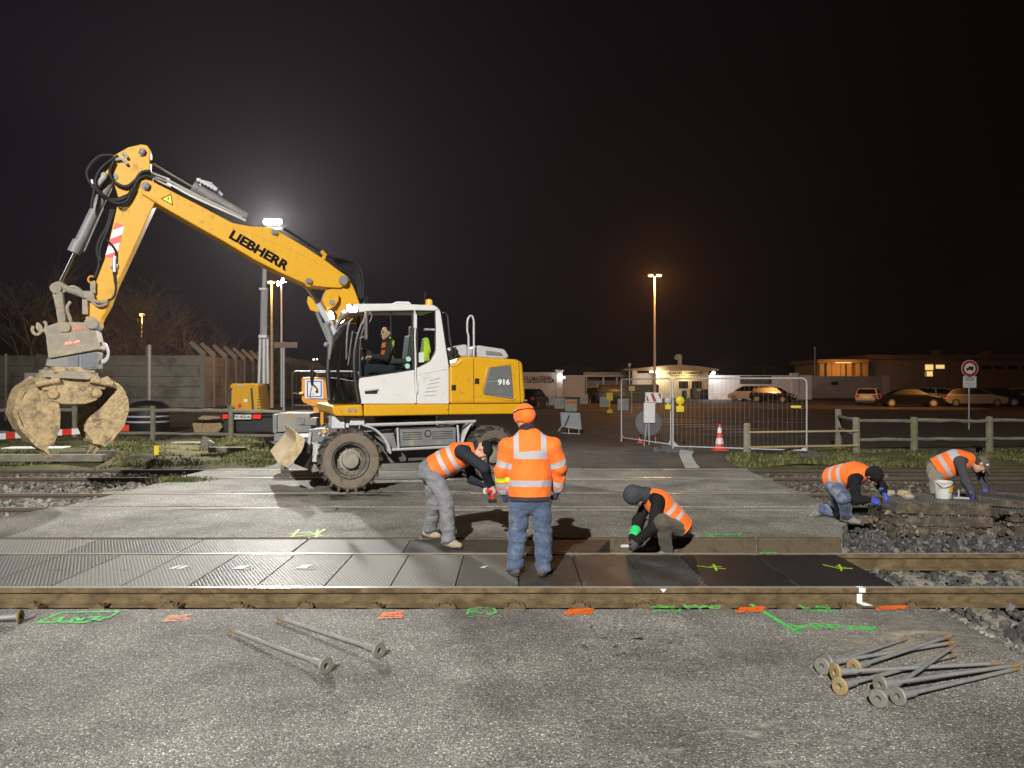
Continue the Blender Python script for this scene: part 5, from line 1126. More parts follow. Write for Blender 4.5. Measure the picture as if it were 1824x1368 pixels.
for (px, py, lb) in ((1005, 655, 'dark gabled shed roof behind the gate canopy'), (1100, 660, 'dark gabled shed roof left of the guardhouse')):
    Y = 128; b = MB(); x_ = wx_(px, Y); hw = 3.2 if px < 1050 else 2.4; zt = wz_(py-12, Y); b.prism([(-hw, 0, 0), (hw, 0, 0), (hw, 0, zt-1), (hw*.55, 0, zt), (-hw, 0, zt-2.2)], [(-hw, 9, 0), (hw, 9, 0), (hw, 9, zt-1), (hw*.55, 9, zt), (-hw, 9, zt-2.2)])
    o = b.build('shed', M('dim_shed_%d' % px, (.05, .04, .035), .9)); o.location = (x_, Y, 0); tag(o, lb, 'shed')

# ---- lamps on masts
SODL = emitter('sodium_lens', (1, .25, .02), 2.0)
def street_lamp(px, Ytop, Y, label, heads, e, col=C_SOD, lens=SODL, ptop=.06, lens_r=.2, metal=None):
    x = wx_(px, Y); z = wz_(Ytop, Y); t = empty('street_lamp', (x, Y, 0), 0, label, 'street lamp', None)
    b = MB(); b.tube([(0, 0, 0), (0, 0, z-.1)], [.15, ptop], 10); b.build('pole', metal or M('lamp_mast_paint', (.5, .42, .34), .5, var=.05), t, smooth=True)
    for hx, hz in heads:
        b = MB(); b.tube([(0, 0, z-.15), (hx, 0, z+hz+.06)], .04, 6); b.box((hx*1.0, -.05, z+hz+.1), (lens_r*2.6, .42, .14), taper=.75); h = b.build('lamp_head', MT['dark'], t, bevel=.03)
        b = MB(); b.ball((hx, -.10, z+hz+.0), lens_r, 8, (1.15, .9, .5)); b.build('lamp_lens', lens, h, smooth=True)
    lamp('POINT', 'street_light', (0, -.6, z-.5), e, col, t, size=.25)
    return t
street_lamp(1166, 491, 70, 'tall street lamp with orange light left of the guardhouse', ((-.38, .0), (.38, 0)), E_SODIUM, lens_r=.2)
street_lamp(484, 503, 60, 'orange street lamp seen under the raised boom', ((.0, 0),), E_SODIUM*.2, lens_r=.26, metal=M('lamp_mast_paint_warm', (.55, .42, .25), .5))
street_lamp(253, 560, 70, 'small orange lamp glowing among the bare trees', ((0, 0),), E_SODIUM*.35, lens=emitter('deep_orange_lens', (1, .22, .03), 2.4), lens_r=.24)
for i, (px, py, lb) in enumerate(((498, 503, 'bright white double floodlight on a mast under the boom'),)):
    Y = 62; t = empty('floodlight_mast', (wx_(500, Y), Y, 0), 0, lb, 'floodlight'); z = wz_(502, Y)
    b = MB(); b.tube([(0, .2, 0), (0, .2, z)], [.12, .06], 8); b.box((0, .2, z), (.8, .08, .08)); b.build('pole', MT['steel'], t)
    for dx, dz in ((-.2, -.12), (.16, .12)): b = MB(); b.ball((dx, 0, z+dz), .15, 8, (.7, .6, 1.2)); b.build('lamp_lens', MT['lampw'], t, smooth=True)
t = empty('signal_mast', (wx_(562, 130), 130, 0), 0, 'thin mast with two tiny orange lamps over the far wall', 'signal'); z = wz_(640, 130)
b = MB(); b.cyl((0, 0, 0), (0, 0, z), .06, n=6); b.bb((-.4, -.05, z-.05), (.4, .05, z+.05)); b.build('pole', MT['dark'], t)
for dx in (-.28, .28): b = MB(); b.ball((dx, -.1, z+dx*.1), .13, 6); b.build('lamp_lens', emitter('tiny_lamp', (1, .55, .3), 10), t, smooth=True)

# ---- yellow lighting tower (its lamps light the left of the scene from behind)
LT = empty('lighting_tower', (wx_(441, 26), 26, 0), 0, 'yellow lighting tower trailer with mast raised behind the boom', 'lighting tower'); Y = 26
tx_ = lambda px: wx_(px, Y)-LT.location.x
tz_ = lambda py: wz_(py, Y)
tx0 = tx_; tx_ = lambda px: tx0(403+(px-403)*.83)
b = MB(); o_ = [(403, 733), (411, 686), (416, 683), (466, 683), (471, 687), (478, 733)]
b.prism([(tx_(x), 0, tz_(y)) for x, y in o_], [(tx_(x), 1.0, tz_(y)) for x, y in o_]); body = b.build('canopy', MT['yellow'], LT, bevel=.03)
for q in ([(405, 730), (411, 692), (416, 690), (413, 730)], [(458, 730), (455, 692), (459, 690), (463, 730)]):
    b = MB(); b.prism([(tx_(x), -.005, tz_(y)) for x, y in q], [(tx_(x), .02, tz_(y)) for x, y in q]); b.build('side_strip', MT['dark'], body)
b = MB()
for k in range(7): b.bb((tx_(469)+k*.008, -.01, tz_(728)+k*.1), (tx_(476)+k*.0, .02, tz_(728)+k*.1+.03))
split(b.build('air_slot', MT['dark'], body))
d_ = [(413.5, 731), (415, 694), (453, 693.5), (454, 731)]
b = MB(); b.prism([(tx_(x), -.02, tz_(y)) for x, y in d_], [(tx_(x), .0, tz_(y)) for x, y in d_]); dr = b.build('door', MT['yellow'], LT, bevel=.012)
x_, z_ = tx_(432.5), tz_(723); b = MB(); b.prism([(x_-.09, -.024, z_), (x_, -.024, z_-.09), (x_+.09, -.024, z_), (x_, -.024, z_+.09)], [(x_-.09, -.02, z_), (x_, -.02, z_-.09), (x_+.09, -.02, z_), (x_, -.02, z_+.09)]); b.build('hazard_diamond', MT['red'], dr)
b = MB(); b.bb((tx_(441), -.026, tz_(716)), (tx_(449), -.02, tz_(711))); b.build('door_label', MT['signwhite'], dr); 
b = MB(); b.bb((tx_(429), -.026, tz_(688)), (tx_(438), -.0, tz_(683))); b.build('label_plate', MT['lgrey'], body)
tx_ = tx0
b = MB(); b.bb((tx_(396), .1, tz_(770)), (tx_(486), 1.6, tz_(734))); b.bb((tx_(394), -.05, tz_(742)), (tx_(488), .3, tz_(735))); ch = b.build('trailer_frame', MT['black'], LT, bevel=.02)
for (x0, x1) in ((398, 407), (451, 466)): b = MB(); b.bb((tx_(x0), -.08, tz_(746)), (tx_(x1), -.05, tz_(738))); b.build('tail_lamp', M('tail_lamp_red', (.6, .02, .015), .25, emit=((1, .04, .03), .35)), ch, bevel=.01)
b = MB(); b.bb((tx_(417), -.09, tz_(746.5)), (tx_(449), -.06, tz_(738.5))); pl = b.build('number_plate', MT['signwhite'], ch)
text_obj('plate_text', 'FW-452-AL', .125, SIGNB, pl, (tx_(433), -.095, tz_(742.6)), (1, 0, 0), (0, 0, 1), .001, .004)
for x in (396, 486):
    b = MB(); b.lathe((tx_(x), .9, .34), (1, 0, 0), [(.2, -.11), (.33, -.1), (.34, 0), (.33, .1), (.2, .11)], 18); b.build('wheel', MT['rubber'], LT, smooth=True)
b = MB()
for (x0, y0, x1, y1, w) in ((447.5, 684, 450, 600, .06), (456.5, 684, 457, 585, .075), (464, 684, 463, 600, .06)): b.tube([(tx_(x0), .8, tz_(y0)), (tx_(x1), .8, tz_(y1))], w, 8)
b.bb((tx_(449), .65, tz_(600)), (tx_(464), .95, tz_(594)))
b.tube([(tx_(455.5), .8, tz_(600)), (tx_(457), .8, tz_(512))], .12, 4); b.bb((tx_(449.5), .68, tz_(512)), (tx_(463), .92, tz_(508))); b.tube([(tx_(457), .8, tz_(510)), (tx_(458.5), .8, tz_(400))], .075, 4)
b.build('mast', MT['steel'], LT, bevel=.008)
b = MB(); b.bb((tx_(455), .7, tz_(402)), (tx_(490), .85, tz_(397))); b.build('lamp_bar', MT['steel'], LT)
zl = tz_(388)
TLENS = emitter('tower_lens', (1, .98, .93), 160)
for x in (464, 471.5, 479, 486):
    b = MB(); b.box((tx_(x), .74, zl+.0), (.16, .12, .2)); h = b.build('floodlight', MT['dark'], LT); b = MB(); b.ball((tx_(x), .66, zl), .1, 7, (1.1, .5, .95)); b.build('lamp_lens', TLENS, h, smooth=True)
lamp('SPOT', 'tower_light', Vector((tx_(479), .45, zl-.02)), E_TOWER, C_COOL, LT, None, .18, 140, .6).rotation_euler = Vector((.14, -1, -.42)).to_track_quat('-Z', 'Y').to_euler()
lamp('SPOT', 'tower_rear_light', Vector((tx_(470), 1.1, zl+.05)), E_REAR, (1, .90, .74), LT, None, .18, 74, 1.0).rotation_euler = Vector((-.60, 1, .10)).to_track_quat('-Z', 'Y').to_euler()
# ================================================================ FENCES, SIGNS, CARS, LOOSE THINGS
GWOOD = M('grey_weathered_timber', (.21, .19, .15), .9, var=.3, scale=5, bump=.7, bscale=30, stretch=(.6, 3, 3), dirt=(.14, .13, .10), damt=.4)
GPOST = M('mossy_post', (.22, .20, .155), .9, var=.22, scale=6, bump=.6, bscale=30, dirt=(.15, .15, .06), damt=.45, dscale=3)
def rough_rail(b, A, B, r=.055, seed=1):
    rr = random.Random(seed); A = Vector(A); B = Vector(B); n = max(3, int((B-A).length/.35)); P = []; Rr = []
    for i in range(n+1):
        P.append(A+(B-A)*i/n+Vector((0, rr.uniform(-.012, .012), rr.uniform(-.015, .015)))); Rr.append(r*rr.uniform(.82, 1.12))
    b.tube(P, Rr, 7)
def post_fence(name, label, posts, rails, ref, pr=.085, smooth=True):
    t = empty(name, ref, 0, label, 'fence'); ref = Vector(ref)
    for i, (x, y, h) in enumerate(posts):
        b = MB(); p = Vector((x, y, 0))-ref; p.z = -.1; b.tube([p, p+Vector((.01, 0, h*.5)), p+Vector((0, 0, h+.06)), p+Vector((0, 0, h+.1))], [pr*1.08, pr, pr, pr*.85], 8); b.build('post', GPOST, t, smooth=True)
    for i, (A, B, r) in enumerate(rails):
        b = MB(); rough_rail(b, Vector(A)-ref, Vector(B)-ref, r, i+3); b.build('rail', GWOOD, t, smooth=True)
    return t
# left fence
Y = 25.8; P = [(wx_(x, Y), Y, 1.15) for x in (-145, -6, 133, 272, 411)]; xe = wx_(500, Y)
post_fence('post_and_rail_fence', 'mossy post and rail fence on the grass behind the grab', P, [((wx_(-150, Y), Y, wz_(731, Y)), (P[3][0], Y, wz_(729.5, Y)), .065), ((P[3][0], Y, wz_(730.5, Y)), (P[4][0], Y, wz_(731.5, Y)), .065), ((P[4][0], Y, wz_(732.5, Y)), (wx_(560, Y), Y, wz_(735, Y)), .06),
    ((wx_(-150, Y), Y, wz_(770, Y)), (P[3][0], Y, wz_(771, Y)), .05), ((P[3][0], Y, wz_(771.5, Y)), (P[4][0], Y, wz_(774, Y)), .05), ((P[4][0], Y, wz_(774.5, Y)), (xe, Y, wz_(777, Y)), .05)], (P[2][0], Y, 0))
# right fence
q = [(1525, 20.6), (1628, 20.8), (1762, 21.0), (1900, 21.2)]
P = [(wx_(x, y), y, 1.0) for x, y in q]
rl = []
for i in range(3):
    for z0, z1, r in ((.91, .88, .05), (.42, .40, .045)): rl.append(((P[i][0], P[i][1], z0), (P[i+1][0], P[i+1][1], z1), r))
bp_ = (wx_(1493, 22.6), 22.6); P += [(bp_[0], bp_[1], 1.15)]; rl += [((bp_[0], bp_[1], .95), (P[0][0], P[0][1], .93), .05), ((bp_[0], bp_[1], .6), (P[0][0], P[0][1], .55), .03)]
post_fence('post_and_rail_fence', 'grey post and rail fence behind the two kneeling workers', P, rl, (P[0][0], P[0][1], 0), .09)
a = (wx_(1331, 20.0), 20.0, 1.0); t = empty('pipe_barrier', (a[0], a[1], 0), 0, 'lone post joined to the rail fence by two thin yellowish pipes', 'fence')
b = MB(); b.tube([(0, 0, -.1), (0, 0, .85), (0, 0, .88)], [.095, .09, .07], 8); b.build('post', GPOST, t, smooth=True)
PIPE = M('yellowed_pipe', (.42, .33, .18), .6, var=.15, scale=4)
for z in (.65, .27): b = MB(); b.tube([(0.02, -.1, z), (P[0][0]-a[0], P[0][1]-a[1]-.12, z+.0)], .026, 7); b.build('pipe', PIPE, t, smooth=True)

# temporary mesh fence panels
MT['wire'] = M('dull_wire', (.25, .25, .25), .6, .2)
def mesh_panel(A, B, H, label):
    A = Vector(A); B = Vector(B); t = empty('mesh_fence_panel', A, 0, label, 'fence panel', 'temporary mesh fence panels'); d = (B-A); L = d.length; d.normalize()
    def p(s, z): return d*s+Vector((0, 0, z))
    r = .12; pts = [p(0, .0), p(0, H-r)]+[p(r-r*math.cos(t_), H-r+r*math.sin(t_)) for t_ in (.4, .8, 1.2)]+[p(r, H), p(L-r, H)]+[p(L-r+r*math.sin(t_), H-r+r*math.cos(t_)) for t_ in (.4, .8, 1.2)]+[p(L, H-r), p(L, 0)]
    b = MB(); b.tube(pts, .021, 8); b.tube([p(0, .14), p(L, .14)], .019, 8)
    for s0, s1 in ((0, .16), (L, L-.16)): b.prism([p(s0, .14), p(s1, .14), p(s0, .30)], [x+Vector((0, .006, 0)) for x in (p(s0, .14), p(s1, .14), p(s0, .30))])
    b.build('frame', MT['steel2'], t, smooth=True)
    b = MB(); n = int(L/.115)
    for k in range(1, n): b.tube([p(L*k/n, .14), p(L*k/n, H)], .0024, 3, cap=False)
    for z in (.5, .86, 1.22, 1.58): b.tube([p(0, z), p(L, z)], .0025, 3, cap=False)
    b.build('mesh', MT['wire'], t, fix=False)
    return t
def foot(loc_, rz, label):
    b = MB(); b.bb((-.36, -.11, 0), (.36, .11, .10)); b.bb((-.12, -.09, .1), (.12, .09, .16)); b.bb((-.34, -.10, .1), (-.2, .1, .125)); b.bb((.2, -.10, .1), (.34, .1, .125))
    o = b.build('rubber_block', M('fence_foot_rubber', (.10, .10, .105), .85, var=.2, bump=.4), bevel=.02); o.location = loc_; o.rotation_euler = (0, 0, rz); return tag(o, label, 'fence foot', 'feet of the mesh fence')
MT['steel2'] = M('dull_galvanised_tube', (.46, .46, .48), .5, .25, var=.1, scale=8)
PA0 = (wx_(1107, 25.1), 25.1, .02); PA1 = (wx_(1195, 22.2), 22.2, .02); PB0 = (wx_(1199, 21.6), 21.6, .02); PB1 = (wx_(1437, 20.2), 20.2, .02)
mesh_panel(PA0, PA1, 2.0, 'mesh fence panel with the chevron board before it'); mesh_panel(PB0, PB1, 2.0, 'wide mesh fence panel in front of the traffic cone')
foot((wx_(1188, 21.7), 21.7, 0), .2, 'dark foot where the two mesh panels meet'); foot((wx_(1211, 21.4), 21.4, 0), -.1, 'dark foot under the wide panel beside the joint'); foot((wx_(1446, 20.0), 20.0, 0), .15, 'dark foot at the right end of the wide mesh panel, on the grass')
b = MB(); c = Vector((wx_(1417, 20.3), 20.27, wz_(724.5, 20.3))); b.box(c, (.26, .012, .06)); tag(b.build('fence_tag', M('yellow_tag', (.65, .62, .05), .5)), 'small yellow label strip on the wide mesh panel', 'tag')
YEL = M('lamp_yellow', (.70, .56, .02), .45, var=.06)
def warn_lamp(px, py, Y, s, label):
    t = empty('warning_lamp', J(px, py, Y), 0, label, 'warning lamp', 'yellow battery lamps hung on the fence'); b = MB(); b.box((0, 0, -.16*s), (.2*s, .1*s, .16*s)); b.box((0, 0, -.06*s), (.06*s, .06*s, .08*s)); b.build('battery_box', YEL, t, bevel=.01)
    b = MB(); b.lathe((0, .05*s, .07*s), (0, -1, 0), [(.11*s, 0), (.12*s, .03*s), (.115*s, .07*s), (.08*s, .10*s), (.03*s, .11*s)], 20); b.build('lens', YEL, t, smooth=True); return t
warn_lamp(1211.5, 718, 21.45, 1.0, 'round yellow warning lamp on the left edge of the wide panel')
t = warn_lamp(1190, 717, 22.1, .8, 'yellow based lamp with clear lens on the narrow mesh panel')
kids(t)[1].data.materials[0] = MT['lgrey']

# road sign leaning by the fence: chevron board, white board and the back of a round sign
t = empty('works_sign', (wx_(1157, 24), 24, 0), 0, 'chevron and white boards over the back of a round grey sign', 'road sign'); Y = 24
sx_ = lambda px: wx_(px, Y)-t.location.x
sz_ = lambda py: wz_(py, Y)
b = MB(); b.prism([(sx_(1148), -.14, sz_(716.5)), (sx_(1177.5), -.14, sz_(717.2)), (sx_(1178.5), -.14, sz_(699.5)), (sx_(1148.5), -.14, sz_(698.5))], [(sx_(1148), -.10, sz_(716.5)), (sx_(1177.5), -.10, sz_(717.2)), (sx_(1178.5), -.10, sz_(699.5)), (sx_(1148.5), -.10, sz_(698.5))]); cbd = b.build('chevron_board', MT['signwhite'], t, bevel=.012)
b = MB()
for q in ([(1150, 701), (1155, 714.5), (1150, 714)], [(1157, 700.8), (1162.5, 700.8), (1168, 715), (1162.5, 715)], [(1170.5, 701), (1176, 701), (1175.5, 713)]):
    b.add([(sx_(x), -.145, sz_(y)) for x, y in q], [tuple(range(len(q)))])
b.build('chevron_stripes', M('dark_red', (.33, .02, .03), .45), cbd, fix=False)
b = MB(); b.bb((sx_(1146), -.09, sz_(753)), (sx_(1166), -.06, sz_(717))); b.tube([(sx_(1146), -.095, sz_(733.5)), (sx_(1166), -.095, sz_(733.5))], .006, 4); b.build('white_board', MT['signwhite'], t, bevel=.008)
b = MB(); b.lathe((sx_(1155.5), .02, sz_(753)), (0, 1, -.18), [(.36, 0), (.40, .005), (.40, .03), (.37, .035)], 36); b.build('round_sign', M('sign_back_grey', (.075, .08, .092), .6, var=.12), t, smooth=True)
b = MB(); b.tube([(sx_(1145), -.25, 0), (sx_(1153), 0, sz_(745))], .018, 6); b.tube([(sx_(1155), -.15, 0), (sx_(1156), 0, sz_(745))], .018, 6); b.tube([(sx_(1172), .35, 0), (sx_(1166), .05, sz_(750))], .018, 6); b.build('stand', MT['steel2'], t, smooth=True)
def cone(px, py, h, label):
    p = G(px, py); t = empty('traffic_cone', p, 0, label, 'traffic cone', 'red and white traffic cones')
    prof = lambda a: .03+(.135-.03)*(1-a)
    ORC = M('cone_red', (.75, .055, .02), .45, var=.05); s = h/.75
    b = MB(); b.bb((-.2*s, -.2*s, 0), (.2*s, .2*s, .03*s)); b.lathe((0, 0, .03*s), (0, 0, 1), [(.16*s, 0), (.145*s, .02*s)]+[(prof(a)*s, (.02+.70*a)*s) for a in (0.02, .3, .6, .9, 1)], 24); b.build('cone_body', ORC, t, smooth=True)
    for a0, a1 in ((.20, .43), (.64, .86)):
        b = MB(); b.lathe((0, 0, .03*s), (0, 0, 1), [(prof(a0)*s, (.02+.7*a0)*s), (prof(a0)*s+.003, (.02+.7*a0)*s), (prof(a1)*s+.003, (.02+.7*a1)*s), (prof(a1)*s, (.02+.7*a1)*s)], 24); b.build('white_band', MT['signwhite'], t, smooth=True)
cone(1282, 802, .74, 'tall red and white cone behind the wide mesh panel'); cone(1141, 789, .40, 'short red and white cone at the foot of the works sign')
# leaning sign back, folded sheet, marker stand
t = empty('sign_back', (wx_(1017, 29), 29, 0), 0, 'grey back of a sign on a folding stand behind the man in jeans', 'road sign'); b = MB(); f_ = lambda x, y, Y=29: J(x, y, Y)-t.location
b.prism([f_(1000, 758), f_(1036, 763), f_(1033.5, 735.5), f_(998, 734)], [f_(1000, 758)+Vector((0, .03, 0)), f_(1036, 763)+Vector((0, .03, 0)), f_(1033.5, 735.5)+Vector((0, .03, 0)), f_(998, 734)+Vector((0, .03, 0))]); b.build('sign_plate', M('sign_back_pale', (.22, .23, .25), .6, var=.15, scale=3), t, bevel=.01)
b = MB(); b.tube([f_(995, 768, 28.2), f_(1014, 738, 28.9)], .022, 6); b.tube([f_(1013, 774), f_(1013, 760)], .018, 6); b.tube([f_(1031, 773), f_(1031, 763)], .018, 6); b.tube([f_(1000, 759, 28.95), f_(1036, 764, 28.95)], .03, 6); b.tube([f_(999, 771), f_(1034, 773)], .016, 6); b.build('stand', MT['steel2'], t, smooth=True)
p = G(1232, 833); b = MB(); V = [(-.16, 0, .0), (.16, 0, .0), (.14, .3, .06), (-.16, .3, .10), (.1, .55, .22), (-.18, .55, .26), (.2, .75, .28), (-.1, .8, .33)]
o = mesh_obj('folded_sheet', V, [(0, 1, 2, 3), (3, 2, 4, 5), (5, 4, 6, 7)], M('dull_white_plastic', (.36, .36, .33), .5, var=.1)); o.modifiers.new('t', 'SOLIDIFY').thickness = .02; o.location = p+Vector((0, -.1, .02)); tag(o, 'crumpled white plastic sheet lying on the road before the fence', 'plastic sheet')
t = empty('marker_sign', G(1086, 735), 0, 'yellow square marker on a thin post with yellow base', 'road sign'); b = MB(); b.lathe((0, 0, 0), (0, 0, 1), [(.22, 0), (.22, .12), (.1, .2)], 14); b.build('base', YEL, t, smooth=True); b = MB(); b.cyl((0, 0, .15), (0, 0, 1.3), .03, n=8); b.build('post', YEL, t); b = MB(); b.bb((-.2, -.05, .78), (.2, -.02, 1.27)); b.build('panel', M('marker_yellow', (.62, .45, .03), .5), t)
b = MB(); c = J(1125.5, 692, 50); b.box(c, (.38, .04, .3)); b.tube([(c.x, c.y+.04, 0), c+Vector((0, .04, 0))], .03, 6); tag(b.build('marker_board', M('marker_ochre', (.62, .45, .05), .5)), 'small yellow board on a pole before the dark hedge', 'road sign')
# concrete blocks
blk = [(978, 722, .82, 'weathered concrete block closest to the excavator tail'), (996.5, 728, .78, 'stained concrete block between the striped block and the excavator tail'), (1017, 733, .80, 'concrete block with an orange and red striped board'), (1041, 720, .84, 'concrete block behind and right of the striped one'), (1077, 725, .80, 'concrete block just left of the yellow marker post'), (1110, 731, .80, 'concrete block beside the end of the narrow mesh panel')]
BKM = M('concrete_block', (.42, .42, .37), .9, var=.12, scale=3, dirt=(.25, .25, .21), damt=.5, dscale=2)
b0 = None
for i, (px, py, s, lb) in enumerate(blk):
    if b0 is None: b = MB(); b.bb((-.4, 0, 0), (.4, .8, .8)); b0 = b.build('concrete_block', BKM, bevel=.03); o = b0
    else: o = b0.copy(); COL.objects.link(o)
    o.location = G(px, py); o.rotation_euler = (0, 0, -.28); o.scale = (s/.8,)*3; tag(o, lb, 'concrete block', 'concrete blocks closing the road')
    if i == 2:
        t2 = MB(); t2.bb((-.34, -.03, .52), (.34, -.004, .72)); k = t2.build('striped_board', MT['orange'], o)
        t2 = MB()
        for x in (-.3, -.08, .14): t2.add([(x, -.033, .53), (x+.1, -.033, .53), (x+.2, -.033, .71), (x+.1, -.033, .71)], [(0, 1, 2, 3)])
        t2.build('stripes', MT['red'], k, fix=False)
# dark tarpaulin heap and hedge
b = MB(); b.ball((0, 0, .75), 1.0, 10, (2.0, 1, .85)); o = b.build('tarpaulin_heap', M('dark_tarpaulin', (.05, .055, .045), .45, var=.5, scale=1.4, bump=1, bscale=4), smooth=True); o.location = (wx_(1085, 72), 72, 0); tag(o, 'rounded dark tarpaulin heap behind the yellow marker post', 'tarpaulin')
b = MB(); b.bb((-3.3, 0, 0), (2.4, 1.2, 1.75)); o = b.build('hedge', M('clipped_hedge', (.035, .04, .03), .9, var=.5, scale=4, bump=1, bscale=12), bevel=.15); o.location = (wx_(1130, 76), 76, 0); tag(o, 'dark clipped hedge before the guardhouse porch', 'hedge')
# truck ban sign
Y = 32; t = empty('no_lorries_sign', (wx_(1727, Y), Y, 0), 0, 'round red bordered no lorries sign on a post, white panel below', 'road sign')
rz = lambda py: wz_(py, Y)
b = MB(); b.cyl((0, .04, 0), (0, .04, rz(645)), .03, n=10); b.build('post', MT['steel2'], t, smooth=True)
r_ = 15*Y/FPX; cz = rz(656.5); b = MB(); b.cyl((0, 0, cz), (0, -.02, cz), r_, n=40); dsc = b.build('sign_disc', MT['signwhite'], t, smooth=True)
b = MB(); V = []; n = 40
for k in range(n):
    q = 2*math.pi*k/n; V += [(r_*.95*math.cos(q), -.023, cz+r_*.95*math.sin(q)), (r_*.64*math.cos(q), -.023, cz+r_*.64*math.sin(q))]
b.add(V, [(2*k, 2*k+1, (2*k+3) % (2*n), (2*k+2) % (2*n)) for k in range(n)]); b.build('red_ring', M('sign_red', (.42, .02, .025), .45), dsc, fix=False)
b = MB(); s = r_*.5
for x0, z0, x1, z1 in ((-.35, -.3, .85, .5), (-.8, -.3, -.38, .15)): b.bb((x0*s, -.03, cz+z0*s), (x1*s, -.023, cz+z1*s))
for x in (-.55, .5): b.cyl((x*s, -.031, cz-.35*s), (x*s, -.023, cz-.35*s), .2*s, n=12)
b.build('lorry_symbol', SIGNB, dsc)
b = MB(); b.bb((-.27, -.02, rz(690.5)), (.27, .0, rz(670.2))); pn = b.build('text_panel', MT['signwhite'], t, bevel=.006)
for tx, z, sz in (('TRANSPORTS', 673.5, .07), ('MILITAIRES', 677, .07), ('arrêté municipal', 683.5, .045), ('sauf riverains', 686.8, .035)): text_obj('sign_text', tx, sz, SIGNB, pn, (0, -.025, rz(z)), (1, 0, 0), (0, 0, 1), .001, .002 if sz > .05 else 0)
# street name post near the orange cabinet
Y = 34; t = empty('street_sign', (wx_(505.5, Y), Y, 0), 0, 'brown board on a grey post left of the phone sign', 'road sign'); b = MB(); b.cyl((0, 0, 0), (0, 0, wz_(609, Y)), .055, n=10); b.build('post', MT['steel2'], t, smooth=True)
b = MB(); b.bb((wx_(489, Y)-t.location.x, -.08, wz_(619.5, Y)), (wx_(530.5, Y)-t.location.x, -.05, wz_(609.5, Y))); b.build('name_board', M('brown_board', (.20, .13, .10), .6), t)
# rounded mesh panel and orange cabinet with phone sign
t = mesh_panel((wx_(521, 24), 24, 0), (wx_(640, 24), 24, 0), 2.25, 'rounded mesh panel standing behind the orange cabinet')
Y = 20.5; t = empty('orange_cabinet', (wx_(560, Y), Y, 0), 0, 'orange steel cabinet with blue framed telephone sign behind the blade', 'cabinet'); ox_ = lambda px: wx_(px, Y)-t.location.x
oz_ = lambda py: wz_(py, Y)
q = [(537, 674), (540, 672), (585, 672), (585, 716), (568, 724), (556, 724), (540, 717), (537, 712)]
b = MB(); b.prism([(ox_(x), 0, oz_(y)) for x, y in q], [(ox_(x), .5, oz_(y)) for x, y in q]); b.build('hopper', MT['orange'], t, bevel=.02)
b = MB(); b.bb((ox_(557), .05, oz_(760)), (ox_(568), .4, oz_(724))); b.bb((ox_(569), .08, oz_(757)), (ox_(575), .35, oz_(720))); b.build('leg', MT['orange'], t, bevel=.01)
b = MB(); b.bb((ox_(560), .15, oz_(671.5)), (ox_(582), .4, oz_(663))); b.build('lid', MT['lgrey'], t, bevel=.02)
b = MB(); b.bb((ox_(543.5), -.02, oz_(709.5)), (ox_(575.5), -.002, oz_(676))); sg = b.build('phone_sign', MT['signwhite'], t)
b = MB(); BLUE = M('sign_blue', (.02, .05, .45), .45)
for x0, y0, x1, y1 in ((547, 707, 573.5, 705.3), (547, 680.2, 573.5, 678.5), (547, 705.3, 549, 680.2), (571.5, 705.3, 573.5, 680.2)): b.bb((ox_(x0), -.026, oz_(y0)), (ox_(x1), -.02, oz_(y1)))
b.build('blue_frame', BLUE, sg)
b = MB(); b.tube(spline([(ox_(x), -.03, oz_(y)) for x, y in ((557, 684), (561, 688), (565.5, 693), (566, 697))]), .022, 7); b.ball((ox_(556.5), -.03, oz_(683.5)), .04, 6, (1, .4, 1)); b.ball((ox_(565), -.03, oz_(697.5)), .042, 6, (1, .4, 1)); b.build('handset_symbol', SIGNB, sg, smooth=True)
text_obj('lettering', '0.5', .06, SIGNB, sg, (ox_(557.5), -.026, oz_(701.5)), (1, 0, 0), (0, 0, 1), .001)
b = MB(); b.box((ox_(538.5), -.1, oz_(700.5)), (.1, .06, .05)); b.build('reflector', YEL, t, bevel=.01)
# grey rusty steel bucket and beam next to the blade
Y = 17.2; t = empty('steel_bucket', (wx_(520, Y), Y, 0), 0, 'grey rusty steel bucket lying beside the dozer blade', 'bucket'); bx_ = lambda px: wx_(px, Y)-t.location.x
bz_ = lambda py: wz_(py, Y)
GR_ = M('rust_streaked_grey', (.23, .235, .215), .7, var=.12, dirt=(.36, .17, .05), damt=.35, dscale=3)
b = MB(); b.prism([(bx_(x), 0, bz_(y)) for x, y in ((494, 736), (552, 736.5), (552, 765), (494, 770))], [(bx_(x), .9, bz_(y)) for x, y in ((494, 736), (552, 736.5), (552, 765), (494, 770))]); b.build('bucket_shell', GR_, t, bevel=.012)
b = MB(); b.bb((bx_(486), -.02, bz_(771)), (bx_(493.6), .9, bz_(738))); b.build('side_plate', MT['grey'], t, bevel=.012)
b = MB(); b.bb((bx_(531), -.12, bz_(757)), (bx_(566), .2, bz_(744))); b.bb((bx_(538), -.15, bz_(755)), (bx_(545), -.11, bz_(745))); b.bb((bx_(529), -.1, bz_(770)), (bx_(556), .1, bz_(757.5))); b.build('hinge_bracket', MT['grey'], t, bevel=.01)
b = MB(); b.bb((bx_(490), -.1, bz_(785)), (bx_(560), .7, bz_(771.5))); b.bb((bx_(499), 0, 0), (bx_(506), .3, bz_(785))); b.bb((bx_(548), 0, 0), (bx_(555), .3, bz_(785))); b.build('base_beam', MT['grey'], t, bevel=.012)
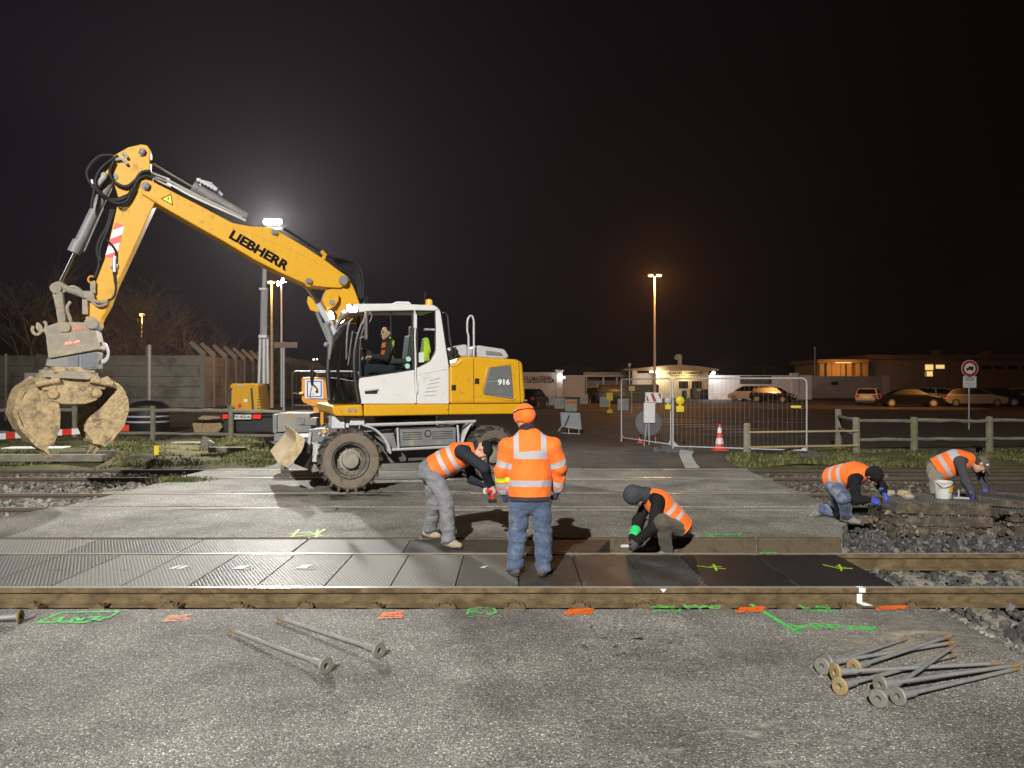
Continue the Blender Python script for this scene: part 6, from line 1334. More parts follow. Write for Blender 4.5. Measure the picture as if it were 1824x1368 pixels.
# level-crossing barrier arm
Y = 22.5; t = empty('barrier_arm', (wx_(100, Y), Y, 0), 0, 'red and white crossing barrier arm behind the grab', 'barrier'); A_ = Vector((wx_(-40, Y)-t.location.x, 0, wz_(785.5, Y))); B_ = Vector((wx_(228, Y)-t.location.x, 0, wz_(767.5, Y)))
dv = B_-A_
for k in range(16):
    p0 = A_+dv*(k/16); p1 = A_+dv*((k+1)/16); n_ = Vector((0, 0, .085))
    b = MB(); b.prism([p0, p1-dv*.0005, p1-dv*.0005+n_*2, p0+n_*2], [x+Vector((0, .06, 0)) for x in (p0, p1-dv*.0005, p1-dv*.0005+n_*2, p0+n_*2)]); b.build('stripe', MT['red'] if k % 4 in (1,) or k in (3, 15, 9) else MT['signwhite'], t)
b = MB(); b.box(A_+Vector((-.1, .03, -.2)), (.3, .3, 1.1)); b.build('counterweight', MT['lgrey'], t, bevel=.02)
# black wrapped bundle with white straps
t = empty('wrapped_bundle', (wx_(249, 29), 29, 0), 0, 'black tarpaulin bundle with white straps behind the rail fence', 'bundle'); b = MB(); b.lathe((0, .7, 0), (0, 0, 1), [(.66, 0), (.74, .1), (.75, .8), (.70, 1.05), (.5, 1.18), (.1, 1.24)], 24); o = b.build('cover', M('black_tarpaulin', (.010, .010, .011), .55, var=.3, bump=1, bscale=6), t, smooth=True)
for z in (.42, .62): b = MB(); b.lathe((0, .7, z), (0, 0, 1), [(.75, 0), (.765, .0), (.765, .06), (.75, .06)], 24); b.build('strap', M('white_strap', (.5, .5, .52), .5), t, smooth=True)
# things lying on the grass
def block(name, px, py, d, rz_, mat, label, cat, z=0, tilt=0):
    b = MB(); b.box((0, 0, d[2]/2), d); o = b.build(name, mat, bevel=.012); o.location = G(px, py)+Vector((0, 0, z)); o.rotation_euler = (tilt, 0, rz_); return tag(o, label, cat)
block('concrete_slab', 336, 794, (.95, .42, .06), .05, MT['conc'], 'flat concrete slab on the grass beside the tree stump', 'slab', .05)
block('timber_beam', 405, 809, (.98, .22, .14), -.08, GWOOD, 'short weathered beam on the grass left of the blade', 'beam', .05)
block('timber_beam', 88, 826, (2.6, .26, .16), .0, GWOOD, 'long old beam lying on the grass under the grab', 'beam', .06)
block('timber_beam', 158, 822, (1.2, .3, .2), .1, M('dark_beam', (.09, .08, .065), .9, var=.3), 'dark beam lying behind the long one under the grab', 'beam', .06)
block('sheet_panel', 65, 812, (1.5, .5, .03), .06, MT['signwhite'], 'white sheet lying on the beams under the grab', 'sheet', .2)
b = MB(); b.tube([(0, 0, -.05), (0, 0, .2), (.03, .02, .3)], [.16, .13, .1], 9); b.tube([(.08, 0, .18), (.3, -.1, .1)], [.07, .05], 7); o = b.build('tree_stump', GWOOD, smooth=True); o.location = G(366, 797); tag(o, 'small tree stump on the grass between slab and beam', 'stump')
t = empty('marker_stake', G(280, 829), 0, 'small yellow tipped marker stake by the farthest rail', 'marker'); b = MB(); b.bb((-.02, -.02, 0), (.02, .02, .3)); b.build('stake', MT['dark'], t); b = MB(); b.bb((-.055, -.035, .24), (.055, -.021, .46)); b.build('yellow_plate', YEL, t)
b = MB(); b.ball((0, 0, .05), .32, 8, (1.5, .8, .7)); o = b.build('dirt_clod', SOIL, smooth=True); o.location = G(253, 829); tag(o, 'dark clod of earth beside the yellow tipped stake', 'dirt clod')
for i, (px, py, lb) in enumerate(((370, 752, 'pale broken block behind the rail fence, left of the lighting tower'),)):
    b = MB(); b.prism([(-.45, 0, 0), (.3, 0, 0), (.5, 0, .25), (.4, 0, .62), (-.2, 0, .66), (-.55, 0, .4)], [(-.45, .5, 0), (.3, .5, 0), (.5, .5, .25), (.4, .5, .62), (-.2, .5, .66), (-.55, .5, .4)]); o = b.build('broken_block', MT['mud'], bevel=.03); o.location = (wx_(px, 27), 27, wz_(759, 27)); o.location.z = .12; tag(o, lb, 'rubble block')
t = empty('small_notice', (wx_(54, 50), 50, 0), 0, 'small white notice on a post left of the grab', 'sign'); b = MB(); b.cyl((0, .05, 0), (0, .05, wz_(666, 50)), .03, n=6); b.build('post', MT['dark'], t); b = MB(); b.bb((-.38, 0, wz_(679.5, 50)), (.38, .03, wz_(664, 50))); b.build('board', MT['signwhite'], t)
b = MB(); b.cyl((0, 0, 0), (0, 0, wz_(630, 40)), .07, n=8); o = b.build('wooden_pole', MT['wood']); o.location = (wx_(10, 40), 40, 0); tag(o, 'thin dark pole at the left edge before the wall', 'pole')
b = MB(); b.cyl((0, 0, 0), (0, 0, wz_(614, 42)), .075, n=8); o = b.build('wooden_pole', M('pale_pole', (.3, .27, .22), .8)); o.location = (wx_(266, 42), 42, 0); tag(o, 'slim pole rising above the wall behind the wrapped bundle', 'pole')

# ---- parked cars
def car(px, ypx, Y, rz_, col, label, L=4.4, kind='hatch', rough=.3, Hs=1.0):
    t = empty('parked_car', (wx_(px, Y), Y, 0), rz_, label, 'car', 'cars parked along the far walls'); W_ = .88
    pt_ = M('car_paint', col, rough, .0, var=.02, coat=.5)
    h = 1.46*Hs; f = L/2
    roofs = {'hatch': [(-f+.12, .92), (-f+.42, h-.06), (-f+.9, h), (.15, h), (.55, h-.08), (1.15, .98)], 'sedan': [(-f+.75, .98), (-f+1.5, h-.1), (-.35, h-.02), (.25, h-.03), (.6, h-.12), (1.25, .96)],
             'wagon': [(-f+.12, .95), (-f+.62, h-.1), (-f+1.2, h-.02), (.1, h), (.55, h-.08), (1.2, .97)], 'mpv': [(-f+.08, 1.0), (-f+.3, h+.1), (-f+.7, h+.16), (.2, h+.14), (.6, h), (1.35, 1.02)]}[kind]
    low = [(-f+.04, .42), (-f, .62), (-f+.1, .94), (1.2, .96), (f-.35, .82), (f-.06, .68), (f, .48), (f-.05, .28), (f-.3, .24), (-f+.3, .24)]
    b = MB(); ws = (-W_, -W_*.96, W_*.96, W_)
    b.prism([(x, -W_, z) for x, z in low], [(x, W_, z) for x, z in low]); body = b.build('body', pt_, t, bevel=.06)
    g = [(roofs[0][0], .9)]+roofs+[(roofs[-1][0], .9)]
    def yy(z): return W_*.97-(z-.9)*.34 if z > .9 else W_*.97
    b = MB(); b.prism([(x, -yy(z), z) for x, z in g], [(x, yy(z), z) for x, z in g]); b.build('roof', pt_, t, bevel=.04)
    cx = sum(x for x, z in roofs)/len(roofs)
    for s in (-1, 1):
        q = [(cx+(x-cx)*.93, .97+(z-.92)*.86) for x, z in roofs]; q = [(x, z) for x, z in q]
        b = MB(); b.prism([(x, s*(yy(z)-.01), z) for x, z in q], [(x, s*(yy(z)+.012), z) for x, z in q]); b.build('side_window', MT['cglass'], t)
    for A_, B_, nm in ((roofs[0], roofs[1], 'rear_window'), (roofs[-1], roofs[-2], 'windscreen')):
        sgn = -1 if nm == 'rear_window' else 1; dx = .015*sgn
        a_ = (A_[0]+(B_[0]-A_[0])*.1, A_[1]+(B_[1]-A_[1])*.1); c_ = (A_[0]+(B_[0]-A_[0])*.92, A_[1]+(B_[1]-A_[1])*.92)
        V = [(a_[0]+dx, -yy(a_[1])*.9, a_[1]+.012), (a_[0]+dx, yy(a_[1])*.9, a_[1]+.012), (c_[0]+dx, yy(c_[1])*.9, c_[1]+.012), (c_[0]+dx, -yy(c_[1])*.9, c_[1]+.012)]
        b = MB(); b.prism(V, [Vector(v)-Vector((dx*2, 0, .02)) for v in V]); b.build(nm, MT['cglass'], t)
    for x in (-f+.78, f-.86):
        for s in (-1, 1):
            b = MB(); b.lathe((x, s*(W_-.2), .31), (0, s, 0), [(.22, 0), (.31, .01), (.315, .18), (.30, .21), (.2, .215)], 18); w = b.build('wheel', MT['rubber'], t, smooth=True)
            b = MB(); b.lathe((x, s*(W_-.2), .31), (0, s, 0), [(.19, .20), (.2, .222), (.12, .225), (.05, .23)], 12); b.build('rim', MT['alloy'], w, smooth=True)
    for s in (-1, 1):
        b = MB(); b.box((-f+.03, s*.66, .80), (.10, .26, .24)); b.build('tail_light', MT['tail'], t, bevel=.02)
        b = MB(); b.box((f-.16, s*.62, .68), (.30, .36, .13)); b.build('headlight', MT['hl'], t, bevel=.03)
    for x in (-f-.005, f+.005): b = MB(); b.box((x, 0, .55 if x > 0 else .66), (.03, .5, .11)); b.build('number_plate', MT['signwhite'], t)
    return t
MT['alloy'] = M('alloy_rim', (.45, .43, .40), .35, .4, var=.05); MT['tail'] = M('tail_lens', (.45, .02, .015), .2, var=.05); MT['hl'] = M('headlight_lens', (.55, .56, .58), .1, .3, var=.05)
car(1334, 713, 82, R(125), (.55, .50, .44), 'white people carrier seen from behind near the guardhouse', 4.2, 'mpv')
car(1377, 716, 77, R(-38), (.01, .01, .012), 'black hatchback parked beside the white people carrier', 4.2, 'hatch', .15)
car(1548, 715, 68, R(60), (.42, .40, .37), 'silver hatchback showing its rear at the end of the swirled wall', 4.2, 'hatch')
car(1656, 714, 72, R(100), (.55, .54, .52), 'pale hatchback half hidden behind the long black saloon', 4.1, 'hatch')
car(1620, 724, 62.5, R(-10), (.008, .008, .009), 'long black saloon parked sideways across the road', 4.7, 'sedan', .15)
car(1732, 722, 63.5, R(-8), (.50, .38, .22), 'tan estate car behind the post of the lorry sign', 4.7, 'wagon')
car(1783, 718, 66, R(-50), (.01, .01, .012), 'dark car with pale plate tucked behind the tan estate', 4.3, 'hatch', .15)
car(1838, 720, 66, R(-25), (.45, .43, .40), 'silver car cut by the right photo edge', 4.4, 'hatch')
car(946, 725, 58, R(75), (.012, .012, .013), 'black car just behind the excavator tail', 4.4, 'hatch', .2)

# ---- long tie rods lying on the asphalt
RODM = M('galvanised_rod', (.23, .235, .24), .55, .2, var=.15, scale=12, dirt=(.25, .22, .17), damt=.4, dscale=8)
RODR = M('rust_spotted_head', (.30, .22, .11), .75, var=.25, scale=20, dirt=(.22, .13, .05), damt=.4, dscale=16); RODG = M('dull_flange', (.20, .20, .175), .6, .15, var=.2, scale=14, dirt=(.2, .19, .1), damt=.45, dscale=9)
TIP = M('rusty_tip', (.20, .14, .08), .85, var=.3, scale=20)
def rod(hp, tp, label, head, hz=.055, tz=.022):
    A = G(hp[0], hp[1], hz); B = G(tp[0], tp[1], tz); d = (B-A).normalized(); t = empty('tie_rod', (A.x, A.y, 0), 0, label, 'tie rod', 'long tie rods lying on the asphalt'); o = Vector((A.x, A.y, 0)); L = (B-A).length
    P = lambda s: A+d*s-o
    b = MB(); b.tube([P(.02), P(L-.10)], [.0138, .0130], 10); b.tube([P(.02), P(.16)], [.025, .022], 10); b.tube([P(.155), P(.17)], [.0205, .016], 10); sh = b.build('shaft', RODM, t, smooth=True, bevel=.001)
    b = MB(); n = 20; ax = d; a = ax.orthogonal().normalized(); c = ax.cross(a); V = []; 
    for r, h in ((.050, .0), (.056, .006), (.056, .016), (.03, .03), (.022, .03)):
        for k in range(n): q = 2*math.pi*k/n; V.append(P(h)+(a*math.cos(q)+c*math.sin(q))*r)
    for k in range(n): q = 2*math.pi*round(k/n*6)/6; V.append(P(0)+(a*math.cos(q)+c*math.sin(q))*.021)
    for k in range(n): q = 2*math.pi*round(k/n*6)/6; V.append(P(.026)+(a*math.cos(q)+c*math.sin(q))*.019)
    F = []
    for i in (0, 1, 2, 3): F += [(i*n+k, i*n+(k+1) % n, (i+1)*n+(k+1) % n, (i+1)*n+k) for k in range(n)]
    F += [(5*n+k, 5*n+(k+1) % n, (k+1) % n, k) for k in range(n)]+[(5*n+k, 6*n+k, 6*n+(k+1) % n, 5*n+(k+1) % n) for k in range(n)]+[tuple(6*n+k for k in range(n))]
    b.add(V, F); b.build('flange', head, t, smooth=True, auto=25)
    b = MB(); b.tube([P(L-.105), P(L)], [.0150, .0150], 8); b.build('threaded_tip', TIP, t, smooth=True)
    return t
hA = lambda X, Y: (1440+X/4.75, 1100+Y/4.75)
hB = lambda X, Y: (380+X/5.365, 1070+Y/5.365)
rod(hA(110, 415), hA(830, 178), 'grey rod at the back left of the heap', RODG)
rod(hA(150, 385), hA(1235, 210), 'rod with orange tip second from the back', RODG, .05, .035)
rod(hA(380, 425), hA(1200, 158), 'rod with greenish flange crossing the second from back', RODR, .05, .06)
rod(hA(218, 462), hA(1640, 385), 'level rod with ochre flange across the middle of the heap', RODR, .075, .03)
rod(hA(258, 585), hA(1250, 315), 'rod with broad ochre flange at the front left of the heap', RODR, .055, .03)
rod(hA(588, 690), hA(1240, 235), 'steep rod with dark greenish flange crossing over the heap', RODG, .055, .10)
rod(hA(600, 570), hA(1785, 400), 'long rod over the front flanges reaching far right', RODG, .085, .045)
rod(hA(750, 670), hA(1780, 430), 'front rod with pale flange at the bottom of the heap', RODG, .055, .022)
rod(hB(1080, 625), hB(150, 275), 'lone rod nearer to the camera left of the heap', RODG)
rod(hB(1590, 480), hB(610, 165), 'lone rod farther from the camera, parallel to its neighbour', RODG)
rod((38, 1098), (-150, 1112), 'rusty rod poking in at the left photo edge', TIP)

# ---- stack of lifted panels at the right
STM = M('worn_panel_side', (.075, .060, .042), .92, var=.45, scale=9, bump=1, bscale=35, dirt=(.16, .125, .085), damt=.45, dscale=9)
def spanel(c, L, Wd, H, rz_, label, tilt=0, top=True):
    t = empty('lifted_panel', c, rz_, label, 'rubber panel', 'lifted crossing panels in the stack'); t.rotation_euler = (0, tilt, rz_)
    b = MB(); b.prism([(-L/2, -Wd/2, 0), (L/2, -Wd/2, 0), (L/2, Wd/2, 0), (-L/2, Wd/2, 0)], [(-L/2+.01, -Wd/2+.01, H), (L/2-.01, -Wd/2+.01, H), (L/2-.01, Wd/2-.01, H), (-L/2+.01, Wd/2-.01, H)]); o = b.build('slab', STM, t, bevel=.012); sb_ = o.modifiers.new('sub', 'SUBSURF'); sb_.subdivision_type = 'SIMPLE'; sb_.levels = sb_.render_levels = 4; tx = bpy.data.textures.new('ragged', 'CLOUDS'); tx.noise_scale = .09; dd = o.modifiers.new('ragged', 'DISPLACE'); dd.texture = tx; dd.strength = .035; dd.mid_level = .62
    b = MB(); n = int(L/.045)
    for k in range(n): x = -L/2+.03+k*(L-.06)/n; b.bb((x, -Wd/2+.02, H-.004), (x+.024, Wd/2-.02, H+.014))
    b.build('ribs', PAN[0], t)
    return t
spanel((6.02, 11.2, -.20), 1.55, 1.0, .12, .03, 'lowest panel at the front of the stack'); spanel((5.93, 11.22, -.065), 1.30, 1.02, .135, -.05, 'middle panel of the stack beneath the ribbed top one'); spanel((5.96, 11.27, .09), 1.26, 1.05, .15, -.09, 'ribbed top panel carrying the white bucket', .012)
spanel((7.42, 11.1, -.20), 1.3, .8, .16, .10, 'lowest panel of the short pile at the right edge'); spanel((7.50, 11.2, -.03), 1.3, .8, .13, .0, 'second panel of the short pile at the right edge', .02); spanel((7.36, 11.45, .115), 1.15, .7, .10, -.2, 'top panel of the short pile, tilted', .05)
spanel((5.15, 11.75, -.17), .9, .5, .10, -.5, 'panel end sticking out left of the stack', -.05)
rr = random.Random(9)
labs = ['ochre stone lump at the left end of the top panel', 'pale stone lump nearest the blue gloved hand', 'yellowish stone lump between two others on the top panel', 'broken concrete bit lying on the tilted top panel']
for i, (x, y, z, s) in enumerate(((5.72, 11.45, .285, .085), (5.52, 11.5, .285, .075), (5.66, 11.2, .28, .07), (7.5, 11.35, .27, .08))):
    b = MB(); b.ball((0, 0, 0), s, 4, (1.3, 1, .8)); 
    for v in b.V: v *= rr.uniform(.75, 1.15)
    o = b.build('stone_lump', M('stone_lump_%d' % i, (.36-.05*(i % 2), .28, .16+.03*i), .9, var=.2, bump=.6)); o.location = (x, y, z); tag(o, labs[i], 'stone')
sp = []
for _ in range(160):
    x = rng.uniform(5.25, 7.6); sp.append((x, 10.62+abs(rng.normal(0, .12)), -.17+rng.uniform(0, .05)))
for (x0, x1, y, z) in ((5.33, 6.5, 10.72, -.07), (5.33, 6.5, 10.74, .08), (6.7, 8, 10.7, -.04), (6.7, 8, 10.8, .1)):
    for _ in range(16): sp.append((rng.uniform(x0, x1), y+rng.uniform(-.02, .04), z+rng.uniform(-.01, .015)))
for _ in range(40): sp.append((5.28+rng.uniform(-.1, .1), rng.uniform(10.75, 11.8), rng.choice([-.07, .08, -.15])))
stone_field('rubble', sp, .012, .045, stone_mat('rubble_mix', (.06, .05, .035), (.17, .14, .10), (.34, .29, .2)))
z0 = -.335
t = empty('white_bucket', (6.16, 11.22, .253), .2, 'white plastic bucket with orange label on the top panel', 'bucket')
b = MB(); b.lathe((0, 0, 0), (0, 0, 1), [(.095, 0), (.10, .01), (.117, .22), (.124, .225), (.124, .245), (.112, .246), (.10, .06)], 26); b.build('pail', M('white_plastic', (.62, .62, .60), .4, var=.05, dirt=(.4, .36, .28), damt=.4, dscale=9), t, smooth=True)
b = MB(); V = []; 
for k in range(7): q = -R(95)+k*R(11); V += [(.1175*math.cos(q), .1175*math.sin(q), .10), (.1235*math.cos(q), .1235*math.sin(q), .185)]
b.add(V, [(2*k, 2*k+2, 2*k+3, 2*k+1) for k in range(6)]); b.build('orange_label', M('bucket_label', (.75, .36, .02), .5), t, smooth=True, fix=False)
b = MB(); b.tube(spline([(-.124, -.01, .22), (-.1, -.11, .17), (0, -.14, .19), (.09, -.11, .235), (.124, -.01, .24)]), .004, 5); b.build('handle', MT['dark'], t, smooth=True)
b = MB(); b.box((0, 0, .01), (.2, .07, .02)); b.tube([(-.03, 0, .02), (-.03, 0, .12)], .012, 6); o = b.build('hand_trowel', MT['lgrey'], bevel=.004); o.location = (6.40, 11.2, .25); o.rotation_euler = (0, 0, -.3); tag(o, 'small trowel lying right of the white bucket', 'trowel')

# street lamp off to the right of the picture that gilds the parked cars, strip lamp added under the annex eaves for its orange light
street_lamp(1960, 470, 50, 'street lamp standing off to the right of the parked cars', ((0, 0),), E_SODIUM*.12, lens_r=.2)
lamp('SPOT', 'car_park_light', (wx_(1960, 50), 49.2, wz_(474, 50)), E_SODIUM*4.2, C_SOD, None, (26, 66, 1), .2, 62, 1.0)
b = MB(); c = Vector((wx_(1503, 108.4), 108.6, wz_(646, 108.4))); b.box(c, (2.2, .12, .1)); tag(b.build('added_eaves_strip', emitter('added_amber_strip', (1, .45, .1), 1.2)), 'added amber strip under the annex eaves, put there to light it', 'lamp')
lamp('AREA', 'added_eaves_fill', c+Vector((0, -2.2, -.2)), 110, C_SOD, None, c+Vector((0, 2, -1.6)), 3)  # unseen area light added to wash the annex columns orange
# ================================================================ PEOPLE: bodies and clothes as smooth skins grown over a posed skeleton
A_ = np.array
def nz(P, f, s=0.):
    x, y, z = P[..., 0]*f, P[..., 1]*f, P[..., 2]*f
    return (np.sin(1.3*x+1.9*np.sin(.9*y+z+s)+s)+np.sin(1.1*y+1.7*np.sin(1.3*z+.8*x+2*s))+np.sin(1.5*z+1.6*np.sin(1.2*x+.7*y-s)))/3
def pdist(p, P):
    k = p[0]
    if k == 'c':                                     # tapered limb, optionally flattened along n
        _, a, b, ra, rb, n, f = p; ab = b-a; L = max(1e-9, ab@ab)
        v = P-a; t = np.clip((v@ab)/L, 0, 1); v = v-t[..., None]*ab
        if n is not None: v = v+n*((v@n)*(1/f-1))[..., None]
        return np.sqrt((v*v).sum(-1))-(ra+(rb-ra)*t)
    _, c, r, Rm = p; q = (P-c)@Rm; k0 = np.sqrt(((q/r)**2).sum(-1)); k1 = np.sqrt(((q/r**2)**2).sum(-1))+1e-9
    return k0*(k0-1)/k1
def pbox(p):
    if p[0] == 'c':
        r = max(p[3], p[4])*max(1, 1 if p[6] is None else p[6]); return np.minimum(p[1], p[2])-r, np.maximum(p[1], p[2])+r
    r = max(p[2]); return p[1]-r, p[1]+r
def cap(a, b, ra, rb=None, n=None, f=None): return ('c', A_(a, float), A_(b, float), ra, ra if rb is None else rb, None if n is None else A_(n, float)/np.linalg.norm(n), f)
def ell(c, r, X=(1, 0, 0), Z=(0, 0, 1)):
    X = A_(X, float); Z = A_(Z, float); Z /= np.linalg.norm(Z); X = X-Z*(X@Z); X /= np.linalg.norm(X); return ('e', A_(c, float), A_(r, float), np.stack([X, np.cross(Z, X), Z], 1))
def skin(name, prims, h, k, mat, parent, disp=None, attr=None, clip=None):
    lo = np.min([pbox(p)[0] for p in prims], 0)-3*h-.02; hi = np.max([pbox(p)[1] for p in prims], 0)+3*h+.02
    n = np.ceil((hi-lo)/h).astype(int)+1; D = np.full(n, .5, np.float32)
    ax = [lo[i]+h*np.arange(n[i]) for i in range(3)]
    for p in prims:
        a, b = pbox(p); m = k+2*h+.015
        i0 = np.maximum(0, np.floor((a-m-lo)/h).astype(int)); i1 = np.minimum(n, np.ceil((b+m-lo)/h).astype(int)+1)
        P = np.stack(np.meshgrid(*[ax[i][i0[i]:i1[i]] for i in range(3)], indexing='ij'), -1)
        d = pdist(p, P).astype(np.float32); s = tuple(slice(i0[i], i1[i]) for i in range(3)); E = D[s]
        q = np.clip(.5+.5*(E-d)/k, 0, 1); D[s] = E*(1-q)+d*q-k*q*(1-q)
    if disp is not None or clip is not None:
        I = np.argwhere(np.abs(D) < .06); P = lo+I*h; v = D[I[:, 0], I[:, 1], I[:, 2]]
        if disp is not None: v = v+disp(P)
        D[I[:, 0], I[:, 1], I[:, 2]] = v
        if clip is not None:
            I = np.argwhere(D < .03); P = lo+I*h; D[I[:, 0], I[:, 1], I[:, 2]] = np.maximum(D[I[:, 0], I[:, 1], I[:, 2]], clip(P))
    S = D < 0; c = np.zeros(n-1, np.int8)
    for o in np.ndindex(2, 2, 2): c += S[o[0]:n[0]-1+o[0], o[1]:n[1]-1+o[1], o[2]:n[2]-1+o[2]]
    cells = np.argwhere((c > 0) & (c < 8)); idx = np.full(n-1, -1, np.int64); idx[tuple(cells.T)] = np.arange(len(cells))
    acc = np.zeros((len(cells), 3)); cnt = np.zeros(len(cells))
    for axis in range(3):
        for o in np.ndindex(2, 2):
            oa = np.zeros(3, int); oth = [i for i in range(3) if i != axis]; oa[oth[0]], oa[oth[1]] = o; ob = oa.copy(); ob[axis] = 1
            da = D[tuple((cells+oa).T)]; db = D[tuple((cells+ob).T)]; m = (da < 0) != (db < 0); t = np.where(m, da/np.where(m, da-db, 1), 0)
            acc[m] += (oa+(ob-oa)*t[:, None])[m]; cnt[m] += 1
    V = lo+h*(cells+acc/np.maximum(cnt, 1)[:, None]); F = []
    for axis in range(3):
        u, w = (axis+1) % 3, (axis+2) % 3; sl = [slice(0, n[i]) for i in range(3)]; s2 = list(sl); sl[axis] = slice(0, n[axis]-1); s2[axis] = slice(1, n[axis])
        e = np.argwhere(S[tuple(sl)] != S[tuple(s2)]); e = e[(e[:, u] > 0) & (e[:, w] > 0) & (e[:, u] < n[u]-1) & (e[:, w] < n[w]-1)]
        ou = np.zeros(3, int); ou[u] = 1; ow = np.zeros(3, int); ow[w] = 1
        q = np.stack([idx[tuple((e-ou-ow).T)], idx[tuple((e-ow).T)], idx[tuple(e.T)], idx[tuple((e-ou).T)]], 1); ins = S[tuple(e.T)]
        q[~ins] = q[~ins][:, ::-1]; F.append(q)
    F = np.concatenate(F)
    me = bpy.data.meshes.new(name); me.vertices.add(len(V)); me.vertices.foreach_set('co', V.astype(np.float32).ravel())
    me.loops.add(F.size); me.loops.foreach_set('vertex_index', F.ravel().astype(np.int32)); me.polygons.add(len(F))
    me.polygons.foreach_set('loop_start', np.arange(0, F.size, 4, dtype=np.int32)); me.update(calc_edges=True); me.validate()
    me.polygons.foreach_set('use_smooth', [True]*len(me.polygons)); me.materials.append(mat)
    for nm, fn in (attr or {}).items():
        at = me.attributes.new(nm, 'FLOAT', 'POINT'); at.data.foreach_set('value', fn(V).astype(np.float32))
    o = bpy.data.objects.new(name, me); COL.objects.link(o); o.parent = parent
    return o
def cloth(name, col, rough=.85, var=.12, bump=.5, bscale=35, stripes=(), dirt=None, damt=.3):
    m = M(name, col, rough, var=var, scale=9, bump=bump, bscale=bscale, dirt=dirt, damt=damt, dscale=6); n = m.node_tree.nodes; l = m.node_tree.links; p = n['Principled BSDF']
    p.inputs['Sheen Weight'].default_value = .12 if max(col) > .08 else 0; p.inputs['Specular IOR Level'].default_value = .5 if max(col) > .08 else .2
    for q in n:
        if q.type == 'BUMP': q.inputs['Distance'].default_value = .03
    for nm, c, rg in stripes:
        out = p.inputs['Base Color'].links[0].from_socket; a = n.new('ShaderNodeAttribute'); a.attribute_name = nm
        g = n.new('ShaderNodeMath'); g.operation = 'GREATER_THAN'; g.inputs[1].default_value = 0; l.new(a.outputs['Fac'], g.inputs[0])
        x = n.new('ShaderNodeMix'); x.data_type = 'RGBA'; l.new(g.outputs[0], x.inputs['Factor']); l.new(out, x.inputs['A']); x.inputs['B'].default_value = (*c, 1); l.new(x.outputs['Result'], p.inputs['Base Color'])
    return m
SKIN = M('skin', (.50, .27, .18), .55, var=.08, scale=14)
HIVIS = cloth('hi_vis_orange', (.88, .155, .012), .75, .07, .6, 11, (('stripe', (.42, .42, .45), .4),))
HIVIS2 = cloth('hi_vis_jacket', (.88, .155, .012), .75, .07, .6, 10, (('stripe', (.36, .36, .40), .4), ('band', (.62, .82, .02), .5), ('hem', (.03, .02, .025), .8)))
BLK = cloth('black_sweater', (.012, .012, .013), .9, .2); NAVY = cloth('dark_navy_sweater', (.022, .026, .034), .9, .2); DKG = cloth('dark_grey_sweater', (.06, .06, .065), .9, .15)
JEAN = cloth('blue_denim', (.058, .085, .15), .9, .3, .9, 15, dirt=(.13, .16, .22), damt=.35); JEAN2 = cloth('faded_denim', (.06, .085, .16), .9, .35, .5, 28, dirt=(.22, .25, .32), damt=.5)
GREYP = cloth('grey_work_trousers', (.17, .17, .19), .9, .2, .9, 14, dirt=(.11, .10, .095)); OLIVE = cloth('olive_trousers', (.085, .07, .05), .9, .2); KHAKI = cloth('khaki_trousers', (.20, .185, .15), .9, .2)
SHOE = cloth('dusty_boot', (.30, .25, .18), .85, .2, .4, 40, dirt=(.14, .12, .1)); SHOED = cloth('brown_boot', (.085, .07, .055), .8, .25); SHOEG = cloth('grey_boot', (.19, .175, .15), .85, .2)
BLUEG = cloth('blue_glove', (.05, .07, .42), .5, .1, .2); DARKG = cloth('navy_glove', (.025, .03, .085), .7, .15); PALEG = cloth('pale_glove', (.42, .38, .30), .85, .2); GREYG = cloth('grey_glove', (.07, .07, .075), .85, .2)
def nv(v): v = A_(v, float); return v/np.linalg.norm(v)
def hand(w, d, nrm, curl=.6, side=1, r=.0):
    d = nv(d); nrm = nv(A_(nrm, float)-d*(A_(nrm, float)@d)); l = np.cross(d, nrm)*side; P = [cap(w, w+d*.05, .03+r, .034+r, nrm, .72), cap(w+d*.04, w+d*.09, .038+r, .042+r, nrm, .5)]
    for off, L, cc in ((-.031, .074, 1.0), (-.010, .084, .92), (.011, .080, 1.02), (.031, .062, 1.12)):
        p = w+d*.088+l*off; a = 0
        for j, (s, rr) in enumerate(((.44, .0100), (.31, .0090), (.25, .0080))):
            a += curl*cc*(.55 if j == 0 else .8); q = p+(d*math.cos(a)+nrm*math.sin(a))*L*s; P.append(cap(p, q, rr+r, rr*.93+r)); p = q
    p = w+d*.03-l*.03; t1 = nv(d*.75-l*.75+nrm*.35); q = p+t1*.045; P.append(cap(p, q, .015+r, .012+r)); P.append(cap(q, q+nv(d*.95-l*.2+nrm*.55)*.038, .0115+r, .0095+r))
    return P
def head(c, f, up, r=.0):
    """head prims: centre, facing, up"""
    f = nv(f); up = nv(A_(up, float)-f*(A_(up, float)@f)); s = np.cross(f, up); P = [ell(c+up*.028-f*.012, (.076, .096, .098), s, up), ell(c-up*.045+f*.028, (.058, .062, .072), s, up)]
    P += [cap(c+f*.086+up*.012, c+f*.108-up*.018, .009, .015), ell(c+f*.072-up*.062, (.026, .016, .012), s, up), ell(c+f*.062-up*.095, (.026, .024, .02), s, up), ell(c+f*.074+up*.03, (.056, .016, .012), s, up)]
    for k in (-1, 1): P += [ell(c+s*k*.078-f*.012-up*.004, (.014, .022, .034), s, up), ell(c+f*.072+s*k*.034-up*.012, (.026, .02, .02), s, up)]
    return P
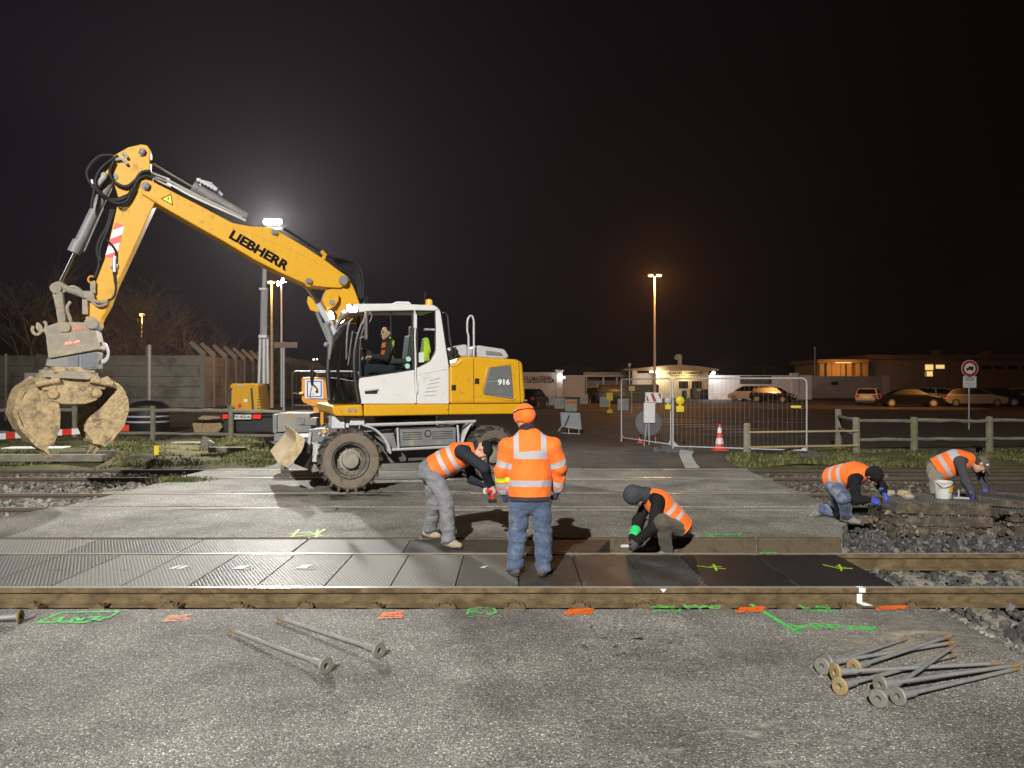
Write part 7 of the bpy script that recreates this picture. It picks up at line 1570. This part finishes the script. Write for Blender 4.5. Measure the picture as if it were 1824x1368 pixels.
def face_bits(o, c, f, up, parent):
    f = nv(f); up = nv(A_(up, float)-f*(A_(up, float)@f)); s = np.cross(f, up); b = MB()
    for k in (-1, 1): b.ball(c+f*.088+s*k*.031+up*.008, .011, 6)
    b.build('eyes', M('eye', (.05, .04, .035), .2), parent, smooth=True)
    b = MB()
    for k in (-1, 1): b.tube([c+f*.094+s*k*.016+up*.028, c+f*.09+s*k*.034+up*.033, c+f*.078+s*k*.05+up*.027], .0055, 5)
    b.build('eyebrows', M('brow', (.04, .03, .025), .8), parent, smooth=True)
    b = MB(); b.tube([c+f*.082+s*.024-up*.062, c+f*.092-up*.06, c+f*.082-s*.024-up*.062], .0045, 5); b.build('lips', M('lips', (.36, .13, .11), .5), parent, smooth=True)
def polyt(V, pts):
    """arc length along a polyline for every vertex, and distance to it"""
    best = np.full(len(V), 1e9); T = np.zeros(len(V)); s = 0
    for a, b in zip(pts[:-1], pts[1:]):
        ab = b-a; L = np.linalg.norm(ab); t = np.clip(((V-a)@ab)/(L*L), -.6 if s == 0 else 0, 1.6 if b is pts[-1] else 1); d = np.linalg.norm(V-a-t[:, None]*ab, axis=1); m = d < best
        best = np.where(m, d, best); T = np.where(m, s+t*L, T); s += L
    return T, best
def W3(v): return A_([v.x, v.y, v.z])
SOLE = M('boot_sole', (.035, .03, .027), .9); LACE = M('boot_lace', (.05, .045, .04), .9)
class Person:
    def __init__(s, label, base, J, front, group=None, sc=1.0):
        s.base = A_(base, float); s.J = {k: A_(v, float)-s.base for k, v in J.items()}; s.front = nv(front); s.sc = sc
        s.o = empty('person', tuple(s.base), 0, label, 'person', group)
    def limbs_arm(s, k, r=(.052, .045, .034), e=0):
        J = s.J; return [cap(J['s'+k], J['e'+k], r[0]+e, r[1]+e), cap(J['e'+k], J['w'+k], r[1]+e, r[2]+e)]
    def limbs_leg(s, k, r=(.082, .058, .042), e=0):
        J = s.J; return [cap(J['h'+k], J['k'+k], r[0]+e, r[1]+e), cap(J['k'+k], J['a'+k], r[1]+e, r[2]+e)]
    def torso(s, e=0, rp=.15, rw=.145, rc=.16, f=.68, top=1.0):
        J = s.J; c = J['chest']; n = s.front; m = (J['pelvis']+c)/2
        sh = (J['sl']+J['sr'])/2; P = [cap(J['pelvis'], m, rp+e, rw+e, n, f), cap(m, c, rw+e, rc+e, n, f), cap(c, c+(J['neck']-c)*.55, rc+e, rc*.72+e, n, f*.95)]
        for k in 'lr': P.append(cap(c+(J['s'+k]-c)*.45, J['s'+k]*.97+c*.03, .085+e, .062+e))
        return P
    def foot(s, k, e=0):
        J = s.J; a = J['a'+k]; t = J['t'+k]; d = nv(t-a); h_ = a-d*.055-A_([0, 0, .035])*s.shu(k); z = s.shu(k)
        return [cap(a+z*.03, a-z*.03, .045+e, .042+e), cap(h_, a+(t-a)*.45-z*.035, .034+e, .04+e), cap(a+(t-a)*.4-z*.03, t-z*.03, .042+e, .03+e), cap(a-z*.01, a+(t-a)*.5-z*.02, .043+e, .036+e)]
    def shu(s, k):
        J = s.J; d = nv(J['t'+k]-J['a'+k]); u = J.get('up'+k); u = A_([0, 0, 1.]) if u is None else u+s.base; return nv(u-d*(u@d))
    def build_body(s, hd, hu, hands, h=.0075):
        J = s.J; P = s.torso(-.01)+[cap(J['neck']-(J['neck']-J['chest'])*.1, J['head']-nv(hu)*.05, .062, .055)]+head(J['head'], hd, hu)
        for k in 'lr':
            P += s.limbs_arm(k)+s.limbs_leg(k)+s.foot(k, -.008)
            if k in hands: P += hand(J['w'+k], *hands[k], r=-.0035)
        return skin('body', P, h, .013, SKIN, s.o)
    def gloves(s, hands, mat, h=.0065):
        for k in hands:
            d, n, c, sd = hands[k]; P = hand(s.J['w'+k], d, n, c, sd, .0045); P.append(cap(s.J['w'+k]-nv(d)*.04, s.J['w'+k]+nv(d)*.02, .036, .036)); skin('glove', P, h, .012, mat, s.o)
    def shoes(s, mat, e=.004):
        for k in 'lr':
            o = skin('boot', s.foot(k, e), .008, .02, mat, s.o)
            J = s.J; a = J['a'+k]; t = J['t'+k]; d = nv(t-a); u = s.shu(k); lo = [a-d*.06-u*.072, a+(t-a)*.5-u*.07, t+d*.01-u*.05]
            skin('sole', [cap(lo[0], lo[1], .036, .044, u, .33), cap(lo[1], lo[2], .044, .040, u, .33)], .007, .012, SOLE, s.o)
            b = MB()
            for i in range(4):
                p = a+(t-a)*(.14+.13*i)+u*(.016-.011*i); sd = np.cross(d, u); b.tube([p-sd*.028-u*.006, p+u*.004, p+sd*.028-u*.006], .0042, 5)
            b.build('laces', LACE, o, smooth=True)
    def trousers(s, mat, r=(.098, .078, .066), rp=.165, fold=.006, f=.74, seed=0.):
        J = s.J; P = [cap(J['pelvis']+(J['chest']-J['pelvis'])*.12, J['pelvis'], rp*.98, rp, s.front, f)]
        for k in 'lr':
            a = J['a'+k]; kn = J['k'+k]; P += [cap(J['h'+k], kn, r[0], r[1]), cap(kn, a+(kn-a)*.06, r[1], r[2])]
        def disp(V):
            g = np.zeros(len(V))
            for k in 'lr':
                for q, w in ((J['k'+k], .13), (J['a'+k], .16), (J['h'+k], .15)): g = np.maximum(g, np.exp(-((V-q)**2).sum(1)/(w*w)))
            A = V*A_([.8, .8, 2.6]); return fold*(nz(A, 13, seed)*(.25+1.3*g)+.45*nz(A, 28, seed+1)*g)
        return skin('trousers', P, .009, .03, mat, s.o, disp)
    def top(s, name, mat, e, sleeves=True, hem=.0, fold=.007, attr=None, r=(.066, .06, .05), rp=.17, rw=.165, rc=.175, f=.76, hemlen=.0, seed=3., neck=True, low=None, k=.03):
        J = s.J; n = s.front; c = J['chest']; pl = J['pelvis']+nv(J['pelvis']-c)*hemlen; m = (pl+c)/2
        P = [cap(pl, m, rp+e, rw+e, n, f), cap(m, c, rw+e, rc+e, n, f), cap(c, c+(J['neck']-c)*.6, rc+e, rc*.66+e, n, f)]
        for q in 'lr':
            if sleeves: P += [cap(c+(J['s'+q]-c)*.4, J['s'+q], .10+e, .07+e), cap(J['neck']*.75+c*.25, J['s'+q], .075+e, .062+e)]
            else: P += [cap(c+(J['s'+q]-c)*.3, c+(J['s'+q]-c)*.62, .10+e, .062+e), cap(J['neck']*.7+c*.3, c*.3+J['s'+q]*.7, .07+e, .05+e)]
            if sleeves:
                w = J['w'+q]; el = J['e'+q]; P += [cap(J['s'+q], el, r[0]+e, r[1]+e), cap(el, w+(el-w)*.02, r[1]+e, r[2]+e)]
        if neck: P.append(cap(c+(J['neck']-c)*.6, J['neck']+(J['head']-J['neck'])*.16, .09+e, .072+e))
        ax_ = nv(pl-c)
        def disp(V):
            g = np.zeros(len(V))
            for q in 'lr':
                if sleeves:
                    for jn, w in (('e', .11), ('w', .1), ('s', .1)): g = np.maximum(g, np.exp(-((V-J[jn+q])**2).sum(1)/(w*w)))
            g = np.maximum(g, .6*np.exp(-((V-pl)**2).sum(1)/(.25**2)))
            return fold*(nz(V, 13, seed)*(.4+1.1*g)+.5*nz(V, 36, seed+2)*(g+.15))
        def clip(V): return (V-pl)@ax_-.0-.5*nz(V, 9, seed)*.015
        return skin(name, P, .0085, k, mat, s.o, disp, attr, clip)
    def spine(s): J = s.J; return [J['pelvis'], J['chest'], J['neck']]
def vest_attr(ps, t1, t2, wd=.05, lats=None, arms=None, bandk=None, latw=.045):
    J = ps.J; sp_ = ps.spine(); side = nv(np.cross(ps.front, nv(J['neck']-J['pelvis'])))
    def stripe(V):
        T, dd = polyt(V, sp_); v = np.full(len(V), -1.)
        ua = np.minimum(*[polyt(V, [J['s'+q], J['e'+q], J['w'+q]])[1] for q in 'lr']); la0 = np.abs((V-J['chest'])@side); tor = np.ones(len(V), bool) if arms is None else (dd*.62 < ua) | (la0 < .165)
        for t in (t1, t2): v = np.where(tor, np.maximum(v, wd/2-np.abs(T-t)), v)
        if lats:
            la = (V-J['chest'])@side
            for x in lats: v = np.where(tor, np.maximum(v, np.minimum(latw/2-np.abs(la-x), T-t2)), v)
        if arms:
            for q in 'lr':
                Ta, da = polyt(V, [J['s'+q], J['e'+q], J['w'+q]])
                for t in arms: v = np.where(~tor & (da < .12), np.maximum(v, wd/2-np.abs(Ta-t)), v)
        return v
    return stripe

def JJ(d): return {k: W3(J(*v)) for k, v in d.items()}
V3 = lambda *a: A_(a, float)

# ---- the man in jeans and hi-vis jacket, seen from behind
Y = 7.78
jn = JJ(dict(pelvis=(944, 884, Y), chest=(944, 806, Y+.02), neck=(941, 770, Y+.05), head=(934, 745, Y+.10), sl=(906, 794, Y), sr=(984, 794, Y), el=(894, 836, Y+.02), er=(997, 834, Y+.04), wl=(897, 872, Y+.12), wr=(992, 868, Y+.14),
    hl=(926, 893, Y), hr=(962, 893, Y), kl=(922, 955, Y+.03), kr=(967, 955, Y+.03), al=(917, 1010, Y-.0), ar=(968, 1010, Y+.0), tl=(908, 1009, Y+.17), tr=(978, 1009, Y+.17)))
jn['tl'][2] = jn['tr'][2] = .055; jn['al'][2] = jn['ar'][2] = .075
A1 = Person('man in blue jeans and orange hi-vis jacket standing with his back turned', (jn['pelvis'][0], Y, 0), jn, (0, 1, 0))
hd = V3(-.55, .8, -.35); hu = V3(-.1, .3, 1); hands = {'l': (V3(.05, .25, -1), V3(.9, .3, 0), .9, 1), 'r': (V3(-.08, .25, -1), V3(-.9, .3, 0), .9, -1)}
A1.build_body(hd, hu, hands); A1.gloves(hands, DARKG); A1.shoes(SHOED)
A1.trousers(JEAN, (.108, .090, .080), .178, .010, .78, 1.)
st = vest_attr(A1, .135, .405, .058, (-.135, .135), (.185, .40, .475), latw=.05)
def band(V): T, d = polyt(V, [A1.J['sl'], A1.J['el'], A1.J['wl']]); return np.where(d < .13, .026-np.abs(T-.325), -1.)-np.where((V[:, 0] < -.17), 0, 1)
def hem(V): return np.where(polyt(V, A1.spine())[1]*.62 < np.minimum(polyt(V, [A1.J['sl'], A1.J['el'], A1.J['wl']])[1], polyt(V, [A1.J['sr'], A1.J['er'], A1.J['wr']])[1]), .005-polyt(V, A1.spine())[0], -1.)
A1.top('jacket', HIVIS2, .012, True, fold=.013, attr={'stripe': st, 'band': band, 'hem': hem}, r=(.072, .070, .06), rp=.20, rw=.20, rc=.195, f=.74, hemlen=.045, neck=False)
J1 = A1.J
skin('collar', [cap(J1['neck']+V3(0, -.01, -.055), J1['neck']+V3(-.005, .01, .012), .112, .092), cap(J1['neck']+V3(-.10, .04, -.06), J1['neck']+V3(.10, .04, -.06), .06)], .008, .03, cloth('dark_collar', (.03, .022, .03)), A1.o)
f = nv(hd); up = nv(hu-f*(hu@f)); c = J1['head']
HAT = cloth('orange_beanie', (.95, .16, .01), .8, .06, .4, 60)
skin('beanie', [ell(c+up*.05-f*.014, (.093, .112, .098), np.cross(f, up), up), cap(c+up*.008-f*.05, c+up*.02+f*.03, .088, .088, None, None)], .007, .03, HAT, A1.o, lambda V: .002*nz(V, 45))
b = MB(); s_ = np.cross(f, up); ring = [c+up*(.068+.012*math.cos(q))+f*(-.014+.118*math.cos(q))+s_*.10*math.sin(q) for q in np.linspace(math.pi*.62, math.pi*1.75, 18)]; b.tube(ring, .007, 6); 
ear = c+s_*.108-f*.02+up*.03
b.lathe(ear, s_, [(.02, -.01), (.036, 0), (.036, .022), (.026, .03)], 16); b.build('ear_defenders', MT['dark'], A1.o, smooth=True)

# ---- the man bending over
jn = JJ(dict(pelvis=(771, 838, 9.36), chest=(817, 812, 9.34), neck=(843, 800, 9.32), head=(860, 803, 9.28), sl=(826, 800, 9.55), sr=(822, 804, 9.12), el=(842, 852, 9.58), er=(862, 833, 9.02), wl=(866, 864, 9.38), wr=(872, 862, 9.18),
    hl=(770, 846, 9.46), hr=(770, 846, 9.24), kl=(774, 900, 9.5), kr=(795, 893, 9.1), al=(765, 946, 9.62), ar=(799, 962, 9.08), tl=(782, 951, 9.60), tr=(819, 969, 9.03)))
for k in 'lr': jn['a'+k][2] = .085; jn['t'+k][2] = .06
B1 = Person('man in grey trousers and orange vest bending over beside the wheel', (jn['ar'][0]-.1, 9.3, 0), jn, (.30, -.15, -1))
hd = V3(.15, -.38, -.92); hu = V3(.93, -.12, .25); hands = {'l': (V3(.5, -.3, -.8), V3(.2, -.8, .1), .9, -1), 'r': (V3(.3, .1, -1), V3(.3, .9, .1), .9, 1)}
B1.build_body(hd, hu, hands); B1.gloves(hands, PALEG); B1.shoes(SHOE); B1.trousers(GREYP, (.11, .088, .082), .185, .013, .85, 2.)
B1.top('sweater', NAVY, .0, True, fold=.007, r=(.07, .062, .05), rp=.17, rw=.16, rc=.165, hemlen=.05)
B1.top('vest', HIVIS, .018, False, fold=.007, attr={'stripe': vest_attr(B1, .17, .30, .05)}, rp=.185, rw=.18, rc=.172, hemlen=-.02, neck=False, f=.85)
f = nv(hd); up = nv(hu-f*(hu@f)); c = B1.J['head']
skin('cap', [ell(c+up*.05-f*.016, (.087, .106, .075), np.cross(f, up), up), cap(c+f*.08+up*.055, c+f*.13+up*.045, .05, .045, up, .25)], .007, .02, BLK, B1.o)
t = empty('impact_wrench', tuple(jn['wr']+V3(.05, .02, -.1)), .4, 'red and pale power tool held by the bending man', 'power tool'); b = MB(); b.cyl((-.08, 0, .02), (.06, 0, .02), .032, n=12); b.box((-.02, 0, -.04), (.035, .035, .11)); b.build('body', MT['red'], t, smooth=True, bevel=.004); b = MB(); b.cyl((.06, 0, .02), (.12, 0, .015), .016, n=10); b.box((-.02, 0, -.1), (.09, .06, .04)); b.build('nose', MT['dark'], t, bevel=.003)

# ---- the crouching man with a hood
jn = JJ(dict(pelvis=(1207, 935, 9.38), chest=(1172, 896, 9.34), neck=(1150, 880, 9.32), head=(1131, 884, 9.25), sl=(1154, 896, 9.52), sr=(1172, 892, 9.14), el=(1137, 928, 9.48), er=(1164, 940, 9.02), wl=(1128, 958, 9.25), wr=(1137, 963, 9.08),
    hl=(1206, 942, 9.50), hr=(1206, 942, 9.26), kl=(1146, 938, 9.6), kr=(1180, 930, 8.98), al=(1158, 984, 9.55), ar=(1188, 982, 9.14), tl=(1138, 990, 9.52), tr=(1168, 988, 9.05)))
for k in 'lr': jn['a'+k][2] = -.06; jn['t'+k][2] = -.085
C1 = Person('man crouching in a dark hood and orange vest with a green armband', (jn['pelvis'][0], 9.3, -.2), jn, (-.62, -.25, -.72))
hd = V3(-.42, -.12, -.9); hu = V3(-.85, -.25, .42); hands = {'l': (V3(-.1, -.35, -.9), V3(.4, -.3, .1), 1.0, 1), 'r': (V3(-.5, -.1, -.75), V3(-.3, .5, .1), 1.0, -1)}
C1.build_body(hd, hu, hands); C1.gloves(hands, GREYG); C1.shoes(SHOEG); C1.trousers(OLIVE, (.105, .09, .072), .175, .009, .85, 4.)
C1.top('sweater', BLK, .0, True, fold=.008, r=(.075, .068, .052), rp=.165, rw=.16, rc=.165, hemlen=.08)
C1.top('vest', HIVIS, .018, False, fold=.007, attr={'stripe': vest_attr(C1, .13, .25, .045)}, rp=.178, rw=.175, rc=.168, hemlen=.07, neck=False, f=.85)
f = nv(hd); up = nv(hu-f*(hu@f)); c = C1.J['head']
HOOD = cloth('grey_hood', (.045, .05, .06), .85, .12)
HP = ell(c+f*.14-up*.05, (.055, .08, .075), np.cross(f, up), up)
def hoodclip(V): return -pdist(HP, V)
skin('hood', [ell(c+up*.032-f*.005, (.102, .122, .118), np.cross(f, up), up), cap(c-up*.05-f*.05, C1.J['neck']+(C1.J['chest']-C1.J['neck'])*.25, .09, .11)], .0075, .03, HOOD, C1.o, lambda V: .003*nz(V, 30), clip=hoodclip)
w = C1.J['wl']; e_ = C1.J['el']; skin('armband', [cap(w+(e_-w)*.14, w+(e_-w)*.42, .063, .066)], .006, .01, cloth('green_band', (.02, .55, .13), .6, .05), C1.o)
t = empty('angle_grinder', tuple(W3(J(1122, 973, 9.1))), .1, 'red and grey grinder in the hands of the crouching man', 'power tool'); b = MB(); b.cyl((-.02, 0, 0), (.16, 0, .01), .028, n=12); b.build('body', MT['dark'], t, smooth=True); b = MB(); b.cyl((.02, 0, .001), (.09, 0, .004), .031, n=12); b.build('red_shell', MT['red'], t, smooth=True); b = MB(); b.cyl((-.11, 0, 0), (-.02, 0, 0), .022, .027, 12); b.build('nose', MT['steel'], t, smooth=True)

# ---- the kneeling man in jeans with blue gloves
jn = JJ(dict(pelvis=(1487, 852, 10.95), chest=(1520, 845, 10.72), neck=(1541, 842, 10.58), head=(1557, 848, 10.45), sl=(1551, 845, 10.85), sr=(1522, 856, 10.5), el=(1572, 868, 10.85), er=(1524, 890, 10.42), wl=(1574, 877, 10.7), wr=(1549, 891, 10.38),
    hl=(1484, 862, 11.05), hr=(1484, 864, 10.85), kl=(1500, 909, 11.0), kr=(1502, 886, 10.45), al=(1462, 902, 11.15), ar=(1509, 917, 10.66), tl=(1443, 910, 11.2), tr=(1530, 926, 10.56)))
jn['kl'][2] = .085; jn['al'][2] = .11; jn['tl'][2] = .03; jn['ar'][2] = .085; jn['tr'][2] = .055; jn['upl'] = V3(-1, .2, .9)
D1 = Person('man in jeans kneeling with blue gloves, black cap bowed to the camera', (jn['ar'][0], 10.8, 0), jn, (.35, -.35, -.9))
hd = V3(.28, -.12, -.95); hu = V3(.40, -.88, .25); hands = {'l': (V3(.2, -.5, -.6), V3(-.3, .1, -.6), .7, -1), 'r': (V3(.85, -.1, -.15), V3(.1, .6, -.5), .7, -1)}
D1.build_body(hd, hu, hands); D1.gloves(hands, BLUEG); D1.shoes(SHOEG); D1.trousers(JEAN2, (.11, .09, .075), .18, .009, .85, 5.)
D1.top('sweater', BLK, .0, True, fold=.007, r=(.074, .066, .05), rp=.165, rw=.16, rc=.17, hemlen=.05)
D1.top('vest', HIVIS, .018, False, fold=.008, attr={'stripe': vest_attr(D1, .06, .19, .05)}, rp=.18, rw=.182, rc=.18, hemlen=.06, neck=False, f=.85)
f = nv(hd); up = nv(hu-f*(hu@f)); c = D1.J['head']
skin('cap', [ell(c+up*.03-f*.02, (.092, .112, .104), np.cross(f, up), up), ell(c-up*.01-f*.05, (.086, .075, .09), np.cross(f, up), up)], .007, .02, BLK, D1.o)

# ---- the man bending behind the stack
jn = JJ(dict(pelvis=(1672, 836, 12.15), chest=(1704, 822, 12.05), neck=(1731, 818, 12.0), head=(1746, 828, 11.92), sl=(1736, 822, 12.25), sr=(1710, 822, 11.82), el=(1752, 858, 12.22), er=(1721, 858, 11.72), wl=(1757, 879, 12.0), wr=(1732, 881, 11.62),
    hl=(1670, 850, 12.28), hr=(1668, 850, 12.02), kl=(1690, 893, 12.15), kr=(1672, 892, 11.8), al=(1640, 890, 12.5), ar=(1640, 893, 12.2), tl=(1622, 893, 12.55), tr=(1620, 895, 12.25)))
for k in 'lr': jn['k'+k][2] = .0; jn['a'+k][2] = -.02; jn['t'+k][2] = -.09; jn['up'+k] = V3(-1, .2, .9)
E1 = Person('man in grey-green cap and orange vest leaning over the stacked panels', (jn['pelvis'][0], 12.1, -.13), jn, (.35, -.2, -.9))
hd = V3(.40, -.28, -.88); hu = V3(.82, -.12, .42); hands = {'l': (V3(.1, -.2, -1), V3(-.2, -.6, 0), .8, -1), 'r': (V3(.45, -.1, -.8), V3(.2, .8, 0), .8, -1)}
E1.build_body(hd, hu, hands); E1.gloves(hands, BLUEG); E1.shoes(SHOEG); E1.trousers(KHAKI, (.11, .09, .075), .18, .01, .85, 6.)
E1.top('sweater', DKG, .0, True, fold=.007, r=(.074, .064, .05), rp=.165, rw=.165, rc=.175, hemlen=.05)
E1.top('vest', HIVIS, .02, False, fold=.008, attr={'stripe': vest_attr(E1, .10, .255, .06)}, rp=.195, rw=.195, rc=.185, hemlen=.03, neck=False, f=.9)
f = nv(hd); up = nv(hu-f*(hu@f)); c = E1.J['head']
skin('cap', [ell(c+up*.055-f*.012, (.092, .112, .078), np.cross(f, up), up), cap(c+f*.09+up*.05, c+f*.155+up*.03, .055, .05, up, .22)], .007, .02, cloth('olive_cap', (.10, .105, .085), .85, .12), E1.o)
b = MB(); q = c+np.cross(f, up)*.084+f*.04+up*.065; b.ball(q, .02, 6, (1, .5, .8)); b.build('cap_badge', MT['signwhite'], E1.o, smooth=True)
skin('hair', [ell(c-f*.04+up*.0, (.08, .07, .08), np.cross(f, up), up)], .008, .02, cloth('brown_hair', (.05, .035, .025)), E1.o)

# ---- the driver
def XW(px, py, w): v = ex(px, py, w); return W3(EO+EF*v.x+EA*(-v.y)+Vector((0, 0, v.z)))
fr = W3(EF); ri = W3(EA)
hp = XW(688, 594, .38)
jn = dict(head=hp, neck=hp-fr*.03-V3(0, 0, .13), chest=hp-fr*.06-V3(0, 0, .28), pelvis=hp-fr*.06-V3(0, 0, .66)); n_ = jn['neck']
for k, sgn in (('l', -1), ('r', 1)):
    jn['s'+k] = n_+ri*sgn*.19-V3(0, 0, .06)-fr*.01; jn['e'+k] = jn['s'+k]+fr*.08-V3(0, 0, .26)+ri*sgn*.05; jn['w'+k] = jn['e'+k]+fr*.24+V3(0, 0, .02)
    jn['h'+k] = jn['pelvis']+ri*sgn*.09; jn['k'+k] = jn['h'+k]+fr*.42+V3(0, 0, .03); jn['a'+k] = jn['k'+k]+fr*.1-V3(0, 0, .40); jn['t'+k] = jn['a'+k]+fr*.16
F1 = Person('driver in a dark jacket with orange patches seated in the cab', tuple(jn['pelvis']), jn, fr)
hd = fr*.82-ri*.42; hu = V3(0, 0, 1)+fr*.05; hands = {'l': (fr, V3(0, 0, -1), .9, -1), 'r': (fr, V3(0, 0, -1), .9, 1)}
bd = F1.build_body(hd, hu, hands, .008); face_bits(bd, F1.J['head'], hd, hu, F1.o); F1.trousers(NAVY, rp=.17); F1.shoes(SHOED)
DRV = cloth('dark_orange_jacket', (.025, .022, .022), .85, .15, .4, 20, (('stripe', (.90, .16, .012), .7), ('band', (.55, .62, .03), .6)))
cj = F1.J
def op(V):
    x = (V-cj['chest'])@fr; T, d = polyt(V, F1.spine()); la = np.abs((V-cj['chest'])@ri); return np.where(x > -.03, np.minimum(.18-la, np.maximum(.085-np.abs(T-.27), .04-np.abs(T-.47))), -1.)
def ob(V): Ta, da = polyt(V, [cj['sl'], cj['el'], cj['wl']]); x = (V-cj['sl'])@fr; return np.where((da < .12), np.minimum(.03-np.abs(x+.03), .2-Ta), -1.)
F1.top('jacket', DRV, .004, True, fold=.006, attr={'stripe': op, 'band': ob}, hemlen=.03)
f = nv(hd); up = nv(hu-f*(hu@f)); c = cj['head']
skin('hair', [ell(c+up*.05-f*.03, (.083, .094, .085), np.cross(f, up), up), ell(c+up*.0-f*.06, (.078, .05, .08), np.cross(f, up), up)], .007, .02, cloth('dark_hair', (.018, .015, .013), .7, .2, .8, 80), F1.o, lambda V: .003*nz(V, 60))

# ---- two dim figures far off by the gate
for i, (px, Yf, lb, tw) in enumerate(((1051, 67, 'far dark clad person standing near the tarpaulin heap', .3), (1059, 70, 'second dark clad person, just behind the other by the heap', -.4))):
    x0 = wx_(px, Yf); ca, sa = math.cos(tw), math.sin(tw)
    def q(x, y, z): return V3(x0+x*ca-y*sa, Yf+x*sa+y*ca, z)
    jn = dict(pelvis=q(0, 0, .93), chest=q(0, .0, 1.3), neck=q(0, 0, 1.47), head=q(0, -.03, 1.63), sl=q(-.19, 0, 1.42), sr=q(.19, 0, 1.42), el=q(-.25, .02, 1.14), er=q(.25, -.04, 1.15), wl=q(-.22, -.1, .92), wr=q(.2, -.22, 1.02), hl=q(-.09, 0, .9), hr=q(.09, 0, .9), kl=q(-.1, -.03, .5), kr=q(.13, .03, .5), al=q(-.11, .02, .09), ar=q(.16, .08, .09), tl=q(-.12, -.14, .06), tr=q(.17, -.08, .06))
    H1 = Person(lb, (x0, Yf, 0), jn, q(0, -1, 0)-q(0, 0, 0))
    hands = {'l': (V3(0, -.2, -1), V3(1, 0, 0), .7, 1), 'r': (V3(0, -.4, -.8), V3(-1, 0, 0), .7, -1)}; H1.build_body(q(-.3, -1, 0)-q(0, 0, 0), V3(0, 0, 1), hands, .012)
    P = H1.torso(.02)+sum([H1.limbs_arm(k, e=.016)+H1.limbs_leg(k, e=.02) for k in 'lr'], []); skin('uniform', P, .014, .03, cloth('dark_uniform_%d' % i, (.02, .022, .016), .9, .3), H1.o)
    skin('cap', [ell(H1.J['head']+V3(0, 0, .06), (.09, .1, .07))], .012, .02, BLK, H1.o)
# ---------------------------------------------------------------- the lighting mast behind the photographer: source of the long shadows
FT = empty('lighting_mast', (-5.8, -21, 0), 0, 'tall floodlight mast standing behind the photographer', 'lighting tower')
b = MB(); b.bb((-.9, -.6, .3), (.9, .6, 1.5)); b.build('generator_box', MT['yellow'], FT, bevel=.04)
b = MB(); b.tube([(0, 0, 1.5), (0, 0, 16.7)], [.14, .07], 10); b.bb((-.8, -.05, 16.6), (.8, .05, 16.7)); b.build('mast', MT['steel'], FT)
for x in (-.6, -.2, .2, .6):
    b = MB(); b.box((x, .1, 16.85), (.34, .16, .3)); h = b.build('floodlight', MT['dark'], FT, bevel=.02)
    b = MB(); b.bb((x-.15, .185, 16.72), (x+.15, .20, 16.98)); b.build('lamp_lens', TLENS, h)
lamp('SPOT', 'flood_light', (0, .45, 16.9), E_FLOOD, C_WHITE, FT, None, .3, 60, 1.0).rotation_euler = (Vector((-2.2, 16, 1.2))-Vector((-5.8, -20.5, 16.9))).to_track_quat('-Z', 'Y').to_euler()

# ---------------------------------------------------------------- thin mist in the night air
hz = MB(); hz.bb((-130, -45, -2), (130, 260, 45)); hz = hz.build('haze', bpy.data.materials.new('mist')); tag(hz, kind='stuff')
m = hz.data.materials[0]; m.use_nodes = True; m.node_tree.nodes.clear(); o_ = m.node_tree.nodes.new('ShaderNodeOutputMaterial'); v_ = m.node_tree.nodes.new('ShaderNodeVolumePrincipled')
v_.inputs['Color'].default_value = (.92, .88, .97, 1); v_.inputs['Density'].default_value = .00033; v_.inputs['Anisotropy'].default_value = .68; m.node_tree.links.new(v_.outputs[0], o_.inputs['Volume'])
